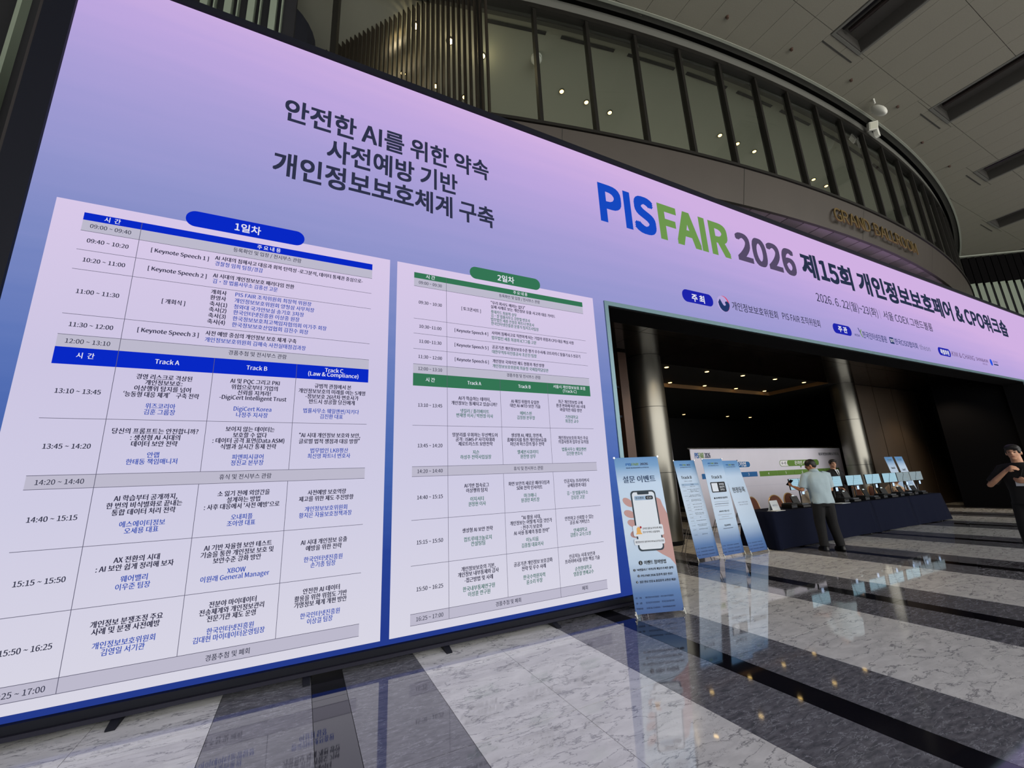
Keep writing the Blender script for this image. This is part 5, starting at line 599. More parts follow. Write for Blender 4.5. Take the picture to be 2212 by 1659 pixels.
친+B*2&-*]&-*]*n*2*n &G$v*k$v*k%=&r%=&r&L&G&L &s*1%f*1%f)k&s)k&s)_&d(}&;(K%Z(*%p&e&Z(3(-(v(Z(8)E&m)Y(3(x(Q(O)%(A)_(A)k)M)k)M*1(A*1(A*l&s*l
침+B*2&q*]&q*]*n*2*n &F$r*]$r*]&Y&F&Y *3%9&o%9&o&7*3&7 &s*9%f*9%f)r&s)r&s)m&d)2&;(]%Z(=%o&x&Z(E(-)+([(K)G(%)Z(G(y(e(P)6(A)m(A)r)M)r)M*9(A*9(A*q&s*q
카+B%o)x(])x(X)N(O)(%W(w%_(R(B(a&z(&&D&N%U%}%m%]&x&E(](:(})9),*?%o*? )v$l*E$l*E(H+3(H+3(k*E(k*E*o)v*o
컨+B*4)8)+)8)+(p*4(p*4&,*^&,*^*n*4*n %r*&([*&(W)g(O)M%[)E%c(~(@).&b(M%^&|%o&Z&r(+(V(e(|)Q),*I%r*I &O$v*k$v*k%=&z%=&z&M&O&M
컴+B&H$r*^$r*^&`&H&` *4%9&q%9&q&=*4&= *4)P)+)P)+).*4).*4&x*^&x*^*n*4*n %r*2(Z*2(V)t(O)[%[)S%c)1(?)<&`(`%^(7%o&q&p(>(U(u({)^)-*T%r*T
켜+B*4)I(|)I)%)r)&*?%k*?%k)x(X)x(S)N(J)(%S(w%Z(R(=(a&t(&&?&N%R%}%j%]&m&@(P(/(t)&*4)&*4(*(n(*(n&c*4&c*4$l*^$l*^*o*4*o
코+B&(){*(){*()r*&)/%v(~%}(Y*$(j)z(7)p&X*>&S*N(q*P)r*P*B&(*B (<%r%Q%r%Q%O+(%O+(%r(f%r(f(2(<(2
콘+B&(*6*%*6*%)`%x)V%~)3*#)@){(y)u(S*C(P*N)H*O*2*O*X&(*X (C(2%R(2%R&k+&&k+&(2(n(2(n(t(C(t &+$s*Y$s*Y%:&U%:&U&D&+&D
큐+B%Q&j&b&j&b$l(0$l(0&j)G&j)G$l)r$l)r&j+(&j+((1*>(1*L)7*N*)*N*R&+*R&+*1*%*1*%*)*$)K%y)A%~(x)~)+)y(^)p(1%Q(1
크+B%Q%P+(%P+(%t%Q%t &()y*&)y*&)?*%(w%w(k%}(H*$(W)z&{)n&>*=&:*J(3*O({*P)c*P*@&(*@
클+B%R(G+&(G+&(j*D(j*M)V*N*6*N*X&+*X&+*7*$*7*$)g%{)^&%)<)~)H)u(j%R(j &($r*b$r*b%8&Q%8&Q%h*Q%h*Q&x&&&x&&&V*(&V*(&,&(&,
키+B*3$l*]$l*]*o*3*o %t)x(f)x(a)N(V)(%](w%d(R(I(a($(&&I&N%Z%}%r%[&}&D(c(:)*)9)4*?%t*?
킬+B*2(6*[(6*[*o*2*o &F$q*l$q*l%7&p%7&p%i*[%i*[&z&E&z&E&X*3&X*3&-&F&- %s*9(`*9([)}(T)g%[)_%c)<(B)G&b(p%_(K%n(*&o(L(V)#)#)f)2*Z%s*Z
킹+B*2&m*]&m*]*n*2*n ()&[&O&=&=%j&O%:()$w(|$m)r$w*L%:*_%j*L&=)r&[(|&f )[&>*&&+*5%j*&%L)[%9(|%2(?%9&t%L&g%j&t&+(?&>(|&D %r*-(a*-([)n(T)U%[)M%c)+(C)6&c(Y%_(1%o&j&r(7(Y(n)$)W)2*O%r*O
탄+B%g&r&.&r(G&t)H($)D(F(G(<&5(9&5(}(y(}(y)C&5)C&5*()%*()%*I%g*I )z&-*H&-*H(t+1(t+1);*H);*H*o)z*o &=$v*]$v*]%=&g%=&g&K&=&K
탈+B%g(E&.(E(G(G)I(Q)E(s(H(j&5(h&5)@(y)@(y)a&5)a&5*6)%*6)%*W%g*W )z(6*H(6*H)C+1)C+1)f*H)f*H*o)z*o &8$q*X$q*X%7&b%7&b%j*H%j*H&{&7&{&7&Y)z&Y)z&.&8&.
탐+B&:$r*H$r*H&Z&:&Z )z%9&d%9&d&9)z&9 %g(.&.(.(G(0)H(;)D(](G(Q&5(O&5)0(y)0(y)R&5)R&5*0)%*0)%*R%g*R )z&s*H&s*H)5+1)5+1)X*H)X*H*o)z*o
태+B%d&&&%&&((&)(v&3(r&U(*&L&1&J&1(U(Z(U(Z(w&1(w&1)s(b)s(b*:%d*: )8%()a%()a(J*B(J*B$l*k$l*k*o*B*o*B(m)a(m)a*e)8*e
터+B)1(U*4(U*4$k*^$k*^*o*4*o*4(x)1(x %g%~&.%~(C&%)I&1)D&S(D&H&5&F&5(X(p(X(p(z&5(z&5)})))}))*D%g*D
테+B*A$l*j$l*j*o*A*o )@(w(Y(w(Y(T)@(T)@%()h%()h*d)@*d %c&#&$&#(#&%(q&0(m&R(&&H&0&F&0(P(A(P(A(r&0(r&0)q(V)q(V*7%c*7
토+B&,&p(U&p(U%m%Q%m%Q%J+)%J+)%m)#%m)#&p*T&p*T(7&V(7&V({*F({*F)B&V)B&V*&*P*&*P*I&,*I
톡+B&$%x)~%x)~$l*M$l*M&>&$&> &-(^(T(^(T(.%Q(.%Q&g+(&g+((.)#(.)#(^*R(^*R)#&V)#&V)Q*C)Q*C)r&V)r&V*A*O*A*O*c&-*c
통+B&p&A&:&(&(%[&:%3&p$u(j$m)d$u*=%3*P%[*=&()d&A(j&I )M&$)t%r*%%[)t%D)M%6(j%1(+%6&`%D&R%[&`%r(+&$(j&* &-(_(T(_(T(2%Q(2%Q&l+(&l+((2)#(2)#(_*R(_*R)$&V)$&V)Q*C)Q*C)q&V)q&V*@*O*@*O*b&-*b
투+B%Q&H(U&H(U$l)#$l)#&H+)&H+)&k%Q&k &.(>*U(>*U(a&V(a&V)<*E)<*E)^&V)^&V*7*P*7*P*Y&.*Y
트+B%Q%L+)%L+)%o%Q%o &,&g*T&g*T(.&V(.&V(v*F(v*F)<&V)<&V*$*P*$*P*G&,*G
특+B%Q&l+(&l+((3%Q(3 &$%y)~%y)~$l*M$l*M&@&$&@ &-(^*R(^*R)#&V)#&V)Q*C)Q*C)r&V)r&V*A*O*A*O*c&-*c
튼+B%Q&a+(&a+((&%Q(& &,$v*W$v*W%=&U%=&U&?&,&? &-(Q*R(Q*R(s&V(s&V)H*C)H*C)i&V)i&V*<*O*<*O*^&-*^
티+B*3$l*]$l*]*o*3*o %o&#&8&#(P&&)^&3)Y&U(P&I&=&F&=(X)*(X)*({&=({&=)});)});*E%o*E
팀+B*2&o*]&o*]*n*2*n &F$r*]$r*]&W&F&W *3%9&o%9&o&6*3&6 %l(/&6(/(V(1)^(<)Y(^(V(S&;(Q&;)2)()2)()S&;)S&;*0)4*0)4*R%l*R
팅+B*2&e*]&e*]*n*2*n ()&S&O&7&=%f&O%8()$w({$m)r$w*L%8*_%f*L&7)r&S({&^ )[&6*&&$*5%f*&%J)[%8({%2(?%8&t%J&g%f&t&$(?&6({&< %l()&6()(V(+)^(6)Y(X(V(M&;(K&;),)(),)()M&;)M&;*+)4*+)4*L%l*L
파+B&~&*)]&8)Y&W(o&P(o)v)E)v)E*=%W*=%W)v&-)v&-&K%L&J%Q&& (F)v(F&N&V&K&V)v )v$l*E$l*E(J+5(J+5(n*E(n*E*o)v*o
패+B)9%()b%()b(I*B(I*B$l*k$l*k*o*B*o*B(m)b(m)b*e)9*e &d&))#&6(|&U(L&P(L)n(t)n(t*5%V*5%V)n%})n%}&J%L&J%Q&& (%)n(%&M&H&K&H)n
페+B*C$l*l$l*l*o*C*o )F(w(d(w(d(Q)F(Q)F%))n%))n*d)F*d &;&((0&,(~&6({&U(d&R(K&P(K)m(q)m(q*4%V*4%V)m%|)m%|&J%L&J%Q&& (#)m(#&M&G&K&G)m
편+B)B(S*4(S*4&+*^&+*^*o*4*o*4)s)B)s)B)P*4)P*4(w)B(w &|&r)O(#)M(C(m(>(m*&)?*&)?*I%`*I%`*&&1*&&1(9%R(8%W&p (D*&(D(;&Z(9&Z*& &J$v*j$v*j%=&t%=&t&G&J&G
평+B(+&Q&R&6&@%e&R%7(+$w(}$m)t$w*M%7*`%e*M&6)t&Q(}&[ )^&5*(&#*6%e*(%I)^%8(}%2(A%8&w%I&j%e&w&#(A&5(}&; *4)x)C)x)C)U*4)U*4)%)C)%)C(_*4(_*4&f*^&f*^*o*4*o &|(()O(5)M(T(m(N(m**)?**)?*L%`*L%`**&1**&1(I%R(H%W($ (D**(D(L&Z(I&Z**
폐+B*C$l*l$l*l*o*C*o (f&z)G&z)G%))o%))o*d)G*d)G)G(f)G(f)$)G)$)G(A(f(A &d&((}&4(z&S(K&N(K)n(q)n(q*5%V*5%V)n%|)n%|&I%L&I%Q&% ($)n($&L&G&J&G)n
포+B%w&z(T&z(T%m%Q%m%Q%I+)%I+)%m(~%m(~&z*]&z*](@)q(@)q){*^){*^*B%v*B%v){&b){&b(@%w(@ )G){)G(@(1(@(1){
표+B%w&|&j&|&j%k%Q%k%Q%H+)%H+)%k)j%k)j&|*]&|*](C)q(C)q)}*^)}*^*D%v*D%v)}&b)}&b(C%w(C (8&|)@&|)@%k(8%k )G)})G(C(1(C(1)}
품+B*&%9&R%9&R&**&&* &)$r*P$r*P&K)#&K)#(%+((%+((G%Q(G%Q(%(U(%(U&K&)&K %z(r*Y(r*Y)9)r)9)r*=*[*=*[*`%x*`%x*=&b*=&b)9%z)9 )G*=)G)9(1)9(1*=
프+B%Q%K+)%K+)%o%Q%o %w&o*]&o*](5)q(5)q)y*^)y*^*@%v*@%v)y&b)y&b(5%w(5 )G)y)G(5(1(5(1)y
플+B%Q(7+((7+((X%Q(X %z)#*Y)#*Y)D)r)D)r*@*[*@*[*a%x*a%x*@&b*@&b)D%z)D )G*@)G)D(1)D(1*@ &*$q*[$q*[%6&R%6&R%a*M%a*M&j&)&j&)&J*$&J*$&#&*&#
피+B*3$l*]$l*]*o*3*o (,&*)i&8)f&W(w&P(w)v)N)v)N*=%]*=%])v&4)v&4&K%Q&J%U&& (N)v(N&N&]&K&])v
핀+B*2&-*]&-*]*n*2*n &D$v*h$v*h%=&o%=&o&L&D&L (.&u)d(&)a(F(x(@(x)|)J)|)J*C%f*C%f)|&8)|&8(:%Y(:%_&s (O)|(O(>&a(;&a)|
필+B*3(7*](7*]*o*3*o &E$q*n$q*n%7&o%7&o%j*]%j*]&|&D&|&D&Z*3&Z*3&-&E&- (/(J)c(X)a(w(x(q(x*.)J*.)J*O%f*O%f*.&8*.&8(j%Y(j%_(G (O*.(O(n&a(k&a*.
하+B&C)+%w(a%i(*%w&N&C&)&}%w([&))(&N)6(*)((a([)+&})8 (U(](j(*(`&a(F&G&}&?&W&G&>&a&5(*&>(N&W(h&}(q )w$l*E$l*E(E+5(E+5(i*E(i*E*o)w*o &h*$%O*$%O)^)K)^)K*$(6*$(6*i&h*i
학+B&E)T%z)8%l(h%z(<&E&{(#&q(]&{)((<)6(h)()8(])T(#)` (U)1(i(h(U(C(#(6&L(C&9(h&L)1(#)? &0&%)z&%)z$l*H$l*H&H&0&H &j*>%R*>%R)w)O)w)O*>(9*>(9*q&j*q )z&b*H&b*H)(+1)(+1)K*H)K*H*o)z*o
한+B&Q)P&/)?%t)#%l(]%t(9&/&y&Q&i(#&c(O&i(s&y).(9)6(]).)#(s)?(O)P(#)V (H)/(`(x(i(](`(@(H(.(#((&Z(.&B(@&9(]&B(x&Z)/(#)6 )z&(*H&(*H(k+1(k+1)3*H)3*H*n)z*n &j*6%R*6%R)p)O)p)O*6(9*6(9*n&j*n &=$v*]$v*]%=&g%=&g&C&=&C
할+B&D)b%z)H%l({%z(R&D(9(#(0(^(9)((R)6({)()H(^)b(#)k (U)@(i({(U(Z(#(O&L(Z&9({&L)@(#)L )z()*H()*H):+1):+1)]*H)]*H*p)z*p &8$q*X$q*X%6&b%6&b%b*H%b*H&m&7&m&7&M)z&M)z&$&8&$ &j*E%R*E%R*#)O*#)O*E(9*E(9*s&j*s
합+B&:$r*H$r*H&b)z&b)z&1&d&1&d&b&:&b )z%l)z%9&d%9&d%l &E)Y%z)=%l(o%z(C&E(((#&y(](()((C)6(o)()=(])Y(#)d (U)6(i(o(U(K(#(>&L(K&9(o&L)6(#)C )z&v*H&v*H)1+1)1+1)T*H)T*H*o)z*o &j*?%R*?%R)y)O)y)O*?(9*?(9*s&j*s
항+B&z&K&F&0&5%a&F%6&z$v(o$m)d$v*;%6*M%a*;&0)d&K(o&U )M&/)r%z*#%a)r%G)M%7(o%2(5%7&k%G&_%a&k%z(5&/(o&4 &E)S%z)7%l(h%z(<&E&|(#&r(]&|)((<)6(h)()7(])S(#)^ (U)0(i(h(U(D(#(7&L(D&9(h&L)0(#)= )z&X*H&X*H)&+1)&+1)J*H)J*H*o)z*o &j*;%R*;%R)u)O)u)O*;(9*;(9*r&j*r
해+B&4)-%m(d%a(-%m&Q&4&-&h%{(?&-(b&Q(o(-(b(d(?)-&h): (8(_(I(-(8&V&h&C&;&V&+(-&;(_&h(r &R){%P){%P)X(~)X(~){&|){&|*a&R*a )9%&)a%&)a(A*@(A*@$l*i$l*i*o*@*o*@(d)a(d)a*d)9*d
핵+B&6)Q%o)5%c(f%o(;&6&z&i&p(@&z(c(;(o(f(c)5(@)Q&i)[ (8).(I(f(8(B&i(5&=(B&-(f&=).&i); &E&%*=&%*=$l*g$l*g&H&E&H &S*9%O*9%O)s)%)s)%*9&}*9&}*l&S*l )9&f)a&f)a)&*?)&*?&c*g&c*g*n*?*n*?)I)a)I)a*g)9*g
행+B&6)O%o)5%c(g%o(=&6&}&i&t(@&}(c(=(o(g(c)5(@)O&i)Y (8)-(I(g(8(D&i(7&=(D&-(g&=)-&i): (4&L&[&1&I%b&[%6(4$v),$m)~$v*W%6*j%b*W&1)~&L),&V )h&0*2%{*?%b*2%G)h%7),%2(J%7($%G&s%b($%{(J&0),&6 )8&o)`&o)`)+*?)+*?&_*g&_*g*o*?*o*?)M)`)M)`*f)8*f &S*8%O*8%O)r)%)r)%*8&}*8&}*k&S*k
향+B&z&K&F&0&5%a&F%6&z$v(o$m)d$v*;%6*M%a*;&0)d&K(o&U )M&/)r%z*#%a)r%G)M%7(o%2(5%7&k%G&_%a&k%z(5&/(o&4 &E)S%z)7%l(h%z(<&E&|(#&r(]&|)((<)6(h)()7(])S(#)^ (U)0(i(h(U(D(#(7&L(D&9(h&L)0(#)= )z&X*H&X*H(Q+0(Q+0(t*H(t*H)W+0)W+0){*H){*H*o)z*o &j*;%R*;%R)u)O)u)O*;(9*;(9*r&j*r
험+B&F$r*^$r*^&R&F&R *5%9&p%9&p&0*5&0 &D)U%{)9%m(j%{(?&D&~&|&t(W&~(|(?)/(j(|)9(W)U&|)a (O)2(b(j(O(F&|(8&L(F&:(j&L)2&|)@ )C(w*4(w*4&k*^&k*^*o*4*o*4)>)C)> &g*?%R*?%R)x)I)x)I*?(5*?(5*s&g*s
혁+B&C)T%z)6%m(e%z(8&C&u&y&k(S&u(x(8)*(e(x)6(S)T&y)` (L)0(_(e(L(>&y(0&J(>&9(e&J)0&y)? &=%|*4%|*4$l*^$l*^&B&=&B &e*?%R*?%R)y)A)y)A*?(3*?(3*s&e*s )A(<*4(<*4&^*^&^*^*o*4*o*4)Y)A)Y)A)7*4)7*4(_)A(_
현+B&B)K%z)-%m(Z%z(,&B&i&y&^(S&i(x(,)*(Z(x)-(S)K&y)V (K)%(^(Z(K(2&y(#&J(2&9(Z&J)%&y)5 )A()*4()*4%}*^%}*^*n*4*n*4)O)A)O)A)-*4)-*4(J)A(J &e*6%R*6%R)p)A)p)A*6(3*6(3*o&e*o &I$v*i$v*i%=&s%=&s&@&I&@
협+B&B)X%z)<%m(l%z(@&B(#&y&u(S(#(x(@)*(l(x)<(S)X&y)d (L)5(_(l(L(G&y(9&J(G&9(l&J)5&y)C &G$r*^$r*^&^*4&^*4&.&q&.&q&^&G&^ *4%i*4%8&q%8&q%i *4)_)A)_)A)<*4)<*4(a)A(a)A(>*4(>*4&q*^&q*^*o*4*o &e*@%R*@%R)z)A)z)A*@(3*@(3*s&e*s
형+B&B)S%z)5%m(d%z(7&B&u&y&k(S&u(x(7)*(d(x)5(S)S&y)^ (L)/(_(d(L(=&y(/&J(=&9(d&J)/&y)= (,&I&R&/&@%`&R%5(,$v(~$m)u$v*M%5*a%`*M&/)u&I(~&S )]&-*&%y*4%`*&%G)]%7(~%2(C%7&y%G&l%`&y%y(C&-(~&2 *4)[)A)[)A)9*4)9*4(^)A(^)A(;*4(;*4&X*^&X*^*o*4*o &e*<%R*<%R)u)A)u)A*<(3*<(3*s&e*s
호+B);(|)^(q)s(a)z(I)s(3)^&});&s(j&o(=&s&v&}&a(3&Y(I&a(a&v(q(=(|(j)# (U*+%f*+%f)d*n)d*n*+)#*+)#*g(U*g (7)A&h)6&I)$&6(h&/(I&8(&&Q&h&z&U(U&M(U%i%Q%i%Q%F+)%F+)%i)#%i)#&M)Y&U*&&h*@(&*I(I*B(h*/)$)l)6)A)A(j)E
홈+B&)$r*P$r*P&>&)&> *&%7&R%7&R%z*&%z )G)O)j)C)v)0)j(x)G(l(j(h(2(l&j(x&^)0&j)C(2)O(j)S (U*H%h*H%h*(*k*(*k*H)#*H)#*u(U*u %Q&b+(&b+((()#(()#(J)i(S*9(j*G)0*6)S)`)i(j)q&u)i&B)S&1)0&@(i&k(S(U(J(U((%Q((
홍+B&p&:&:%~&(%W&:%1&p$u(j$m)d$u*=%1*P%W*=%~)d&:(j&B )L%z)s%m*%%W)s%B)L%5(j%1(,%5&a%B&S%W&a%m(,%z(j%~ )G)N)j)B)v).)j(v)G(j(j(f(2(j&j(v&^).&j)B(2)N(j)R (U*H%h*H%h*&*k*&*k*H)#*H)#*u(U*u %Q&_+(&_+(($)#($)#(H)i(Q*9(h*G).*6)R)`)h(j)p&u)h&B)R&1).&@(h&k(Q(U(H(U($%Q($
화+B(X)%(k([(X(6(&((&P(6&>([&P)%(&)5 &I)K&#)-%r([%|(3&?&r&m&d&m&2&,&0%L&0%R%h(#%k)_%{)[&>(z&7(<&3(<&d(j&r)-(3)8([)*)-(`)K(&)U )w$l*F$l*F(?+2(?+2(c*F(c*F*o)w*o &m*7%T*7%T)p)T)p)T*7(<*7(<*n&m*n
확+B&,%o)y%o)y$l*H$l*H&5&,&5 (X)G(k)+(X(j(((`&Q(j&@)+&Q)G(()Q &J)g&$)O%s)+%~(f&@(N&o(C&o&}&.&|%O&|%T&Y(%&[)a&l)^(/(|(((=(#(=(C(j(N)-(f)7)+)*)O(`)g(()o )y&L*H&L*H(w+0(w+0)?*H)?*H*n)y*n &o*E%Z*E%Z*$)P*$)P*E(=*E(=*r&o*r
환+B(X)A(k)#(X(a(((V&Q(a&@)#&Q)A(()L )y%u*H%u*H(b+0(b+0)**H)**H*o)y*o &8$v*X$v*X%=&b%=&b&1&8&1 &J)b&$)I%s)#%~(]&@(E&o(9&o&r&.&p%O&p%T&N(%&Q)a&c)^($(|&y(=&t(=(9(j(E)-(])7)#)*)I(`)b(()j &o*B%Z*B%Z)})P)})P*B(=*B(=*p&o*p
활+B(X)U(k)>(X)%(((y&Q)%&@)>&Q)U(()_ )y&r*H&r*H)1+0)1+0)T*H)T*H*o)y*o &2$q*Y$q*Y%3&[%3&[%[*H%[*H&]&1&]&1&?)z&?)z%w&2%w &J)s&$)_%s)>%~(|&@(h&o(^&o(A&.(@%O(@%T&|(%&~)a(2)^(M(|(G(=(C(=(^(k(h)-(|)7)>)*)_(`)s(()z &o*K%Z*K%Z*.)P*.)P*K(=*K(=*s&o*s
황+B&u&;&B%~&1%W&B%1&u$u(l$l)b$u*9%1*K%W*9%~)b&;(l&C )J%z)o%m)|%W)o%B)J%5(l%0(1%5&g%B&Z%W&g%m(1%z(l&# (X)H(k)/(X(o(((f&Q(o&@)/&Q)H(()R )y&I*H&I*H(x+0(x+0)?*H)?*H*n)y*n &J)h&$)Q%s)/%~(j&@(T&o(I&o($&.(#%O(#%T&^(&&`)a&p)^(2(|(+(=(&(=(I(k(T)-(j)7)/)*)Q(`)h(()p &o*G%Z*G%Z*&)P*&)P*G(=*G(=*r&o*r
회+B*0$l*Z$l*Z*o*0*o (W).(p(w(y([(t(F(e(6(N(,(2((&i(.&P(@&G([&P(w&i).(2)5 &a)O&>)>&()#%{([&%(<&8&~&T&m&y&d&y&2&6&0%T&0%Z%h&Z%i(e%n)q%z)n&>).&7(H&4(H&d(m&m)-(#)?(<)E([)=)#)&)>(`)O(2)U &y*6%^*6%^)p)c)p)c*6(H*6(H*n&y*n
후+B&u)O&B)6&0(h&B(>&u(#(j&w)_(#*6(>*H(h*6)6)_)O(j)X )G)3)l)#)x(h)l(O)G(@(j(;(1(@&h(O&[(h&h)#(1)3(j)9 (U*:%h*:%h)s*k)s*k*:)#*:)#*q(U*q %Q&4(U&4(U$k)#$k)#&4+)&4+)&V%Q&V
훈+B&u)c&B)K&1)$&B(Y&u(B(j(:)_(B*6(Y*G)$*6)K)_)c(j)k )H)G)l):)x)$)l(k)H(^(j(Y(0(^&h(k&[)$&h):(0)G(j)L %Q&X(X&X(X%o)&%o)&&X+(&X+(&z%Q&z &+$v*U$v*U%=&T%=&T&2&+&2 (U*C%h*C%h)~*k)~*k*C)#*C)#*t(U*t
휴+B&u)Q&B)8&0(k&B(A&u(&(j&z)_(&*6(A*H(k*6)8)_)Q(j)Z )G)6)l)&)x(k)l(R)G(D(j(?(1(D&h(R&[(k&h)&(1)6(j); %Q&8&b&8&b$k(1$k(1&8)I&8)I$k)s$k)s&8+)&8+)&Z%Q&Z (U*<%h*<%h)u*k)u*k*<)#*<)#*q(U*q
흥+B&p&;&:&#&(%X&:%1&p$t(j$l)d$t*=%1*P%X*=&#)d&;(j&C )L%{)s%n*%%X)s%B)L%5(j%0(,%5&a%B&S%X&a%n(,%{(j&$ &u)h&B)P&1)-&B(d&u(M(j(F)`(M*6(d*G)-*6)P)`)h(j)o )G)M)j)A)v)-)j(t)G(h(j(d(2(h&j(t&^)-&j)A(2)M(j)Q %Q&c+(&c+(((%Q(( (U*G%h*G%h*&*k*&*k*G)#*G)#*u(U*u
희+B*0$l*Z$l*Z*o*0*o (1%m)q%})n&@(/&5%T&3%Z%k &T)F&/)(%|(U&/((&T&f(3&Z(l&f)7(()E(U)7)((l)F(3)P (e(|(x(U(e(/(3&|&[(/&H(U&[(|(3)0 &y*1%^*1%^)j)c)j)c*1(H*1(H*j&y*j
'''
_AL = ''.join(chr(c) for c in range(35, 127) if chr(c) not in "\\'"); _IX = {c: i for i, c in enumerate(_AL)}; _B = len(_AL)
def _num(t): return [(_IX[t[i]]*_B+_IX[t[i+1]]-200) for i in range(0, len(t), 2)]
RAW = {}
for ln in GLY.strip('\n').split('\n'): RAW[ln[0]] = (_num(ln[1:3])[0]/500, [c for c in ln[3:].split(' ') if c])
RAW[' '] = (.224, [])
_gc = {}; _cache = {}
def outline(cu, ch):
    for c in RAW[ch][1]:
        n_ = _num(c); pts = [(n_[i]/500, n_[i+1]/500) for i in range(0, len(n_), 2)]
        sp = cu.splines.new('POLY'); sp.points.add(len(pts)-1)
        for p, (x, y) in zip(sp.points, pts): p.co = (x, y, 0, 1)
        sp.use_cyclic_u = True
def glyph(ch):
    if ch not in _gc:
        adv, cs = RAW.get(ch, RAW['-'])
        if not cs: _gc[ch] = (adv, np.zeros((0, 2)), [])
        else:
            cu = bpy.data.curves.new('glyph', 'CURVE'); cu.dimensions = '2D'; cu.fill_mode = 'FRONT'; outline(cu, ch)
            ob = bpy.data.objects.new('glyph', cu); me = ob.to_mesh(); n = len(me.vertices); a = np.empty(n*3); me.vertices.foreach_get('co', a)
            _gc[ch] = (adv, a.reshape(-1, 3)[:, :2].copy(), [tuple(p.vertices) for p in me.polygons])
            ob.to_mesh_clear(); bpy.data.objects.remove(ob); bpy.data.curves.remove(cu)
    return _gc[ch]
def glyphs(s, bold=0.0, copies=0):
    k = (s, bold, copies)
    if k not in _cache:
        A_ = []; F_ = []; n = 0; x = 0
        for ch in s:
            adv, a, f = glyph(ch)
            if len(a): A_.append(a+np.array([x, 0])); F_ += [tuple(i+n for i in q) for q in f]; n += len(a)
            x += adv
        a = np.concatenate(A_)
        if bold > 0:      # heavier weights: the strokes are printed again, slightly shifted
            m_ = copies or 4; sh = [(a_*bold*.85, b_*bold*.85) for a_ in ((-1, 0, 1) if m_ > 4 else (-1, 1)) for b_ in ((-1, 0, 1) if m_ > 4 else (-1, 1)) if (a_, b_) != (0, 0)] if m_ > 2 else [(-bold, -bold*.35), (bold, bold*.35)]
            F_ = [tuple(i+n*j for i in q) for j in range(len(sh)) for q in F_]; a = np.concatenate([a+np.array(v) for v in sh])
        _cache[k] = (a, F_, n)
    return _cache[k]
class Art:
    """collects flat lettering and shapes on a plane, one mesh per (name, material)"""
    def __init__(s, O, u, v, n, lift=.0012):
        s.O, s.u, s.v, s.n = Vector(O), Vector(u), Vector(v), Vector(n); s.lift = lift; s.d = {}; s.order = []
    def key(s, name, mat, single=False):
        k = (name, mat.name, len(s.d) if single else -1)
        if k not in s.d: s.d[k] = (MB(), mat); s.order.append(k)
        return s.d[k][0]
    def at(s, x, y, l): return s.O+s.u*x+s.v*y+s.n*(s.lift*l)
    def text(s, t, x, y, em, mat, bold=.01, width=None, l=3, al='c', name='lettering', copies=2):
        a, f, nb = glyphs(t, max(bold, 0), copies)
        x0, y0 = a.min(0); x1, y1 = a.max(0)
        kx = em if width is None else width/(x1-x0)
        ox = {'c': x-kx*(x0+x1)/2, 'l': x-kx*x0, 'r': x-kx*x1}[al]; oy = y-em*(y0+y1)/2
        s.key(name, mat, name != 'lettering').add([s.at(ox+kx*p[0], oy+em*p[1], l+.1*(i//nb)) for i, p in enumerate(a)], f)
    def rect(s, x0, x1, y0, y1, mat, l=1, name='band'):
        s.key(name, mat, name not in ('grid_line', 'fine_print')).add([s.at(x0, y0, l), s.at(x1, y0, l), s.at(x1, y1, l), s.at(x0, y1, l)], [(0, 1, 2, 3)])
    def poly(s, pts, mat, l=1, name='shape'):
        s.key(name, mat, True).add([s.at(x, y, l) for x, y in pts], [tuple(range(len(pts)))])
    def rrect(s, x0, x1, y0, y1, r, mat, l=1, name='badge', n=7):
        pts = []
        for cx, cy_, a0 in ((x1-r, y0+r, -90), (x1-r, y1-r, 0), (x0+r, y1-r, 90), (x0+r, y0+r, 180)):
            for i in range(n+1):
                a = math.radians(a0+90*i/n); pts.append((cx+r*math.cos(a), cy_+r*math.sin(a)))
        s.poly(pts, mat, l, name)
    def disc(s, cx, cy_, r, mat, l=1, name='shape', a0=0, a1=360, n=24, ry=None):
        s.poly([(cx+r*math.cos(math.radians(a0+(a1-a0)*i/n)), cy_+(ry or r)*math.sin(math.radians(a0+(a1-a0)*i/n))) for i in range(n if a1-a0 >= 360 else n+1)], mat, l, name)
    def build(s, parent):
        for k in s.order:
            mb, mat = s.d[k]; o = mb.obj(k[0], mat, parent)
            if k[0] in ('lettering', 'grid_line', 'fine_print'): o['kind'] = 'stuff'

# ---------------------------------------------------------------- floor
floor = MB().box(-9, 34, -12, 17, -.2, -.012).obj('floor', M_grout, kind='structure')
PER, C0 = 3.0215, .2915; YP, Y0 = 1.1228, 1.692
cols = []
for k in range(-3, 12):
    c = C0+PER*k
    cols += [(c-.125, c+.125, 'b'), (c+.125, c+.757, 'g'), (c+.757, c+PER/2, 'w'), (c+PER/2, c+PER-.757, 'w'), (c+PER-.757, c+PER-.125, 'g')]
cells = []
for x0, x1, t in cols:
    if x1 < -8.9 or x0 > 33.5: continue
    for j in range(-11, 13):
        y0 = Y0+YP*j; y1 = y0+YP
        if y0 > 15.8 or y0 < -11.8: continue
        xc, yc = (x0+x1)/2, (y0+y1)/2
        q = Vector((xc, yc, -EYE)); dd = q.dot(fw)
        vis = dd > .2 and abs(q.dot(r2)/dd) < 1.45 and abs(q.dot(d2)/dd) < 1.15
        if yc > D+.3 and xc < 3.0: vis = False
        cells.append((0 if vis else 1, q.length, x0, x1, y0, y1, t))
cells.sort()
G = .0018; cache = {}; rest = {t: MB() for t in 'bgw'}
MT = {'b': M_black, 'g': M_grey, 'w': M_white}
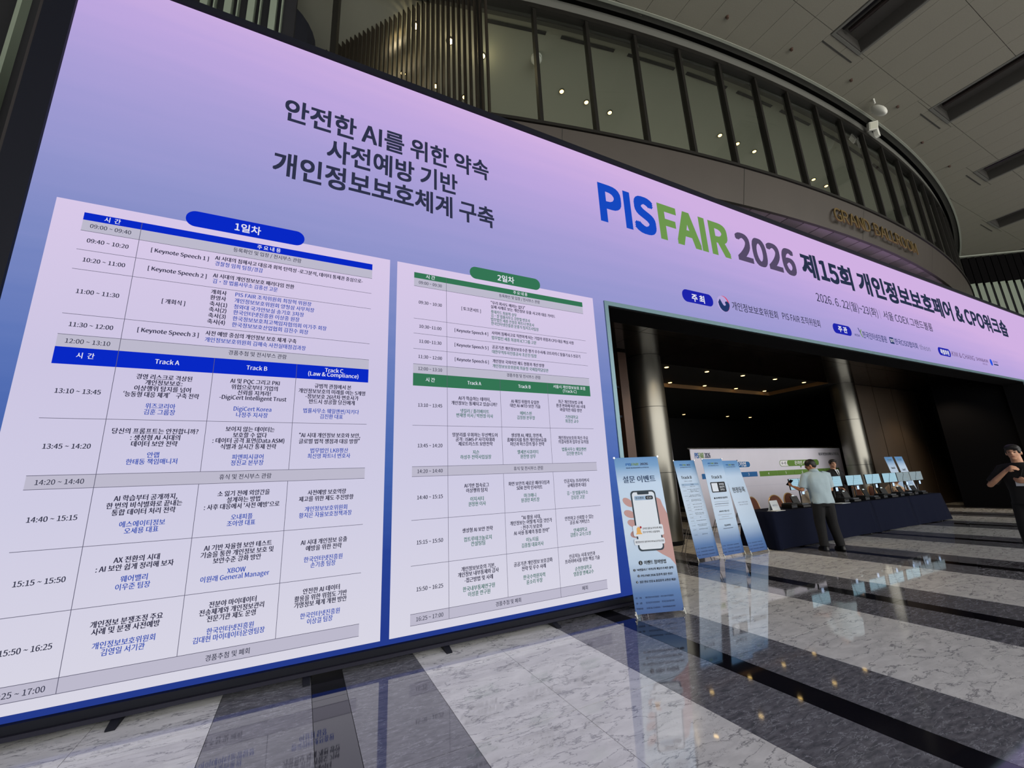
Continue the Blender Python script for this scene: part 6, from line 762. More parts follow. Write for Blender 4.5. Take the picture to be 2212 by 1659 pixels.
for i, (nv, _, x0, x1, y0, y1, t) in enumerate(cells):
    if i < 290 and not nv:
        key = (t, round(x1-x0, 3))
        if key not in cache:
            hx, hy = (x1-x0)/2-G, (y1-y0)/2-G
            cache[key] = MB().box(-hx, hx, -hy, hy, -.012, 0).mesh('tile', MT[t])
        o = link('tile', cache[key], floor); o.location = ((x0+x1)/2, (y0+y1)/2, 0)
    else: rest[t].box(x0+G, x1-G, y0+G, y1-G, -.012, 0)
for t in 'bgw': rest[t].obj('distant_tile', MT[t], floor, kind='stuff')

# ---------------------------------------------------------------- LED wall
led = empty('led_screen', (0, 0, 0), label='huge lit LED video wall showing the two day fair timetable, framing the lobby opening', cat='screen')
stops = [(-.33, (36, 58, 140)), (-.18, (40, 66, 148)), (0.02, (66, 98, 172)), (.2, (94, 118, 184)), (.4, (122, 136, 194)), (.6, (148, 150, 206)), (.8, (168, 158, 214)), (.97, (188, 166, 222)), (1.15, (208, 176, 226))]
M_led = Egrad('led_wallpaper', [(z*D+EYE, c) for z, c in stops], -.33*D+EYE, 1.15*D+EYE, streak=.07)
pst = [(-.32, (216, 214, 228)), (0, (206, 203, 227)), (.25, (204, 197, 226)), (.58, (216, 200, 232))]
M_sheet = Egrad('led_sheet', [(z*D+EYE, c) for z, c in pst], -.32*D+EYE, .58*D+EYE)
LX0, LX1, LZ0, LZ1 = -.5*D, 6.04*D, -.3215*D+EYE, 1.1405*D+EYE
PX0, PX1, PZ = 3.795, 21.0, 2.539+EYE
d = MB()
def q(mb, x0, x1, z0, z1, y): mb.add([(x0, y, z0), (x1, y, z0), (x1, y, z1), (x0, y, z1)], [(0, 1, 2, 3)])
q(d, LX0, PX0, LZ0, PZ, D); q(d, LX0, LX1, PZ, LZ1, D); q(d, PX1, LX1, LZ0, PZ, D)
disp = d.obj('display', M_led, led)
bk = MB()
for a in ((LX0, PX0, LZ0, PZ), (LX0, LX1, PZ, LZ1), (PX1, LX1, LZ0, PZ)): bk.box(a[0], a[1], D+.004, D+.3, a[2], a[3])
bk.obj('cabinet', M_darkback, led)
fr = MB().box(LX0-.2, LX0, D-.03, D+.3, LZ0-.085, LZ1+.1).box(LX1, LX1+.2, D-.03, D+.3, LZ0-.085, LZ1+.1)
fr.box(LX0, LX1, D-.03, D+.3, LZ1, LZ1+.085)
fr.obj('bezel', M_frame, led)
MB().box(LX0-.02, PX0-.02, D-.05, D+.3, LZ0-.075, LZ0).obj('bottom_rail', M_frame, led)
MB().box(PX1, LX1, D-.05, D+.3, LZ0-.075, LZ0).obj('bottom_rail', M_frame, led)
MB().box(LX0-.02, PX0-.02, D-.085, D-.05, LZ0-.085, LZ0-.055).obj('ledge', P('ledge', (34, 34, 46), .5, spec=.2), led)
MB().box(LX0-.23, LX0-.2, D-.01, D+.1, LZ0-.085, LZ1+.1).obj('side_strip', P('brown_strip', (36, 32, 33), .6), led)
# mitred trim around the opening
tw = .066
def trim(pts): return MB().add([(x, y, z) for x, z in pts for y in (D-.022, D-.001)], [(0, 2, 4, 6), (1, 7, 5, 3), (0, 1, 3, 2), (2, 3, 5, 4), (4, 5, 7, 6), (6, 7, 1, 0)])
trim([(PX0, PZ), (PX1, PZ), (PX1-tw, PZ-tw), (PX0+tw, PZ-tw)]).obj('opening_trim', M_teal, led)
trim([(PX0, PZ), (PX0+tw, PZ-tw), (PX0+tw, .01), (PX0, .01)]).obj('opening_trim', M_teal, led)
trim([(PX1, PZ), (PX1, .01), (PX1-tw, .01), (PX1-tw, PZ-tw)]).obj('opening_trim', M_teal, led)
MB().box(PX0+tw, PX0+tw+.02, D, D+.45, .01, PZ-tw).box(PX1-tw-.02, PX1-tw, D, D+.45, .01, PZ-tw).box(PX0+tw, PX1-tw, D, D+.45, PZ-tw-.02, PZ-tw).obj('reveal', M_darkback, led)
for x in (-1.09, .13, 1.35, 2.575):
    f = MB(); f.add([(x+a, y, z) for a in (-.028, .028) for y, z in ((D-.185, 0), (D-.185, .012), (D-.075, .04), (D+.05, .04), (D+.05, 0))],
        [(0, 1, 2, 3, 4), (9, 8, 7, 6, 5), (0, 5, 6, 1), (1, 6, 7, 2), (2, 7, 8, 3), (3, 8, 9, 4), (4, 9, 5, 0)])
    f.obj('foot', M_frame, led)
# measured lettering: x, z, width (1/10000 of the wall distance) and text
TX={
('1', 'hw'):[(-3743,5434,248,'시  간'),(-3743,2612,250,'시  간'),(-2543,2601,383,'Track A'),(-1031,2605,381,'Track B'),(479,2671,388,'Track C'),(479,2556,1059,'(Law & Compliance)')],
('1', 'w'):[(-1031,5433,465,'주 요 내 용')],
('0', 'W'):[(-1474,5828,501,'1일차'),(4970,5815,543,'2일차')],
('1', 'n'):[(-3743,5241,618,'09:00 ~ 09:40'),(-3743,2875,622,'12:00 ~ 13:10'),(-1031,5257,1338,'등록확인 및 입장 / 전시부스 관람'),(-1031,2900,1070,'경품추첨 및 전시부스 관람'),(-3743,350,617,'14:20 ~ 14:40'),(-1031,354,888,'휴식 및 전시부스 관람'),(-3743,-2829,623,'16:25 ~ 17:00'),(-1031,-2823,677,'경품추첨 및 폐회')],
('1', 't'):[(-3743,4923,622,'09:40 ~ 10:20'),(-3743,4513,623,'10:20 ~ 11:00'),(-3743,3859,620,'11:00 ~ 11:30'),(-3743,3197,621,'11:30 ~ 12:00'),(-3743,1941,617,'13:10 ~ 13:45'),(-3743,958,620,'13:45 ~ 14:20'),(-3743,-254,622,'14:40 ~ 15:15'),(-3743,-1235,621,'15:15 ~ 15:50'),(-3743,-2226,602,'15:50 ~ 16:25')],
('1', 'k'):[(-2597,4932,969,'[ Keynote Speech 1 ]'),(-2595,4522,974,'[ Keynote Speech 2 ]'),(-2591,3859,378,'[ 개회식 ]'),(-2591,3203,972,'[ Keynote Speech 3 ]'),(-496,4991,3023,'AI 시대의 침해사고 대응과 회복 탄력성 -로그분석, 데이터 통제권 중심으로-'),(-1233,4582,1542,'AI 시대의 개인정보보호 패러다임 전환'),(-1860,4205,280,'개회사'),(-1860,4074,281,'환영사'),(-1843,3927,310,'축사(1)'),(-1843,3799,308,'축사(2)'),(-1842,3667,308,'축사(3)'),(-1844,3533,311,'축사(4)'),(-1165,3279,1672,'사전 예방 중심의 개인정보 보호 체계 구축'),(-2543,2281,864,'경영 리스크로 격상된'),(-2543,2172,577,'개인정보보호:'),(-2543,2054,870,'이상행위 탐지를 넘어'),(-2543,1935,1159,'‘능동형 대응 체계’ 구축 전략'),(-2543,1237,1286,'당신의 프롬프트는 안전합니까?'),(-2543,1118,740,': 생성형 AI 시대의'),(-2543,1001,688,'데이터 보안 전략'),(-2543,24,908,'AI 학습부터 공개까지,'),(-2543,-92,1079,'한 번의 비식별화로 끝내는'),(-2543,-211,904,'통합 데이터 처리 전략'),(-1031,2291,896,'AI 및 PQC 그리고 PKI'),(-1031,2172,839,'위협으로부터 기업의'),(-1031,2056,600,'신뢰를 지켜라!'),(-1031,1938,1201,'-DigiCert Intelligent Trust'),(479,2288,767,'규범적 관점에서 본'),(479,2164,1387,'개인정보보호의 미래를 여는 5계명'),(479,2046,1107,'-정보보호 26년차 변호사가'),(479,1932,947,'반드시 성공할 당신에게'),(-1031,1298,860,'보이지 않는 데이터는'),(-1031,1178,594,'보호할 수 없다'),(-1031,1058,1252,': 데이터 공격 표면(Data ASM)'),(-1031,946,970,'식별과 실시간 통제 전략'),(479,1181,1243,'“AI 시대 개인정보 보호와 보안,'),(479,1058,1232,'글로벌 법적 쟁점과 대응 방향”'),(-1031,34,881,'소 잃기 전에 외양간을'),(-1031,-88,562,'설계하는 방법'),(-1031,-208,1261,": 사후 대응에서 '사전 예방'으로"),(479,-21,756,'사전예방 보호역량'),(479,-146,1067,'제고를 위한 제도 추진방향'),(-2543,-1012,634,'AX 전환의 시대'),(-2543,-1136,1065,': AI 보안 쉽게 정리해 보자'),(-2543,-2000,960,'개인정보 분쟁조정 주요'),(-2543,-2115,900,'사례 및 분쟁 사전예방'),(-1031,-948,1108,'AI 기반 자율형 보안 테스트'),(-1031,-1068,1186,'기술을 통한 개인정보 보호 및'),(-1031,-1186,779,'보안수준 강화 방안'),(479,-1008,886,'AI 시대 개인정보 유출'),(479,-1128,681,'예방을 위한 전략'),(-1031,-1941,750,'전분야 마이데이터'),(-1031,-2061,1020,'전송체계와 개인정보관리'),(-1031,-2177,767,'전문기관 제도 운영'),(479,-1936,683,'안전한 AI 데이터'),(479,-2060,971,'활용을 위한 위험도 기반'),(479,-2174,971,'가명정보 체계 개편 방안')],
('1', 'b'):[(-1551,4859,889,'경찰청 임희 팀장/경감'),(-1391,4454,1210,'김·장 법률사무소 김홍선 고문'),(-826,4213,1484,'PIS FAIR 조직위원회 최장혁 위원장'),(-793,4073,1553,'개인정보보호위원회 양청삼 사무처장'),(-895,3931,1349,'청와대 국가안보실 송기호 3차장'),(-935,3800,1265,'한국인터넷진흥원 이상중 원장'),(-649,3661,1833,'한국정보보호최고책임자협의회 이기주 회장'),(-836,3523,1459,'한국정보보호산업협회 김진수 회장'),(-1065,3138,1863,'개인정보보호위원회 김해숙 사전실태점검과장'),(-2543,1717,456,'위즈코리아'),(-2543,1602,475,'김훈 그룹장'),(-2543,795,178,'안랩'),(-2543,673,750,'한태동 책임매니저'),(-2543,-420,645,'에스에이티정보'),(-2543,-535,481,'오세용 대표'),(-1031,1705,672,'DigiCert Korea'),(-1031,1592,561,'나정주 지사장'),(479,1719,1145,'법률사무소 웨일앤썬/지키다'),(479,1604,474,'김진환 대표'),(-1031,738,543,'피앤피시큐어'),(-1031,622,564,'정진교 본부장'),(479,857,760,'법무법인 LKB평산'),(479,740,858,'최신영 파트너 변호사'),(-1031,-416,360,'오내피플'),(-1031,-534,472,'조아영 대표'),(479,-353,826,'개인정보보호위원회'),(479,-474,1023,'황지은 자율보호정책과장'),(-2543,-1331,370,'웨어밸리'),(-2543,-1458,473,'이우준 팀장'),(-2543,-2329,820,'개인정보보호위원회'),(-2543,-2446,569,'김영일 서기관'),(-1031,-1387,296,'XBOW'),(-1031,-1507,1105,'이원래 General Manager'),(479,-1341,730,'한국인터넷진흥원'),(479,-1456,474,'손기종 팀장'),(-1031,-2384,734,'한국인터넷진흥원'),(-1031,-2504,1112,'김대현 마이데이터운영팀장'),(479,-2383,726,'한국인터넷진흥원'),(479,-2501,470,'이상걸 팀장')],
('2', 'hw'):[(2718,5439,250,'시 간'),(2718,2607,238,'시 간'),(3903,2602,387,'Track A'),(5404,2602,393,'Track B')],
('2', 'w'):[(5428,5437,472,'주 요 내 용')],
('2', 'n'):[(2718,5239,624,'09:00 ~ 09:30'),(5404,5251,1351,'등록확인 및 입장 / 전시부스 관람'),(2718,2883,616,'12:00 ~ 13:10'),(5404,2898,1078,'경품추첨 및 전시부스 관람'),(2718,354,618,'14:20 ~ 14:40'),(5404,354,895,'휴식 및 전시부스 관람'),(2718,-2820,615,'16:25 ~ 17:00'),(4657,-2813,682,'경품추첨 및 폐회'),(6916,-2812,183,'폐회')],
('2', 't'):[(2718,4676,621,'09:30 ~ 10:30'),(2718,4011,589,'10:30~11:00'),(2718,3607,586,'11:00~11:30'),(2718,3198,616,'11:30 ~ 12:00'),(2718,1951,613,'13:10 ~ 13:45'),(2718,960,615,'13:45 ~ 14:20'),(2718,-246,620,'14:40 ~ 15:15'),(2718,-1235,619,'15:15 ~ 15:50'),(2718,-2217,612,'15:50 ~ 16:25')],
('2', 'k'):[(3861,4676,569,'[ 토크콘서트 ]'),(5010,4992,1107,'“우리 회사도 예외는 없다”'),(5523,4869,2143,'실제 사례로 보는 개인정보 유출 사고와 대응 가이드'),(3861,4019,971,'[ Keynote Speech 4 ]'),(5828,4084,2753,'사이버 침해사고로 직면하게 되는 기업의 위험과 CPO 대응 핵심 사항'),(3856,3609,970,'[ Keynote Speech 5 ]'),(5927,3669,2952,'공공기관 개인정보보호수준 평가 우수사례-코트라의 C 탈출기 & S 성공기'),(3853,3207,965,'[ Keynote Speech 6 ]'),(5273,3266,1646,'개인정보 국외이전 제도 현황과 개선 방향'),(3903,2170,904,'AI가 학습하는 데이터,'),(3903,2046,1282,'개인정보는 통제되고 있습니까?'),(5404,2163,886,'AI 해킹 위협의 유일한'),(5404,2046,956,'대안 AI-MTD 보안 기술'),(6916,2224,856,'최근 개인정보법 규제'),(6916,2105,1016,'환경 변화에 따른 AX 시대'),(6916,1986,771,'바람직한 대응 방안'),(3903,1231,1238,'망분리를 우회하는 무선백도어'),(3903,1114,1079,'공격 : ISMS-P 사각지대와'),(3903,1002,940,'제로트러스트 보완전략'),(5404,1227,968,'생성형 AI, 메일, 망연계,'),(5404,1109,1219,'홈페이지를 통한 개인정보유출'),(5404,998,1059,'차단과 마스킹의 필수 전략'),(6916,1174,1037,'개인정보보호위 최신 주요'),(6916,1061,1035,'의결사항과 업무상 유의점'),(3903,-27,666,'AI기반 접속로그'),(3903,-146,566,'이상행위 탐지'),(5404,-33,1246,'화면 보안의 새로운 패러다임과'),(5404,-149,781,'SDR 전략 인사이트'),(6916,-27,842,'인공지능 프라이버시'),(6916,-146,647,'규제동향과 대응'),(3903,-1074,803,'생성형 AI 보안 전략'),(5404,-902,576,'“AI 활용 시대,'),(5404,-1013,1252,'개인정보는 어떻게 지킬 것인가'),(5404,-1137,633,': 전주기 보호와'),(5404,-1258,1057,'AI 사용 통제의 통합 전략”'),(6916,-1018,962,'안전하고 신뢰할 수 있는'),(6916,-1132,666,'공공 AI 거버넌스'),(3903,-1941,878,'개인정보보호의 기본,'),(3903,-2051,1051,'개인정보 내부통제와 감사'),(3903,-2182,728,'-접근방법 및 사례'),(5404,-1995,1129,'공공기관 개인정보 보호강화'),(5404,-2117,700,'전략 및 우수 사례'),(6916,-1987,854,'인공지능 시대 보안과'),(6916,-2106,1144,'프라이버시를 위한 핵심 기술')],
('2', 'g'):[(4860,4717,816,'롯데카드 최용혁 상무'),(5078,4602,1256,'김·장 법률사무소 강한철 변호사'),(5142,4484,1392,'법무법인 세종 안정호 파트너 변호사'),(5214,4366,1532,'한국인터넷진흥원 문홍식 탐지조사팀장'),(5164,3941,1424,'법무법인 세종 최광희 ICT그룹 고문'),(5152,3534,1412,'대한무역투자진흥공사 조은진 팀장'),(5334,3127,1779,'개인정보보호위원회 최윤정 국제협력담당관'),(3903,1840,798,'넷킬러 / 플러베이트'),(3903,1724,1020,'변재영 이사 / 박현정 이사'),(5404,1840,367,'에버스핀'),(5404,1719,561,'김정원 본부장'),(6916,1779,452,'가천대학교'),(6916,1658,467,'최경진 교수'),(3903,789,178,'지슨'),(3903,671,841,'하성주 전략사업실장'),(5404,786,637,'엘세븐시큐리티'),(5404,665,472,'원찬영 상무'),(6916,850,832,'법률사무소 웨일앤썬'),(6916,731,557,'김진환 변호사'),(3903,-353,360,'이지서티'),(3903,-472,467,'권정현 이사'),(5404,-348,363,'마크애니'),(5404,-465,552,'원경민 파트장'),(6916,-354,710,'김·장 법률사무소'),(6916,-477,466,'강유민 고문'),(3903,-1280,724,'컴트루테크놀로지'),(3903,-1393,368,'컨설팅팀'),(5404,-1444,367,'이노티움'),(5404,-1572,647,'김종필 대표이사'),(6916,-1341,453,'연세대학교'),(6916,-1458,690,'김범수 교수/소장'),(3903,-2374,817,'한국내부통제연구원'),(3903,-2496,563,'이성훈 연구원'),(5404,-2323,634,'한국수력원자력'),(5404,-2442,466,'윤소리 부장'),(6916,-2313,545,'순천향대학교'),(6916,-2435,656,'염흥열 명예교수')],
('2', 's'):[(6916,2666,1133,'서울시 개인정보보호 포럼'),(6916,2543,482,'(Track C)')],
('0', 'H'):[(1772,9385,5545,'안전한 AI를 위한 약속'),(1767,8557,3515,'사전예방 기반'),(1767,7761,5810,'개인정보보호체계 구축')],
('0', 'PB'):[(10151,9602,2679,'PIS')],
('0', 'PG'):[(13691,9587,4038,'FAIR')],
('0', 'PK'):[(18325,9571,4269,'2026')],
('0', 'B'):[(34250,9718,26531,'제15회 개인정보보호페어 & CPO워크숍')],
('0', 'D'):[(24530,8034,5788,'2026. 6. 22(월)~23(화)'),(31003,8087,5938,'서울 COEX 그랜드볼룸')],
('0', 'V'):[(13201,6568,706,'주 최'),(23361,6608,801,'주 관'),(34743,6585,1198,'특별후원')],
('0', 'O'):[(16677,6602,3010,'개인정보보호위원회'),(19975,6636,2920,'PIS FAIR 조직위원회')],
('0', 'K1'):[(26436,6588,2437,'한국인터넷진흥원')],
('0', 'K2'):[(29881,6600,2648,'한국CISO협의회')],
('0', 'K3'):[(32115,6598,1310,'theon')],
('0', 'KC'):[(37457,6613,3459,'KIM & CHANG')],
('0', 'SK'):[(40432,6620,1972,'SHIN&KIM')],
('0', 'KT'):[(42814,6590,858,'법무법인')],
('0', 'KL'):[(24657,6472,463,'KISA')],
}
U = lambda x, z, l=0: (x*D, z*D+EYE)
def wall_art(): return Art((0, D, EYE), (D, 0, 0), (0, 0, D), (0, -1, 0), .0015)
e_dark = E('ink_dark', (46, 46, 70)); e_time = E('ink_time', (52, 54, 74)); e_blue = E('ink_blue', (52, 80, 176)); e_green = E('ink_green', (58, 112, 100))
e_white = E('ink_white', (226, 226, 240)); e_band1 = E('band_blue', (8, 40, 196)); e_band2 = E('band_green', (52, 116, 84)); e_grey = E('band_grey', (188, 185, 204))
e_line = E('grid_ink', (92, 90, 112)); e_head = E('ink_head', (46, 50, 74)); e_pis = E('ink_pis', (22, 72, 190)); e_fair = E('ink_fair', (108, 148, 78))
e_2026 = E('ink_2026', (84, 74, 102)); e_title = E('ink_title', (40, 50, 74)); e_pill = E('pill_blue', (30, 36, 170)); e_red = E('ink_red', (220, 60, 88)); e_navy = E('ink_navy', (34, 54, 102)); e_maroon = E('ink_maroon', (92, 66, 106))
STY = dict(k=(.0117, .034, e_dark), b=(.0117, .024, e_blue), g=(.0117, .026, e_green), t=(.0115, .026, e_time), n=(.0113, .014, e_time), hw=(.0122, .022, e_white), w=(.0118, .02, e_white), s=(.0113, .012, e_white))
HL = dict(a0=.5516, a1=.5355, a2=.5121, a5=.340, a6=.2997, a7=.2759, a8=.2437, a9=.1448, a10=.0465, a11=.0234, a12=-.0745, a13=-.1724, a14=-.2708, a15=-.2936)
for pan, X0, X1, cs, ex, band in (('1', -.4607, .1661, (-.4175, -.3296, -.179, -.0284, .1229), dict(a3=.4715, a4=.4305), e_band1), ('2', .1845, .811, (.2284, .316, .4655, .616, .7668), dict(a3=.4215, a4=.381), e_band2)):
    mb = MB(); q(mb, X0*D, X1*D, -.3112*D+EYE, .5738*D+EYE, D-.002)
    sheet = mb.obj('timetable', M_sheet, led)
    A = wall_art(); H = dict(HL); H.update(ex); TL, c1, c2, c3, TR = cs
    for a, b in (('a1', 'a2'), ('a6', 'a7'), ('a10', 'a11'), ('a14', 'a15')): A.rect(TL, TR, H[b], H[a], e_grey, 3)
    A.rect(TL, TR, H['a1'], H['a0'], band, 4, 'heading_band'); A.rect(TL, TR, H['a8'], H['a7'], band, 4, 'heading_band')
    th = .00045
    for k in ('a2', 'a3', 'a4', 'a5', 'a6', 'a9', 'a10', 'a11', 'a12', 'a13', 'a14', 'a15'): A.rect(TL, TR, H[k]-th, H[k]+th, e_line, 5, 'grid_line')
    A.rect(c1-th, c1+th, H['a15'], H['a0'], e_line, 5, 'grid_line')
    for c in (c2, c3):
        A.rect(c-th, c+th, H['a10'], H['a7'], e_line, 5, 'grid_line')
        A.rect(c-th, c+th, H['a15'] if (pan == '2' and c == c3) else H['a14'], H['a11'], e_line, 5, 'grid_line')
    pz = (.5647, .6019); px = (-.261, -.0333) if pan == '1' else (.3844, .613)
    A.rrect(px[0], px[1], pz[0], pz[1], (pz[1]-pz[0])/2-.0005, band, 6, 'day_badge')
    for (pp, st), rows in TX.items():
        if pp == pan:
            em, bo, mt = STY[st]
            for x, z, wd, t in rows: A.text(t, x/1e4, z/1e4, em, mt, bo, wd/1e4, 7)
    x, z, wd, t = TX[('0', 'W')][0 if pan == '1' else 1]
    A.text(t, x/1e4, z/1e4, .0225, e_white, .02, wd/1e4, 8, copies=4)
    A.build(sheet)
A = wall_art()
def put(st, em, mt, bo, name, l=2, only=None):
    for i, (x, z, wd, t) in enumerate(TX[('0', st)]):
        if only is None or i in only: A.text(t, x/1e4, z/1e4, em, mt, bo, wd/1e4, l, name=name, copies=8 if em > .1 or bo > .03 else 4)
put('H', .073, e_head, .027, 'headline')
put('PB', .193, e_pis, .05, 'fair_logo'); put('PG', .193, e_fair, .05, 'fair_logo'); put('PK', .172, e_2026, .042, 'fair_logo')
put('B', .139, e_title, .042, 'event_title'); put('D', .058, e_head, .004, 'date_line')
A.rect(2.7655, 2.7675, .777, .831, e_2026, 2, 'divider')
for a, b in ((1.2352, 1.405), (2.2497, 2.4158), (3.3845, 3.5565)): A.rrect(a, b, .634, .6852, .0245, e_pill, 2, 'host_badge')
put('V', .034, e_white, .03, 'badge_lettering', 3)
put('O', .041, e_head, .006, 'host_names'); put('K1', .041, e_navy, .01, 'host_names'); put('K2', .04, e_navy, .008, 'host_names')
put('K3', .042, E('ink_pale', (110, 106, 140)), -.004, 'sponsor_names'); put('KC', .042, e_maroon, -.002, 'sponsor_names'); put('SK', .03, e_maroon, .006, 'sponsor_names')
put('KL', .016, e_navy, .01, 'emblem_lettering')
A.text('법무법인 세종', 4.075, .636, .014, e_maroon, 0, None, 2, name='sponsor_names')
A.text('법무법인', 4.2814, .669, .018, e_navy, .01, .086, 2, name='sponsor_names'); A.rect(4.24, 4.32, .645, .6535, e_navy, 2, 'sponsor_names')
# government swirl emblem: red arc over a navy comma
cx, cz, r = 1.468, .6594, .0345
A.disc(cx, cz, r, e_red, 1, 'emblem', 0, 360, ry=r)
A.disc(cx-.0065, cz-.001, r*.97, E('emblem_ground', (180, 166, 218)), 2, 'emblem', ry=r*.985)
A.poly([(cx-r, cz)]+[(cx+r*.93*math.cos(math.radians(a)), cz+r*math.sin(math.radians(a))) for a in range(180, 341, 10)]
       + [(cx+r*.55+r*.42*math.cos(math.radians(a)), cz-.002+r*.42*math.sin(math.radians(a))) for a in range(-20, 150, 15)]
       + [(cx+r*.05-r*.3*math.cos(math.radians(a)), cz+r*.1-r*.35*math.sin(math.radians(a))) for a in range(150, 20, -15)]+[(cx-r*.35, cz+r*.12), (cx-r*.6, cz+r*.55)], e_navy, 3, 'emblem')
A.poly([(2.486, .69), (2.493, .69), (2.503, .668), (2.496, .668)], e_navy, 2, 'emblem')
A.poly([(2.512, .684), (2.52, .684), (2.507, .665), (2.522, .642), (2.513, .642), (2.498, .665)], e_fair, 2, 'emblem')
A.rrect(2.8, 2.846, .641, .678, .004, e_navy, 2, 'emblem'); A.text('협회', 2.823, .66, .022, e_white, .01, .036, 3, name='emblem_lettering')
A.disc(4.2, .66, .021, E('ink_blob', (40, 84, 226)), 2, 'emblem', ry=.024)
A.build(led)
# ---------------------------------------------------------------- curved gallery above the wall (all on one circle)
RC = (12.3, 44.8)
def ring(th, r, z=0): return (RC[0]+r*math.sin(th), RC[1]-r*math.cos(th), z)
def arcwall(mb, r, z0, z1, t0, t1, n, r1=None, thick=None):
    """vertical (or flat when z0==z1 and r1 given) strip along the circle"""
    vs = []; fs = []
    for i in range(n+1):
        th = t0+(t1-t0)*i/n; vs += [ring(th, r, z0), ring(th, r1 or r, z1)]
    for i in range(n): fs.append((2*i, 2*i+2, 2*i+3, 2*i+1))
    return mb.add(vs, fs)
def arcblock(mb, ra, rb, z0, z1, t0, t1, n):
    vs = []; fs = []
    for i in range(n+1):
        th = t0+(t1-t0)*i/n; vs += [ring(th, ra, z0), ring(th, rb, z0), ring(th, rb, z1), ring(th, ra, z1)]
    for i in range(n):
        for a in range(4):
            b = (a+1) % 4; fs.append((4*i+a, 4*i+b, 4*i+4+b, 4*i+4+a))
    fs += [(0, 3, 2, 1), (4*n, 4*n+1, 4*n+2, 4*n+3)]
    return mb.add(vs, fs)
ZG0, ZG1, ZF, ZC = 6.0+EYE, 8.67+EYE, 5.25+EYE, 8.97+EYE
wfm = MB(); nn = 90; vs = []; fs = []
for i in range(nn+1):
    th = -.62+1.17*i/nn; vs += [ring(th, 40.66, ZF), ring(th, 40.83, ZG0), ring(th, 40.6, ZG0), ring(th, 40.6, ZF)]
for i in range(nn):
    for a in range(4): b = (a+1) % 4; fs.append((4*i+a, 4*i+4+a, 4*i+4+b, 4*i+b))
wf = wfm.add(vs, fs).obj('wall_front', M_fascia, kind='structure')
# fascia seams
for k in range(-6, 14):
    th = -.115+k*.098
    a = ring(th, 40.856, 0)
    MB().add([ring(th-.00012, 40.664, ZF), ring(th+.00012, 40.664, ZF), ring(th+.00012, 40.834, ZG0), ring(th-.00012, 40.834, ZG0)], [(0, 1, 2, 3)]).obj('seam', M_seam, wf)
arcblock(MB(), 40.6, 40.86, ZG0-.03, ZG0+.03, -.3, .5, 60).obj('sill', M_mull, wf)
# soffit under the gallery, radial panels
sf = arcblock(MB(), 36.5, 40.6, ZF+.03, ZF+.1, -.45, .45, 60).obj('trim_1', M_darkback, kind='structure')
k = 0
th = -.42
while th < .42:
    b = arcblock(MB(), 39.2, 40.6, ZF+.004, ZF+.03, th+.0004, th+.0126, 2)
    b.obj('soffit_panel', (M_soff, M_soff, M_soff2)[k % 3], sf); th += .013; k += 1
# glazing: mullions every 1.07 m, one pane per bay
win = empty('window_1', (0, 0, 0), kind='structure')
TH0, DT = -.2215, .02617
def radial_box(th, r0, r1, hw, z0, z1, mb=None):
    mb = mb or MB(); s_, c_ = math.sin(th), math.cos(th)
    M = Matrix.Translation((RC[0], RC[1], 0)) @ Matrix.Rotation(th, 4, 'Z')
    return mb.box(-hw, hw, -r1, -r0, z0, z1, M)
for k in range(-1, 22):
    radial_box(TH0+k*DT, 40.66, 40.79, .03, ZG0, ZG1).obj('mullion', M_mull, win)
    if k < 21:
        arcwall(MB(), 40.74, ZG0, ZG1, TH0+k*DT, TH0+(k+1)*DT, 1).obj('pane', M_glass, win)
arcblock(MB(), 40.6, 40.8, ZG1, ZG1+.11, TH0-.06, .45, 60).obj('head_rail', M_mull, win)
radial_box(-.307, 40.62, 40.75, .045, ZG0, ZG1+.4).obj('mullion', M_mull, win)
# bulkhead over the glass and the dark shadow gap behind the ceiling edge
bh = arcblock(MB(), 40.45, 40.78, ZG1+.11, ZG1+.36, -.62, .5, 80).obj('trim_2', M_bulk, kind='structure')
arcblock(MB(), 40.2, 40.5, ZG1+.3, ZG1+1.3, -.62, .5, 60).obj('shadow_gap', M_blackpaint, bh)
arcblock(MB(), 40.86, 40.98, ZG1+.36, ZG1+.4, -.62, .5, 80).obj('ledge', M_bulk, bh)
# gallery interior: ceiling, floor, back wall
gi = MB(); arcwall(gi, 40.6, ZG1+.15, ZG1+.15, -.62, .5, 40, r1=31)
gal = gi.obj('ceiling_gallery'.replace('_gallery', ''), M_gall, kind='structure')
gw = MB(); arcwall(gw, 31, ZG0-.8, ZG1+.2, -.62, .5, 40); gw.obj('wall_back', P('gallery_wall', (52, 50, 44), .8), kind='structure')
gf = MB(); arcwall(gf, 40.6, ZG0-.5, ZG0-.5, -.62, .5, 40, r1=31); gf.obj('floor', P('gallery_floor', (60, 56, 50), .7), kind='structure')
for k in range(9):
    x0 = 2.65+k*1.508; x1 = x0+1.19
    y = lambda x: 44.8-math.sqrt(40.35**2-(x-12.3)**2)+(.0)
    p0 = Vector((x0, y(x0)+.05, ZG1+.14)); p1 = Vector((x1, y(x1)+.05, ZG1+.14)); u = (p1-p0).normalized(); v = Vector((-u.y, u.x, 0))*.035
    MB().add([p0-v, p1-v, p1+v, p0+v], [(0, 1, 2, 3)]).obj('slot_diffuser', M_blackpaint, gal)
def downlight(x, y, z, r, mat, label, group):
    o = empty('downlight', (x, y, z), label=label, cat='light', group=group)
    MB().tube([(0, 0, 0), (0, 0, -.012)], [r*1.35, r*1.35], 14).obj('rim', M_blackpl if z < 5 else M_mull, o)
    MB().tube([(0, 0, -.012), (0, 0, -.02)], [r, r*.9], 14).obj('bulb', mat, o)
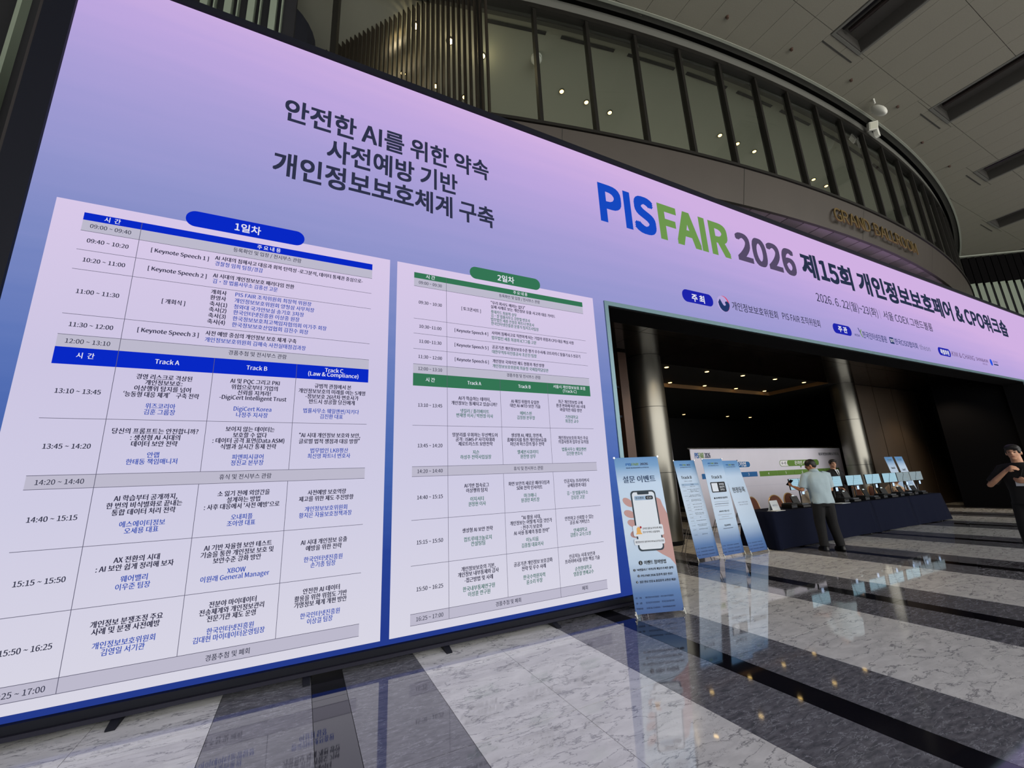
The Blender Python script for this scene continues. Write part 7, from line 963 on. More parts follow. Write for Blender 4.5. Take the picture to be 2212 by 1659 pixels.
for x, y, t_ in ((4.83, 6.35, 'left one of the first trio of downlights behind the glass'), (5.53, 6.35, 'middle one of the first trio of downlights behind the glass'), (6.24, 6.35, 'right one of the first trio of downlights behind the glass'),
        (9.44, 5.71, 'left one of the second trio of downlights behind the glass'), (10.15, 5.71, 'middle one of the second trio of downlights behind the glass'), (10.86, 5.7, 'right one of the second trio of downlights behind the glass'),
        (13.73, 5.69, 'left one of the rightmost pair of downlights behind the glass'), (14.45, 5.7, 'right one of the rightmost pair of downlights behind the glass'), (4.84, 7.39, 'single low downlight behind the glass just above the bronze fascia'),
        (1.4, 7.4, 'left lower downlight glimpsed between the brown fins'), (2.13, 7.4, 'middle lower downlight glimpsed between the brown fins'), (2.82, 7.4, 'right lower downlight glimpsed between the brown fins')):
    downlight(x, y, ZG1+.14, .05, M_lamp, t_, 'gallery downlights')
for x, y, t_ in ((1.42, 6.33, 'leftmost'), (2.12, 6.33, 'middle'), (2.83, 6.34, 'rightmost')):
    downlight(x, y, ZG1+.14, .06, M_lampb, t_+' of three glaring downlights by the brown vertical fins', 'bright downlights by the fins')
    light('POINT', 'fin_lamp', (x, y, ZG1-.1), 3, (1, .82, .5), size=.05)
for i, (x, y) in enumerate(((3.9, 5.9), (5.2, 7.6))):
    o = empty('dome_camera', (x, y, ZG1+.14), label=('round white dome camera on the gallery ceiling near the fins', 'small pale dome camera below the gallery downlights')[i], cat='camera')
    MB().tube([(0, 0, 0), (0, 0, -.06)], [.12, .12], 16).obj('base', M_white_pl, o); MB().ball((0, 0, -.07), .1).obj('dome', M_white_pl, o, True)
# fin screen on the left, running back from the glass
fs_ = empty('wall_left', (0, 0, 0), kind='structure')
A0, A1 = Vector((2.3, 4.93)), Vector((-.1, 7.55)); dr = (A1-A0).normalized(); Ln = (A1-A0).length
n = 34
for i in range(n+4):
    p = A0+dr*(Ln*i/n); a = math.atan2(dr.y, dr.x)
    MB().box(-.013, .013, -.04, .05, 5.4, ZG1+.13, Matrix.Translation((p.x, p.y, 0)) @ Matrix.Rotation(a, 4, 'Z')).obj('fin', M_fin, fs_, bevel=.008)
pb = [A0+Vector((.5, .9)), A1+dr*2+Vector((.5, .9))]
# grey slatted wall, left of the gallery
sl = MB().box(-9, -.62, 6.35, 6.5, 0, 10.6).obj('wall_left', M_darkwall, kind='structure')
x = -8.618
while x < -.8:
    MB().box(x, x+(.09 if x > -2.4 else .04), 6.2, 6.35, 0, 10.4).obj('slat', M_slat, sl)
    if x > -2.4: MB().box(x+.155, x+.172, 6.22, 6.35, 0, 10.4).obj('slat_edge', M_slat, sl)
    x += .294
MB().tube([(-1.15, 7.6, 4), (-1.15, 7.6, 10.4)], .82, 32).obj('wall_left', P('navy_drum', (26, 28, 38), .6), smooth=False, kind='structure')
# ---------------------------------------------------------------- hall ceiling with long recessed slots
top = MB().box(-9, 45, -12.5, 8, ZC+.35, ZC+.5)
ce = top.obj('ceiling', M_seam, kind='structure')
def yr(x):
    s_ = 41.02**2-(x-12.3)**2
    return 44.8-math.sqrt(s_)
slots = []
for k, ye in enumerate((2.95, 2.95, 2.95, 3.45, 4.41, 5.0)):
    xc = 5.5+4.53*k; slots.append((xc-.5, xc+.5, ye))
SW = .6583; ys = [-9+1.462*k-.0 for k in range(0, 13)]
off = 2.95-(-9+1.462*8)
ys = [y+off for y in ys]
cc = 0; MCP = MB()
def panel(x0, x1, y0, y1):
    global cc
    ya, yb = min(y1, yr(x0)), min(y1, yr(x1))
    if ya-y0 < .02 and yb-y0 < .02: return
    ya, yb = max(ya, y0+.001), max(yb, y0+.001)
    g = .004; vs = [(x0+g, y0+g, ZC), (x1-g, y0+g, ZC), (x1-g, yb-g, ZC), (x0+g, ya-g, ZC)]
    vs += [(a, b, ZC+.02) for a, b, _ in vs]
    f = [(0, 3, 2, 1), (4, 5, 6, 7), (0, 1, 5, 4), (1, 2, 6, 5), (2, 3, 7, 6), (3, 0, 4, 7)]
    if y0 > -1.6 and 4 < x0 < 31 and cc < 285:
        MB().add(vs, f).obj('ceiling_panel', M_ceil, ce); cc += 1
    else: MCP.add(vs, f)
xs = [12.08-SW*k for k in range(32, 0, -1)]+[12.08+SW*k for k in range(0, 48)]
for x0 in xs:
    x1 = x0+SW
    for y0 in ys:
        y1 = y0+1.462
        if y0 > max(yr(max(x0, -8)), yr(min(x1, 43))): continue
        hit = [s for s in slots if s[0]-.06 < x1 and s[1]+.06 > x0 and s[2]+.06 > y0]
        if not hit: panel(x0, x1, y0, y1); continue
        s = hit[0]; ye = s[2]+.06; yy1 = y1
        if ye < y1-.05: panel(x0, x1, ye, y1); yy1 = ye
        if x0 < s[0]-.1: panel(x0, s[0]-.06, y0, yy1)
        if x1 > s[1]+.1: panel(s[1]+.06, x1, y0, yy1)
MCP.obj('distant_panel', M_ceil, ce, kind='stuff')
for a, b, ye in slots:
    y0 = -9
    MB().box(a, b, y0, ye, ZC+.3, ZC+.34).box(a, a+.02, y0, ye, ZC, ZC+.33).box(b-.02, b, y0, ye, ZC, ZC+.33).box(a, b, ye-.02, ye, ZC, ZC+.33).obj('slot_recess', bpy.data.materials.get('slot_paint') or P('slot_paint', (52, 50, 46), .8), ce)
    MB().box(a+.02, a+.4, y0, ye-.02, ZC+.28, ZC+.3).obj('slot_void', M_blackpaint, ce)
    MB().box(a-.055, a, y0, ye+.055, ZC-.012, ZC+.03).box(b, b+.055, y0, ye+.055, ZC-.012, ZC+.03).box(a, b, ye, ye+.055, ZC-.012, ZC+.03).obj('slot_frame', M_bulk, ce)
    MB().box(a-.08, b+.08, ye+.2, ye+.225, ZC-.006, ZC+.002).obj('slot_grille', M_seam, ce)
    MB().tube([(a+.42, y0, ZC+.18), (a+.42, ye-.1, ZC+.18)], .05, 8).obj('pipe', P('pipe', (46, 40, 36), .25, metal=.5), ce)
arcblock(MB(), 41.0, 41.05, ZC-.015, ZC+.05, -.55, .62, 110).obj('edge_trim', M_trim, ce)
for x, y in ((7.1, 3.7), (9.0, 3.55), (11.1, 3.4), (13.1, 3.3), (15.3, 3.6), (17.4, 3.7)):
    MB().tube([(x, y, ZC), (x, y, ZC-.05)], [.035, .025], 8).obj('sprinkler', P('sprinkler', (70, 50, 40), .5), ce)
o = empty('hanging_speaker', (12.25, 3.45, ZC), label='white oval speaker tilted on a bracket under the grey ceiling', cat='speaker')
MB().tube([(0, 0, 0), (0, 0, -.14)], .02, 8).obj('bracket', M_white_pl, o)
MB().ball((0, 0, 0), (.15, .1, .3), 16, 10, Matrix.Translation((.12, 0, -.3)) @ Matrix.Rotation(.5, 4, 'Y') @ Matrix.Rotation(-.5, 4, 'X')).obj('body', M_white_pl, o, True)
o = empty('wall_speaker', (13.1, 3.86, ZC-.1), label='square white speaker box fixed at the curved ceiling edge', cat='speaker')
Mx = Matrix.Scale(.7, 4) @ Matrix.Rotation(-.75, 4, 'Z') @ Matrix.Rotation(.35, 4, 'X')
MB().box(-.16, .14, -.1, .08, -.16, .14, Mx).obj('body', M_white_pl, o, bevel=.012); MB().box(-.13, .11, -.115, -.1, -.13, .11, Mx).obj('grille', P('grille', (176, 176, 160), .7), o); MB().box(.14, .25, -.03, .06, -.24, .02).obj('bracket', M_white_pl, o)
# ---------------------------------------------------------------- right: far wall of fins, dark above, grey-green below
wr = empty('wall_right', (0, 0, 0), kind='structure')
B0, B1 = Vector((25.4, 6.3)), Vector((36, -.8)); dr = (B1-B0).normalized(); a = math.atan2(dr.y, dr.x)
def along(mb, s0, s1, d0, d1, z0, z1):
    return mb.box(s0, s1, d0, d1, z0, z1, Matrix.Translation((B0.x, B0.y, 0)) @ Matrix.Rotation(a, 4, 'Z'))
along(MB(), -4, 13, .5, .7, 0, 10.6).obj('backing', M_darkwall, wr)
along(MB(), -4, 13, -.14, -.04, ZC-.1, ZC-.05).obj('edge_trim', M_trim, wr)
for k in range(-6, 42):
    s = k*.29
    Mf = Matrix.Translation((B0.x, B0.y, 0)) @ Matrix.Rotation(a, 4, 'Z') @ Matrix.Translation((s, 0, 0)) @ Matrix.Rotation(-.35, 4, 'Z')
    MB().box(-.1, .1, -.02, .1, 9.1, ZC-.12, Mf).obj('upper_fin', P('upper_fin', (9, 8, 9), .9, spec=.08) if k == -6 else bpy.data.materials['upper_fin'], wr)
    MB().box(-.075, .075, -.03, .02, 0, 9.15, Mf).obj('lower_fin', M_slat, wr)
MB().box(33.9, 34.2, -12, 2, 0, 10.6).obj('wall_right', M_darkwall, kind='structure')
MB().box(-9.2, -9, -12, 17, 0, 10.6).obj('wall_left', M_darkwall, kind='structure')
# ---------------------------------------------------------------- gold letters on the fascia
sg = empty('sign_lettering', ring(0, 40.9, 5.3+EYE), label='raised gold GRAND BALLROOM letters on the curved bronze fascia', cat='sign')
word = 'GRAND BALLROOM'; adv = {}
sx = -2.0; tot = 0; wds = []
for ch in word:
    if ch == ' ': wds.append(.16); continue
    g_, _, _ = glyphs(ch, .0); wds.append((g_[:, 0].max()-g_[:, 0].min())*.45+.035)
sc = 4.0/sum(wds); xx = -2.0
for ch, wd in zip(word, wds):
    if ch != ' ':
        cu = bpy.data.curves.new('letter', 'CURVE'); cu.dimensions = '2D'; cu.fill_mode = 'BOTH'; cu.extrude = .011; outline(cu, ch)
        ob = bpy.data.objects.new('letter_outline', cu); me = bpy.data.meshes.new_from_object(ob); bpy.data.objects.remove(ob); me.materials.clear(); me.materials.append(M_gold); me.name = 'letter'
        x_ = np.empty(len(me.vertices)*3); me.vertices.foreach_get('co', x_); x_ = x_.reshape(-1, 3); mn = x_[:, 0].min()
        th = (xx+wd*sc/2)/40.9; kx = .45*sc; base = ring(th, 40.79, 5.40+EYE); hw = (x_[:, 0].max()-mn)/2
        for v_ in me.vertices:
            lx = (v_.co.x-mn-hw)*kx; lz = v_.co.y*.45; lz2 = v_.co.z
            v_.co = (base[0]+lx*math.cos(th)+lz2*math.sin(th), base[1]+lx*math.sin(th)-lz2*math.cos(th), base[2]+lz)
        lo = link('letter', me, sg); lo.matrix_parent_inverse = Matrix.Translation(sg.location).inverted()
    xx += wd*sc
# ---------------------------------------------------------------- lobby behind the portal
ZL = 2.98+EYE
lc = empty('ceiling', (0, 0, 0), kind='structure')
def seam_plate(x0, x1, y0, y1):
    MB().box(x0+.006, x1-.006, y0+.006, y1-.006, ZL, ZL+.04).obj('ceiling_panel', M_lobceil, lc)
for i in range(12):
    x0 = 2.2+i*2.0
    seam_plate(x0, x0+2, D+.3, 6.2); seam_plate(x0, x0+2, 6.2, 7.95)
TX0, TX1, TY0, TY1 = 8.3, 16.7, 7.95, 10.13
for a in ((2.2, TX0, TY0, 16), (TX1, 26.2, TY0, 16), (TX0, TX1, TY1, 16)): MB().box(a[0], a[1], a[2], a[3], ZL, ZL+.04).obj('ceiling_panel', M_tray, lc)
MB().box(TX0-.05, TX1+.05, TY0, TY1+.05, ZL+.12, ZL+.16).obj('tray', M_tray, lc)
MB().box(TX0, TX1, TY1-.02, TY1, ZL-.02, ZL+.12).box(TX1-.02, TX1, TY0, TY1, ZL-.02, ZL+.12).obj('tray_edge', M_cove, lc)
MB().box(2, 26.2, D+.3, 16.2, ZL+.2, ZL+.3).obj('slab', M_darkback, lc)
for x, y, t_ in [(9.36+1.71*i, 8.48, ('leftmost', 'second', 'middle', 'fourth', 'rightmost')[i]+' warm downlight of the front row in the lobby ceiling tray') for i in range(5)]+[(11.07+1.71*i, 9.97, ('leftmost', 'second', 'third', 'rightmost')[i]+' warm downlight of the back row in the lobby ceiling tray') for i in range(4)]:
    downlight(x, y, ZL+.12, .062, M_lamp, t_, 'tray downlights')
for x, t_ in ((17.1, 'left'), (20.4, 'middle'), (22.3, 'right')): downlight(x, 14.8, ZL, .07, M_lamp, t_+' one of three far downlights low over the white backdrop', 'far lobby downlights')
MB().box(2, 26.2, 16, 16.2, 0, ZL+.3).obj('wall_back', M_darkwall, kind='structure')
MB().box(3.3, 3.45, D+.3, 16, 0, ZL+.2).obj('wall_left', P('lobby_left', (16, 14, 13), .6), kind='structure')
pz_ = MB().box(6.55, 6.8, 7.35, 7.6, 0, ZL-.05).obj('trim_3', P('wood_post', (62, 40, 28), .5), kind='structure')
MB().box(3.45, 6.55, 7.4, 7.44, 2.9, 2.95).box(3.45, 6.55, 7.4, 7.44, 3.6, 3.65).obj('rail', M_frame, pz_)
MB().box(26.2, 26.4, D+.3, 16.2, 0, ZL+.3).obj('wall_right', M_darkwall, kind='structure')
rw = MB().box(18.1, 26.2, 7.82, 8.0, 0, ZL).obj('wall_right', M_darkback, kind='structure')
for x0, x1 in ((18.1, 19.3), (19.3, 20.75), (20.75, 22.6), (22.6, 24.6)): MB().box(x0+.02, x1-.02, 7.78, 7.82, .02, ZL-.01).obj('wall_panel', M_brown, rw)
bw = MB().box(21.05, 21.25, D+.3, 6.7, 0, ZL).obj('wall_right', P('black_curtain_wall', (6, 6, 9), .95, spec=.1), kind='structure')
# steel-clad round columns
def column(x, y, r, label):
    c = empty('column', (x, y, 0), label=label, cat='column')
    zs = [0, 1.62, 3.2, ZL-EYE+EYE]
    for i in range(3):
        for s in (0, 1):
            vs = []; fs = []; n = 20; a0 = math.radians(-62+180*s+1.0); a1 = math.radians(118+180*s-1.0)
            for j in range(n+1):
                a_ = a0+(a1-a0)*j/n
                for z in (zs[i]+.006, zs[i+1]-.006): vs.append((r*math.cos(a_), r*math.sin(a_), z))
            for j in range(n): fs.append((2*j, 2*j+2, 2*j+3, 2*j+1))
            MB().add(vs, fs).obj('cladding_sheet', M_steel, c, True)
    MB().tube([(0, 0, 0), (0, 0, ZL)], r-.015, 32).obj('core', M_blackpl, c)
    MB().tube([(0, 0, 0), (0, 0, .09)], r+.012, 32).obj('plinth', M_frame, c)
column(7.72, 7.72, .42, 'large brushed steel round column at the left of the lobby opening')
column(17.6, 8.0, .37, 'brushed steel round column behind the registration monitors')

# ---------------------------------------------------------------- backdrop banner
K = {}
def ink(name, c, rough=.8):
    if name not in K: K[name] = P('ink_'+name, c, rough)
    return K[name]
bd = empty('backdrop_banner', (14.5, 9, 0), label='long white registration backdrop with numbered blue and green bands', cat='banner')
inv = Matrix.Translation((14.5, 9, 0)).inverted()
def kid(o, p): o.parent = p; o.matrix_parent_inverse = p.matrix_world.inverted() if False else Matrix.Translation(p.location).inverted()
Mbd = P('backdrop_cloth', (206, 204, 218), .8, var=.03, scale=1.5)
sh = MB().box(10.44, 18.64, 9, 9.02, .02, 2.3); so = sh.obj('sheet', Mbd); kid(so, bd)
ro = MB().tube([(10.36, 9.0, 2.31), (18.72, 9.0, 2.31)], .022, 8).obj('top_rail', M_chrome); kid(ro, bd)
for x in (10.5, 14.5, 18.55): po = MB().tube([(x, 9.06, 0), (x, 9.06, 2.31)], .02, 8).obj('post', M_chrome); kid(po, bd)
A = Art((0, 9, EYE), (1, 0, 0), (0, 0, 1), (0, -1, 0), .003)
ib, ig, it, iw = ink('blue', (34, 96, 156)), ink('green', (92, 128, 52)), ink('dark', (44, 52, 74)), ink('white', (225, 225, 230))
def logo(A, x, y, w, em, l=3, dim=False):
    A.text('PIS', x-w*.5+w*.13, y, em, ink('logo_blue', (44, 104, 176)), .04, w*.24, l, name='lettering')
    A.text('FAIR', x-w*.5+w*.42, y, em, ink('logo_green', (120, 150, 96)), .04, w*.31, l, name='lettering')
    A.text('2026', x+w*.5-w*.19, y, em*.92, ink('logo_dark', (70, 78, 104)), .04, w*.36, l, name='lettering')
logo(A, 10.95, .55, .7, .22)
A.text('제15회 개인정보보호페어 & CPO워크숍', 17.8, .53, .12, it, .03, 1.34, 3)
A.rrect(11.35, 13.15, .13, .35, .11, iw, 1); A.rrect(11.38, 13.12, .15, .33, .09, ib, 2); A.text('참가기업', 12.55, .245, .16, iw, .03, .72, 3)
A.rrect(14.70, 17.05, .13, .34, .105, ig, 1); A.rrect(14.72, 17.03, .145, .325, .09, iw, 2); A.rrect(15.12, 17.03, .145, .325, .09, ig, 3)
A.text('4~8', 14.92, .24, .13, it, .0, .26, 4); A.text('온라인 사전등록', 16.1, .24, .15, iw, .03, 1.1, 4)
A.poly([(15.83, .125), (15.95, .125), (15.89, .05)], ig, 2)
for i in range(3): A.rect(10.8+i*.875+(.0), 10.8+(i+1)*.875-.012, -.155, 0, ib, 2); A.text(str(i+1), 11.25+i*.86, -.075, .11, iw, .01, None, 3)
for i in range(5): A.rect(13.53+i*.955, 13.53+(i+1)*.955-.006, -.165, .005, ig, 2); A.text(str(i+4), 14.0+i*.955, -.08, .11, iw, .01, None, 3)
A.rect(11.0, 18.5, -.45, -.443, ink('fold', (186, 186, 204)), 1, 'fold_line')
A.build(so)

# ---------------------------------------------------------------- leaning poster stands
M_post = None
def blue_grad(name, oz, h):
    m, t, b = nt(name); N = t.nodes.new; L = t.links.new
    g = N('ShaderNodeTexCoord'); s = N('ShaderNodeSeparateXYZ'); r = N('ShaderNodeValToRGB')
    L(g.outputs['UV'], s.inputs[0]); L(s.outputs['Y'], r.inputs['Fac'])
    st = [(0, (44, 82, 142)), (.12, (72, 112, 168)), (.3, (176, 198, 224)), (.5, (190, 208, 230)), (.82, (182, 204, 230)), (.94, (100, 148, 196)), (1, (78, 130, 184))]
    cr = r.color_ramp
    while len(cr.elements) < len(st): cr.elements.new(.5)
    for e_, (p_, c_) in zip(cr.elements, st): e_.position = p_; e_.color = (*lin(c_), 1)
    L(r.outputs['Color'], b.inputs['Base Color']); b.inputs['Roughness'].default_value = .55; return m
M_poster = blue_grad('poster_gradient', 0, 1)
def poster_stand(BL, BR, lean, ztop, label, group=None, z0=.035):
    BL, BR = Vector((BL[0], BL[1], z0)), Vector((BR[0], BR[1], z0)); u = (BR-BL).normalized(); W_ = (BR-BL).length
    bk_ = Vector((-u.y, u.x, 0)).normalized()
    top = bk_*lean+Vector((0, 0, ztop-z0)); Hh = top.length; v = top.normalized(); nrm = u.cross(v)
    if nrm.y > 0: nrm = -nrm
    o = empty('poster_stand', (BL.x, BL.y, 0), label=label, cat='poster stand', group=group)
    me = bpy.data.meshes.new('poster'); vs = [BL, BR, BR+top, BL+top]; vs += [p-nrm*.003 for p in vs]
    vs = [tuple(p-Vector((BL.x, BL.y, 0))) for p in vs]
    me.from_pydata(vs, [], [(0, 1, 2, 3), (7, 6, 5, 4), (0, 4, 5, 1), (1, 5, 6, 2), (2, 6, 7, 3), (3, 7, 4, 0)])
    uv = me.uv_layers.new(); vv = {0: (0, 0), 1: (1, 0), 2: (1, 1), 3: (0, 1)}
    for p in me.polygons:
        for li in p.loop_indices: uv.data[li].uv = vv[me.loops[li].vertex_index % 4]
    me.materials.append(M_poster); s = link('poster', me, o)
    B = Vector((BL.x, BL.y, 0)); c_ = (BL+BR)/2-B
    hub = c_+v*(Hh*.5)-nrm*.09
    for e_ in (Vector((0, 0, 0))+(BL-B), BR-B, BR+top-B, BL+top-B):
        MB().tube([hub, e_-nrm*.004], .006, 6).obj('arm', M_chrome, o)
        MB().tube([e_-nrm*.008, e_+nrm*.008], .012, 8).obj('clip', M_chrome, o)
    for sg_ in (0, 1):
        e_ = (BL-B) if sg_ == 0 else (BR-B)
        MB().tube([e_+v*.03+nrm*.004, (e_.x, e_.y-.02, .0)], .008, 6).obj('foot', M_white_pl, o)
    MB().tube([hub, Vector((hub.x, hub.y, 0))+bk_*.42], .008, 6).obj('back_leg', M_chrome, o)
    MB().tube([hub+u*.02, Vector((hub.x, hub.y, 0))+bk_*.42+u*.1], .006, 6).obj('back_leg', M_chrome, o)
    A = Art(BL-B, u, v, nrm, .0012); A.W = W_; A.H = Hh; return o, s, A
def poster_foot(A):
    W_, H_ = A.W, A.H; kd = ink('poster_ink', (40, 56, 92))
    for r_, row in enumerate((('주  최', '개인정보보호위원회', 'PIS FAIR 조직위원회'), ('주  관', '한국인터넷진흥원', '한국CISO협의회'), ('특별후원', 'KIM & CHANG', 'SHIN&KIM'))):
        y = H_*(.093-.031*r_)
        A.text(row[0], W_*.1, y, .021, kd, .02, W_*.13, 3); A.text(row[1], W_*.38, y, .021, kd, .01, W_*.28, 3); A.text(row[2], W_*.7, y, .021, kd, .01, W_*.26, 3)
def poster_head(A):
    logo(A, A.W*.5, A.H*.95, A.W*.52, .042); A.text('제15회 개인정보보호페어 & CPO워크숍', A.W*.5, A.H*.925, .018, ink('poster_ink', (40, 56, 92)), .02, A.W*.52, 3)
pk = ink('poster_black', (24, 28, 36)); pw = ink('poster_white', (214, 222, 234)); pg = ink('poster_grey', (150, 160, 176))
# 1) the survey poster: a hand holding a phone
o, s, A = poster_stand((3.47, 4.05), (4.03, 3.87), .19, 1.795, 'near blue survey event poster on a leaning stand with phone picture')
W_, H_ = A.W, A.H; poster_head(A)
A.text('설문 이벤트', W_*.5, H_*.845, .092, ink('poster_title', (56, 78, 112)), .02, W_*.74, 3)
hand = ink('hand_print', (186, 148, 146)); hand2 = ink('hand_print_shade', (170, 132, 130))
A.poly([(W_*1.0, H_*.27), (W_*1.0, H_*.6), (W_*.93, H_*.66), (W_*.9, H_*.7), (W_*.82, H_*.715), (W_*.76, H_*.69), (W_*.74, H_*.5), (W_*.5, H_*.4), (W_*.56, H_*.385), (W_*.74, H_*.345), (W_*.9, H_*.315)], hand, 1, 'hand_picture')
for fx, fy, fl, fa in ((.17, .69, .13, -38), (.17, .612, .13, -22), (.22, .55, .13, -18), (.25, .482, .12, 8)):
    c_, s_ = math.cos(math.radians(fa)), math.sin(math.radians(fa)); pts = []
    for i in range(20):
        a_ = 2*math.pi*i/20; px_ = .074*math.cos(a_); py_ = .043*math.sin(a_); pts.append((W_*fx+px_*c_-py_*s_, H_*fy+px_*s_+py_*c_))
    A.poly(pts, hand2 if fa > 0 else hand, 1, 'hand_picture')
A.rrect(W_*.25, W_*.81, H_*.37, H_*.765, .045, ink('phone_edge', (44, 58, 70)), 2, 'phone_picture'); A.rrect(W_*.28, W_*.78, H_*.38, H_*.755, .036, pw, 3, 'phone_picture')
A.rrect(W_*.4, W_*.66, H_*.738, H_*.762, .012, ink('phone_edge', (44, 58, 70)), 4, 'phone_picture')
A.rrect(W_*.32, W_*.74, H_*.7, H_*.73, .018, ink('poster_blue', (150, 176, 206)), 4, 'badge'); A.text('부스번호', W_*.44, H_*.715, .03, pk, .02, W_*.19, 5)
A.rrect(W_*.57, W_*.735, H_*.703, H_*.727, .015, pk, 5, 'badge'); A.text('C13', W_*.652, H_*.715, .026, pw, .02, W_*.1, 6)
A.rrect(W_*.19, W_*.85, H_*.465, H_*.535, .02, pw, 6, 'note'); A.rrect(W_*.18, W_*.84, H_*.41, H_*.448, .018, pw, 6, 'note')
A.poly([(W_*.24, H_*.478), (W_*.38, H_*.478), (W_*.355, H_*.49), (W_*.35, H_*.515), (W_*.31, H_*.528), (W_*.27, H_*.515), (W_*.265, H_*.49)], ink('bell', (222, 170, 96)), 7, 'bell_picture'); A.disc(W_*.36, H_*.522, .013, ink('bell_dot', (160, 30, 50)), 8, 'bell_picture')
A.text('온라인 설문 & 카카오톡 채널', W_*.61, H_*.513, .026, pk, .02, W_*.42, 7); A.text('친구 추가하고 선물 받자!', W_*.58, H_*.489, .026, pk, .02, W_*.37, 7)
A.text('개인정보보호 실천가이드북 Vol.10 무료 증정', W_*.51, H_*.429, .025, pk, .02, W_*.62, 7)
A.disc(W_*.25, H_*.30, .024, pk, 3, 'bullet'); A.text('i', W_*.25, H_*.30, .04, pw, .04, None, 4); A.text('이벤트 참여방법', W_*.56, H_*.30, .05, pk, .03, W_*.47, 3)
for i, t_ in enumerate(("'비앤플러스' 카카오톡 채널추가 버튼 클릭!", 'PIS FAIR 2026 참관객 설문 완료!', '설문 완료 인증 & 출입증의 교환권 제출!')):
    y_ = H_*(.258-.036*i); x_ = W_*(.1, .17, .12)[i]; A.disc(x_, y_, .013, pk, 3, 'bullet'); A.text(str(i+1), x_, y_, .02, pw, .02, None, 4); A.text(t_, x_+W_*.05, y_, .029, pk, .03, W_*(.78, .67, .77)[i], 3, al='l')
poster_foot(A); A.build(s)
# 2) track timetable
def track_table(A, y0=.79):
    W_, H_ = A.W, A.H
    A.text('Track B', W_*.42, H_*.815, .075, pk, .02, W_*.5, 3); A.text('2026. 6. 23(화)', W_*.45, H_*.772, .028, pg, .01, W_*.38, 3)
    A.rect(W_*.1, W_*.92, H_*.725, H_*.748, ink('poster_blue', (150, 176, 206)), 2); A.text('시간', W_*.17, H_*.737, .022, pk, .01, None, 3); A.text('주요내용', W_*.6, H_*.737, .022, pk, .01, None, 3)
    rr = [.725, .705, .64, .595, .545, .51, .487, .455, .405, .385, .34, .29, .262, .24, .21]
    for y_ in rr: A.rect(W_*.1, W_*.92, H_*y_-.0008, H_*y_+.0008, pg, 3, 'grid_line')
    A.rect(W_*.27-.0008, W_*.27+.0008, H_*.21, H_*.748, pg, 3, 'grid_line')
    tt = ['09:00~09:30', '09:30~10:30', '10:30~11:00', '11:00~11:30', '11:30~12:00', '12:00~13:10', '13:10~13:45', '13:45~14:20', '14:20~14:40', '14:40~15:15', '15:15~15:50', '15:50~16:25', '', '16:25~17:00']
    cn = ['등록확인 및 입장', '실제 사례로 보는 개인정보 유출 사고|롯데카드 최용혁 상무|김·장 법률사무소 강한철 변호사', '사이버 침해사고로 직면하게 되는|법무법인 세종 최광희 ICT그룹 고문', '공공기관 개인정보보호수준 평가|대한무역투자진흥공사 조은진 팀장', '개인정보 국외이전 제도 현황', '경품추첨 및 전시부스 관람', 'AI 해킹 위협의 유일한', '생성형 AI, 메일, 망연계|차단과 마스킹의 필수 전략', '휴식', '화면 보안의 새로운 패러다임과', '개인정보는 어떻게 지킬 것인가|이노티움 김종필 대표이사', '공공기관 개인정보 보호강화', '', '경품추첨 및 폐회']
    for i in range(14):
        ym = H_*(rr[i]+rr[i+1])/2
        if tt[i]: A.text(tt[i], W_*.185, ym, .016, pk, 0, W_*.13, 3)
        ls = cn[i].split('|') if cn[i] else []
        for j, l_ in enumerate(ls): A.text(l_, W_*.6, ym+(len(ls)-1)*.012-j*.024, .018, pk, 0, min(W_*.58, len(l_)*.0165), 3)
    poster_head(A); poster_foot(A)
o, s, A = poster_stand((6.58, 5.84), (7.16, 5.84), .27, 1.83, 'leaning blue poster with a Track B timetable, leftmost of three at the steel column'); track_table(A); A.build(s)
o, s, A = poster_stand((7.19, 5.76), (7.78, 5.76), .18, 1.84, 'leaning blue Track B poster with a dark guide box, between two other posters')
W_, H_ = A.W, A.H; poster_head(A); A.text('Track B', W_*.52, H_*.8, .08, pk, .02, W_*.52, 3)
A.rrect(W_*.14, W_*.86, H_*.635, H_*.745, .02, pk, 2, 'guide_box'); A.rrect(W_*.18, W_*.47, H_*.645, H_*.735, .008, pw, 3, 'guide_box')
for i, t_ in enumerate(('모바일', '참관객', '가이드')): A.text(t_, W_*.67, H_*(.72-.03*i), .045, pw, .02, W_*.24, 3)
A.text('참가확인증 발급안내', W_*.53, H_*.575, .038, pk, .03, W_*.56, 3); A.disc(W_*.19, H_*.575, .018, pk, 3, 'bullet')
for i in range(3): A.rect(W_*.12, W_*(.84-.03*i), H_*(.535-.022*i)-.004, H_*(.535-.022*i)+.004, pg if i != 1 else it, 3, 'fine_print')
A.text('교육이수 인정 시간', W_*.5, H_*.435, .036, pk, .02, W_*.5, 3)
for i in range(3): A.rect(W_*(.16, .32, .16)[i], W_*(.84, .68, .84)[i], H_*(.4-.022*i)-.004, H_*(.4-.022*i)+.004, pg, 3, 'fine_print')
A.text('발급예정일', W_*.5, H_*.29, .036, pk, .02, W_*.3, 3); A.rect(W_*.26, W_*.74, H_*.26-.004, H_*.26+.004, it, 3, 'fine_print'); poster_foot(A); A.build(s)
o, s, A = poster_stand((7.82, 5.66), (8.38, 5.68), .34, 1.8, 'leaning pale blue on-site registration poster nearest the navy tablecloths')
W_, H_ = A.W, A.H; poster_head(A); A.text('현장등록', W_*.5, H_*.66, .12, pk, .02, W_*.72, 3)
A.text('2026. 6. 22(월)~23(화)', W_*.5, H_*.52, .028, pg, .01, W_*.56, 3); A.text('서울 COEX 그랜드볼룸', W_*.5, H_*.495, .028, pg, .01, W_*.5, 3); poster_foot(A); A.build(s)
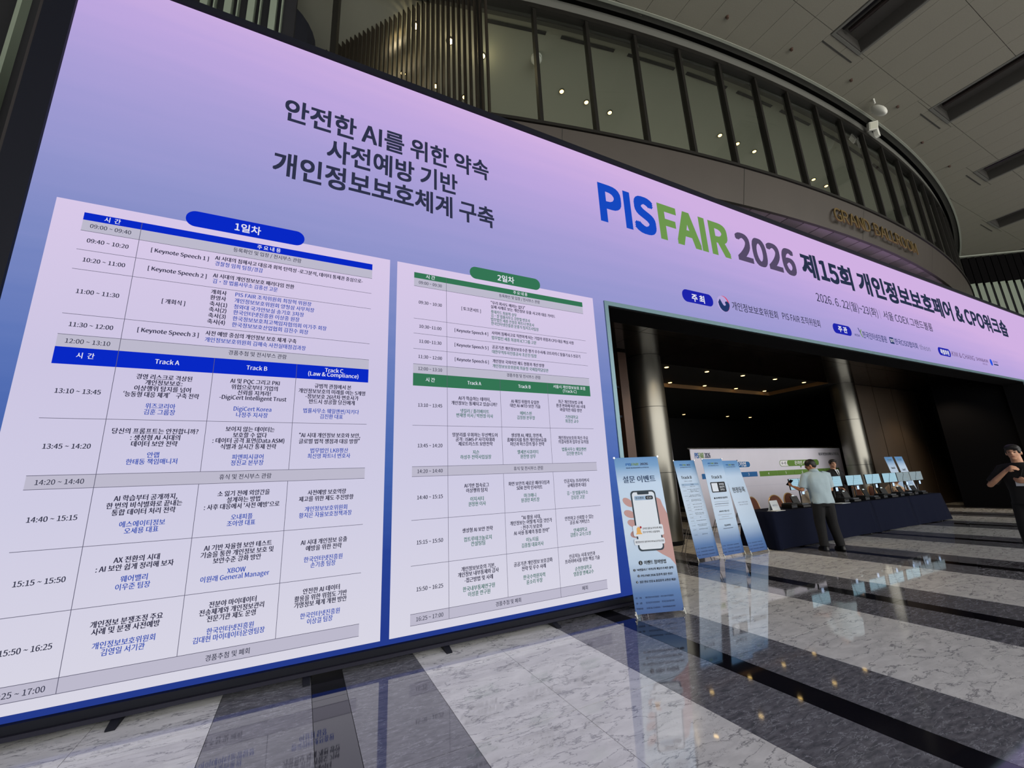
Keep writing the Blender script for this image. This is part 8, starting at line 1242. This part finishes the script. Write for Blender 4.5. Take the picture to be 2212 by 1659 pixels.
o, s, A = poster_stand((17.1, 6.73), (17.62, 6.73), .3, 1.83, 'left one of two narrow blue posters far behind the registration monitors'); poster_head(A); A.text('Track B', A.W*.5, A.H*.8, .09, pk, .02, A.W*.5, 3); A.rect(A.W*.15, A.W*.85, A.H*.3, A.H*.68, ink('poster_blue', (150, 176, 206)), 2, 'table_print'); A.build(s)
o, s, A = poster_stand((17.75, 6.72), (18.27, 6.72), .3, 1.83, 'right one of two narrow blue posters far behind the registration monitors'); poster_head(A); A.text('Track C', A.W*.5, A.H*.76, .09, pk, .02, A.W*.5, 3); A.rect(A.W*.15, A.W*.85, A.H*.25, A.H*.6, ink('poster_blue', (150, 176, 206)), 2, 'table_print'); A.build(s)
# ---------------------------------------------------------------- registration tables under navy cloths
TXS = [8.62+1.92*i for i in range(5)]
which = ('first from the poster stands', 'second, behind the man in the pale blue shirt', 'third, right of the man in the pale blue shirt', 'last at the right end of the row')
for i in range(4):
    x0, x1 = TXS[i], TXS[i+1]; cx = (x0+x1)/2
    t = empty('folding_table', (cx, 5.95, 0), label='long table hidden under navy cloth, '+which[i], cat='table')
    MB().box(-.94, .94, -.31, .31, .70, .728).obj('tabletop', P('table_board', (120, 110, 96), .6) if i == 0 else bpy.data.materials['table_board'], t)
    for a in (-.85, .85):
        for b in (-.26, .26): MB().tube([(a, b, 0), (a, b, .70)], .014, 8).obj('leg', M_chrome, t)
    # draped cloth with folds and splayed corners
    n = 48; vs = []; fs = []; hw, hd = .955, .335
    per = []
    for k in range(n):
        s_ = k/n*4; e = int(s_); f = s_-e
        p = [(-hw+2*hw*f, -hd), (hw, -hd+2*hd*f), (hw-2*hw*f, hd), (-hw, hd-2*hd*f)][e]
        cd = min(f, 1-f)*2; per.append((p, max(0, 1-cd*(3.2 if e % 2 == 0 else 1.2))))
    levels = (.732, .72, .55, .3, .02)
    for li, z in enumerate(levels):
        dz = (.732-z)/.71
        for k, (p, cr_) in enumerate(per):
            out = .012+dz*(.03+.10*cr_**2)+(.012*dz*math.sin(k*2.1+i*1.7) if li > 1 else 0)
            L_ = math.hypot(p[0]/hw, p[1]/hd); nx, ny = p[0]/hw/L_, p[1]/hd/L_
            if cr_ < .3: nx, ny = (0, math.copysign(1, p[1])) if abs(abs(p[1])-hd) < 1e-6 else (math.copysign(1, p[0]), 0)
            ox = out if li else 0
            xx_ = p[0]+nx*ox
            if abs(xx_) > .957 and 0 < i+(1 if xx_ > 0 else 0) < 4: xx_ = math.copysign(.957, xx_)
            vs.append((xx_, p[1]+ny*ox, z))
    for li in range(len(levels)-1):
        for k in range(n): k2 = (k+1) % n; fs.append((li*n+k, (li+1)*n+k, (li+1)*n+k2, li*n+k2))
    fs.append(tuple(range(n)))
    me = bpy.data.meshes.new('tablecloth'); me.from_pydata(vs, [], fs); me.materials.append(M_cloth); me.polygons.foreach_set('use_smooth', [True]*(len(me.polygons)-1)+[False])
    c = link('tablecloth', me); c.location = (cx, 5.95, 0)
    setp(c, 'navy tablecloth reaching the floor, '+which[i], 'tablecloth')
# ---------------------------------------------------------------- registration kiosks: tilted bright screen, ticket screen, printers
e_scr = E('screen_glow', (164, 202, 218), .95); e_scr2 = E('screen_grey', (150, 164, 168), .8); e_tab = E('tablet_glow', (190, 215, 250), 1.3); e_slip = E('printer_light', (220, 235, 235), .9)
e_scrl = E('screen_lines', (140, 178, 202), .9)
def kiosk(x, label, scr, grp=None):
    o = empty('registration_screen', (x, 5.98, .735), label=label, cat='screen')
    MB().box(-.1, .1, -.08, .08, 0, .012).obj('base', M_blackpl, o)
    MB().tube([(0, .02, .01), (0, .02, .5)], .014, 8).obj('pole', M_blackpl, o)
    M_ = Matrix.Translation((.0, .0, .49)) @ Matrix.Rotation(math.radians(-3), 4, 'X')
    MB().box(-.37, .37, -.012, .012, -.125, .125, M_).obj('housing', M_blackpl, o)
    p = MB().box(-.365, .365, -.0145, -.013, -.12, .12, M_).obj('display', scr, o)
    l_ = MB()
    for k in range(5): l_.box(-.3, .3-.06*(k % 3), -.016, -.0146, .08-.045*k, .085-.045*k, M_)
    l_.obj('print_lines', e_scrl, p)
    MB().box(-.055, .055, -.06, -.048, .25, .36).obj('ticket_screen', M_blackpl, o); MB().box(-.045, .045, -.0615, -.06, .262, .35).obj('ticket_display', e_tab, o)
    cb = [(-.12+.03*math.sin(k*.9), -.05-.02*math.cos(k), .62-.06*k) for k in range(10)]
    MB().tube(cb, .004, 5).obj('cable', M_blackpl, o)
names = ['registration screen partly hidden by the man in the pale blue shirt', 'tilted bright registration screen right beside the pale blue shirt', 'tilted bright screen in front of the backdrop edge and steel column', 'tilted bright screen just right of the steel column',
         'tilted bright screen below the two narrow far posters', 'dim greenish registration screen, second from the right end', 'grey registration screen at the right end of the row']
for i, x in enumerate((10.35, 11.75, 12.72, 13.65, 14.55, 15.33, 16.09)):
    kiosk(x, names[i], e_scr if i < 5 else e_scr2)
pl = ['left of the man in the blue shirt', 'beneath the screen beside the blue shirt', 'under the third screen', 'under the fourth screen', 'under the fifth screen', 'under the sixth screen', 'at the right table end']
for i, x in enumerate((10.0, 12.1, 13.05, 13.95, 14.85, 15.65, 16.0)):
    if i == 6: continue
    o = empty('label_printer', (x, 5.82, .735), rz=random.uniform(-.1, .1), label='black badge printer with raised lid, '+pl[i], cat='printer')
    MB().box(-.13, .13, -.13, .12, 0, .055).obj('body', M_blackpl, o, bevel=.01)
    MB().box(-.11, .11, -.1, .1, .06, .085).obj('tray', P('printer_grey', (58, 62, 70), .5) if i == 0 else bpy.data.materials['printer_grey'], o)
    MB().box(-.12, .12, -.01, .01, 0, .15, Matrix.Translation((0, .09, .09)) @ Matrix.Rotation(-.35, 4, 'X')).obj('lid', M_blackpl, o)
    MB().box(-.035, .035, -.004, .004, .14, .175, Matrix.Translation((0, .09, .09)) @ Matrix.Rotation(-.35, 4, 'X')).obj('slip', e_slip, o)
    o = empty('scanner_box', (x-.36, 5.85, .735), rz=.1, label='low black scanner box on the navy cloth, '+pl[i], cat='device')
    MB().box(-.12, .12, -.1, .12, 0, .09).obj('body', M_blackpl, o, bevel=.01); MB().box(-.09, .09, -.102, -.1, .02, .05).obj('slot', bpy.data.materials['printer_grey'], o); MB().box(-.12, .12, -.11, .1, .095, .11).obj('lid', M_blackpl, o)
o = empty('tent_card', (9.0, 5.8, .735), label='white folded name card standing on the first navy table', cat='card')
MB().add([(-.13, -.05, 0), (.13, -.05, 0), (.13, 0, .2), (-.13, 0, .2), (-.13, .05, 0), (.13, .05, 0)], [(0, 1, 2, 3), (5, 4, 3, 2)]).obj('card', M_paper, o)
A = Art((0, -.0255, .1), (1, 0, 0), (0, .2425, .97), (0, -.97, .2425), .001); A.text('개인정보', 0, 0, .045, ink('poster_grey', (150, 160, 176)), .01, .17, 2); A.build(o)
for i, (x, w_, lb) in enumerate(((8.9, .3, 'loose white papers near the tent card'), (11.42, .34, 'white papers on the cloth right of the blue shirt'))):
    pp_ = MB().box(-w_/2, w_/2, -.1, .1, 0, .006).obj('paper_sheet', M_paper); pp_.location = (x, 5.72 if i else 5.7, .735); setp(pp_, lb, 'paper')
# ---------------------------------------------------------------- banquet chairs
M_chair = P('chair_cover', (96, 52, 34), .75); M_cgold = P('chair_gold', (196, 160, 110), .35, metal=.6)
def chair(x, y, rz, label):
    o = empty('banquet_chair', (x, y, 0), rz, label=label, cat='chair', group='brown banquet chairs behind the tables')
    MB().loft([(0, 0, .42, .21, .21, 4), (0, 0, .445, .225, .225, 4), (0, 0, .48, .215, .215, 4)]).obj('seat', M_chair, o, True)
    pts = []
    for k in range(17):
        a_ = math.pi*k/16; pts.append((.245*math.cos(a_), .2+.0, .66+.28*math.sin(a_)**.8))
    prof = [(.2, .2, .50), (.235, .2, .6)]+[(p_[0], .21+(p_[2]-.5)*.15, p_[2]) for p_ in pts]+[(-.235, .2, .6), (-.2, .2, .50)]
    MB().tube(prof, .014, 8).obj('back_frame', M_cgold, o)
    vs = [(p_[0]*.93, p_[1]-.015, p_[2]*.985) for p_ in prof]+[(p_[0]*.93, p_[1]+.03, p_[2]*.985) for p_ in prof]; m_ = len(prof)
    MB().add(vs, [tuple(range(m_)), tuple(range(2*m_-1, m_-1, -1))]+[(k, k+m_, k+m_+1, k+1) for k in range(m_-1)]).obj('backrest', M_chair, o)
    for a, b in ((-.19, -.19), (.19, -.19), (-.19, .19), (.19, .19)): MB().tube([(a, b, .43), (a*1.08, b*1.12, 0)], .012, 8).obj('leg', M_cgold, o)
chair(9.95, 6.66, .1, 'brown oval-backed banquet chair with pale frame behind the tent card')
chair(10.8, 6.66, -.1, 'brown banquet chair, left of the printer and the man in the blue shirt')
chair(14.05, 6.72, 0, 'gold-rimmed banquet chair behind the third bright screen')
chair(14.95, 6.72, .05, 'gold-rimmed banquet chair behind the fourth bright screen')

# ---------------------------------------------------------------- people
def fused(mb, name, mat, voxel, parent, smooth_it=4, wrinkle=0, seed=0):
    me = mb.mesh(name, mat); o = bpy.data.objects.new(name, me); COL.objects.link(o)
    r = o.modifiers.new('r', 'REMESH'); r.mode = 'VOXEL'; r.voxel_size = voxel; r.adaptivity = 0
    s_ = o.modifiers.new('s', 'SMOOTH'); s_.iterations = smooth_it; s_.factor = .5
    dg = bpy.context.evaluated_depsgraph_get(); m2 = bpy.data.meshes.new_from_object(o.evaluated_get(dg))
    COL.objects.unlink(o); bpy.data.objects.remove(o)
    m2.materials.clear(); m2.materials.append(mat); m2.polygons.foreach_set('use_smooth', [True]*len(m2.polygons))
    if wrinkle:
        from mathutils import noise
        for v_ in m2.vertices:
            p = v_.co*9+Vector((seed, 0, 0)); v_.co += v_.normal*wrinkle*noise.noise(Vector((p.x, p.y, p.z*.5)))
    m2.name = name
    return link(name, m2, parent)
def head_mb(mb, c, yaw, pitch=0):
    M_ = Matrix.Translation(c) @ Matrix.Rotation(yaw, 4, 'Z') @ Matrix.Rotation(pitch, 4, 'X')
    mb.ball((0, -.005, .03), (.076, .095, .09), 18, 12, M_)      # skull
    mb.ball((0, .022, -.035), (.058, .07, .075), 16, 10, M_)     # jaw and face
    mb.ball((0, .068, -.085), (.026, .02, .02), 10, 7, M_)       # chin
    mb.tube([(0, .088, .02), (0, .104, -.018)], [.008, .014], 8, M_)   # nose
    for s_ in (-1, 1):
        mb.ball((s_*.078, -.005, -.008), (.011, .02, .032), 8, 6, M_); mb.ball((s_*.04, .055, -.025), (.02, .02, .02), 8, 6, M_)
    return M_
def face(parent, M_, glasses=False):
    for s_ in (-1, 1):
        MB().ball((s_*.03, .084, .012), (.013, .006, .006), 10, 6, M_).obj('eye', bpy.data.materials['eye_dark'], parent, True)
        MB().tube([(s_*.014, .09, .033), (s_*.03, .0925, .037), (s_*.047, .082, .032)], .0045, 6, M_).obj('eyebrow', M_hair, parent)
    MB().ball((0, .091, -.05), (.022, .006, .006), 10, 6, M_).obj('mouth', bpy.data.materials['lips'], parent, True)
    if glasses:
        g_ = MB()
        for s_ in (-1, 1):
            g_.tube([(s_*.032+.022*math.cos(a_), .1, .01+.017*math.sin(a_)) for a_ in [k*math.pi/8 for k in range(17)]], .0022, 5, M_)
            g_.tube([(s_*.054, .1, .012), (s_*.08, .0, .008)], .0022, 5, M_)
        g_.obj('glasses', M_blackpl, parent)
def hair(parent, M_, full=0):
    mb = MB(); mb.ball((0, -.014, .045), (.084, .1, .088), 20, 12, M_); mb.ball((0, -.035, .0), (.076, .07, .07), 16, 10, M_)
    if full: mb.ball((0, .03, .085), (.082, .075, .05), 14, 8, M_); mb.ball((-.03, .07, .075), (.05, .03, .03), 10, 6, M_); mb.ball((.035, .066, .08), (.045, .03, .03), 10, 6, M_); mb.ball((-.066, .02, .03), (.018, .04, .045), 10, 6, M_); mb.ball((.066, .02, .03), (.018, .04, .045), 10, 6, M_)
    return fused(mb, 'hair', M_hair, .009, parent, 2, .005)
def hand_mb(mb, wrist, dirv, nrm, curl=.4, s=1.0):
    d_ = Vector(dirv).normalized(); n_ = Vector(nrm); n_ = (n_-d_*n_.dot(d_)).normalized(); u_ = d_.cross(n_); w_ = Vector(wrist)
    for k in range(4):
        a_ = (k-1.5)*.02*s; b0 = w_+u_*a_*.55; b1 = w_+d_*.085*s+u_*a_
        mb.tube([b0, b1], [.017*s, .0125*s], 8)
        p = b1; dd = d_.copy(); L_ = (.068, .08, .074, .058)[k]*s/3
        pts = [p]; ang = curl
        for j in range(3):
            dd = (dd*math.cos(ang)+n_*math.sin(ang)).normalized(); nn = n_; p = p+dd*L_*1.15; pts.append(p)
        mb.tube(pts, [.0105*s, .0098*s, .009*s, .0075*s], 8)
    t0 = w_+d_*.02*s-u_*.02*s
    mb.tube([t0, t0-u_*.028*s+d_*.03*s+n_*.012*s, t0-u_*.03*s+d_*.062*s+n_*.028*s], [.014*s, .011*s, .009*s], 8)
M_skin = P('skin', (186, 140, 112), .55, var=.04, scale=30); M_skin2 = P('skin_tanned', (172, 122, 92), .55)
M_hair = P('hair', (18, 16, 16), .55); P('eye_dark', (30, 22, 20), .3); P('lips', (140, 80, 72), .5)
def torso(mb, hips, chest, neck, k=1.0, depth=1.0):
    """lofted trunk through hips, chest and neck base"""
    h_, c_, n_ = Vector(hips), Vector(chest), Vector(neck)
    R_ = []
    for f, rx, ry in ((0, .165, .115), (.25, .16, .115), (.5, .155, .112), (.75, .165, .12), (1, .175, .125)):
        p = h_.lerp(c_, f); R_.append((p.x, p.y, p.z, rx*k, ry*k*depth, 2.6))
    for f, rx, ry in ((.35, .185, .118), (.62, .165, .095), (.82, .11, .075), (1, .065, .062)):
        p = c_.lerp(n_, f); R_.append((p.x, p.y, p.z, rx*k, ry*k*depth, 2.3))
    mb.loft(R_)
def limb(mb, pts, rs, n=12): mb.tube(pts, rs, n)
def person(loc, rz, label, hd, headyaw, headpitch, hips, chest, neck, armL, armR, legL, legR, mtop, mleg, skin, handL, handR, hairfull=0, glasses=False, sleeve='short', k=1.0, wr=.006, seed=1):
    o = empty('person', loc, rz, label=label, cat='person')
    b = MB(); M_ = head_mb(b, hd, headyaw, headpitch)
    nk = Vector(neck); b.tube([nk-Vector((0, 0, .06)), nk+(Vector(hd)-nk)*.5, Vector(hd)+Vector((0, -.01, -.03))], [.068, .06, .056], 12)
    torso(b, hips, chest, neck, k*.93)
    for a in (armL, armR): limb(b, [a[0], Vector(a[0]).lerp(Vector(a[1]), .5), a[1], Vector(a[1]).lerp(Vector(a[2]), .35), a[2]], [.05, .044, .038, .038, .026])
    for l_ in (legL, legR): limb(b, [l_[0], Vector(l_[0]).lerp(Vector(l_[1]), .5), l_[1], Vector(l_[1]).lerp(Vector(l_[2]), .35), l_[2]], [.085, .072, .052, .052, .034])
    for wr_, dv, nv, cu in (handL, handR): hand_mb(b, wr_, dv, nv, cu)
    fused(b, 'body', skin, .0085, o, 2)
    face(o, M_, glasses); hair(o, M_, hairfull)
    t = MB(); torso(t, Vector(hips)-Vector((0, 0, .08 if sleeve != 'suit' else .14)), chest, Vector(neck)+Vector((0, 0, .012)), k*1.12, 1.08)
    for a in (armL, armR):
        e_ = Vector(a[0]).lerp(Vector(a[1]), .82 if sleeve == 'short' else 1)
        s0 = Vector(a[0]); si = Vector((s0.x*.45, s0.y, s0.z+.015))
        if sleeve == 'short': limb(t, [si, s0+Vector((0, 0, -.003)), s0.lerp(Vector(a[1]), .4), e_], [.072, .077, .07, .071])
        else: limb(t, [si, s0, a[1], Vector(a[1]).lerp(Vector(a[2]), .95)], [.072, .074, .056, .043])
    if mtop.name == 'pale_blue_shirt':
        nv = Vector(neck); MB().tube([nv+Vector((0, -.012, -.02)), nv+Vector((0, .006, .04))], [.086, .07], 20).obj('collar', mtop, o, True)
    fused(t, 'jacket' if sleeve == 'suit' else 'shirt', mtop, .012, o, 5, wr, seed)
    p = MB()
    for l_ in (legL, legR): limb(p, [l_[0], Vector(l_[0]).lerp(Vector(l_[1]), .5), l_[1], Vector(l_[1]).lerp(Vector(l_[2]), .5), l_[2]], [.11, .102, .09, .082, .078])
    hp = Vector(hips); p.loft([(hp.x, hp.y, hp.z-.14, .15, .11, 2.5), (hp.x, hp.y, hp.z-.04, .175, .125, 2.5), (hp.x, hp.y, hp.z+.06, .165, .118, 2.5)])
    fused(p, 'trousers', mleg, .013, o, 5, .006, seed+3)
    for l_ in (legL, legR):
        a = l_[2]; s_ = MB(); s_.loft([(a[0], a[1]+.05, .0, .05, .135, 2.6), (a[0], a[1]+.05, .03, .052, .138, 2.6), (a[0], a[1]+.03, .07, .045, .11, 2.4), (a[0], a[1], .11, .042, .055)]).obj('shoe', M_blackpl, o, True)
    return o, M_
M_blue = P('pale_blue_shirt', (158, 176, 184), .8, bump=.2, scale=40); M_trous = P('black_trousers', (11, 11, 14), .85); M_suit = P('black_suit', (14, 14, 18), .8); M_tee = P('black_shirt', (13, 13, 15), .85); M_beige = P('beige_top', (206, 180, 150), .8); M_cream = P('cream_top', (206, 196, 180), .8)
# man at the desk, seen from behind
o, M_ = person((9.28, 4.98, 0), -.55, 'man in a pale blue short-sleeved shirt and black trousers using a phone at the desk',
    (-.03, .09, 1.615), .9, -.4, (0, 0, .96), (-.01, .03, 1.28), (-.02, .05, 1.50),
    ((-.215, .04, 1.42), (-.3, .08, 1.14), (-.3, .33, 1.2)), ((.215, .03, 1.42), (.27, .1, 1.13), (.02, .33, 1.16)),
    ((-.09, 0, .92), (-.11, .03, .5), (-.14, -.02, .08)), ((.09, 0, .92), (.12, .03, .5), (.16, -.02, .08)), M_blue, M_trous, M_skin2,
    ((-.3, .33, 1.2), (-.2, .9, .3), (.2, -.2, 1), .5), ((.02, .33, 1.16), (-.6, .7, .2), (0, -.2, 1), .5), glasses=True, k=1.08, wr=.016)
ph = empty('mobile_phone', (0, 0, 0), label='black phone held up by the man in the pale blue shirt', cat='phone')
Mp = Matrix.Translation((9.28, 4.98, 0)) @ Matrix.Rotation(-.55, 4, 'Z') @ Matrix.Translation((-.32, .44, 1.29)) @ Matrix.Rotation(.7, 4, 'X') @ Matrix.Rotation(.4, 4, 'Y')
pc_ = MB().box(-.037, .037, -.005, .005, -.078, .078).obj('case', M_blackpl, ph, bevel=.004); ps_ = MB().box(-.033, .033, -.0062, -.005, -.072, .072).obj('display', P('phone_glass', (10, 10, 14), .1), ph); ph.matrix_world = Mp
# man at the right edge: arms folded up, fist under the chin
o, M_ = person((9.8, 2.39, 0), math.radians(90-10), 'man in a black short-sleeved shirt with a white badge, fist held under his chin',
    (0, .03, 1.655), .22, -.05, (0, 0, .97), (0, .0, 1.28), (0, .0, 1.50),
    ((-.2, 0, 1.42), (-.27, .1, 1.16), (-.14, .22, 1.24)), ((.2, 0, 1.42), (.33, .13, 1.175), (.06, .2, 1.40)),
    ((-.09, 0, .92), (-.12, .02, .5), (-.14, -.02, .08)), ((.09, 0, .92), (.12, .02, .5), (.15, -.02, .08)), M_tee, M_trous, M_skin,
    ((-.14, .22, 1.24), (1, .1, .05), (0, -.8, .3), .35), ((.06, .2, 1.40), (-.75, .25, .45), (-.3, -.6, -.4), 1.15), hairfull=1, seed=5)
MB().box(-.05, .05, -.003, .003, -.035, .035, Matrix.Translation((-.03, .165, 1.2)) @ Matrix.Rotation(.1, 4, 'X')).obj('badge', M_paper, o)
MB().tube([(-.06, .02, 1.5), (-.08, .15, 1.38), (-.03, .166, 1.235)], .004, 6).obj('lanyard', M_blackpl, o)
# standing clerk in a suit
o, M_ = person((13.35, 6.72, 0), math.pi-.35, 'young clerk in a black suit, white shirt and black tie standing behind the screens',
    (0, .03, 1.66), -.35, 0, (0, 0, .97), (0, 0, 1.29), (0, 0, 1.51),
    ((-.19, 0, 1.43), (-.24, .05, 1.15), (-.2, .28, 1.02)), ((.19, 0, 1.43), (.24, .05, 1.15), (.2, .28, 1.02)),
    ((-.09, 0, .92), (-.1, .02, .5), (-.11, -.02, .08)), ((.09, 0, .92), (.1, .02, .5), (.11, -.02, .08)), M_suit, M_trous, M_skin,
    ((-.2, .28, 1.02), (.2, .9, -.1), (0, 0, -1), .4), ((.2, .28, 1.02), (-.2, .9, -.1), (0, 0, -1), .4), hairfull=1, sleeve='suit', seed=9)
MB().add([(-.055, .105, 1.515), (.055, .105, 1.515), (.045, .15, 1.42), (0, .168, 1.27), (-.045, .15, 1.42), (0, .115, 1.5)], [(0, 4, 3, 5), (5, 3, 2, 1)]).obj('shirt_front', M_paper, o)
MB().add([(-.014, .122, 1.49), (.014, .122, 1.49), (.022, .166, 1.32), (0, .175, 1.27), (-.022, .166, 1.32)], [(0, 4, 3, 2, 1)]).obj('tie', M_blackpl, o)
# two seated helpers
for i, (x, lab, mt) in enumerate(((11.95, 'seated helper in a cream top leaning over the desk behind the black printer', M_cream), (16.3, 'seated helper in a beige top leaning forward below the fifth screen', M_beige))):
    person((x, 6.85, 0), math.pi, lab, (0, .3, 1.12), .2, -.5, (0, 0, .52), (0, .12, .82), (0, .22, 1.0),
        ((-.18, .2, .93), (-.23, .36, .78), (-.1, .5, .79)), ((.18, .2, .93), (.23, .36, .78), (.1, .5, .79)),
        ((-.09, 0, .5), (-.12, .42, .5), (-.12, .4, .08)), ((.09, 0, .5), (.12, .42, .5), (.12, .4, .08)), mt, M_trous, M_skin,
        ((-.1, .5, .79), (.1, 1, 0), (0, 0, -1), .2), ((.1, .5, .79), (-.1, 1, 0), (0, 0, -1), .2), hairfull=1, seed=20+i)
chair(11.95, 6.98, 0, 'brown banquet chair under the seated helper in the cream top')
chair(16.3, 6.98, 0, 'brown banquet chair under the seated helper in the beige top')
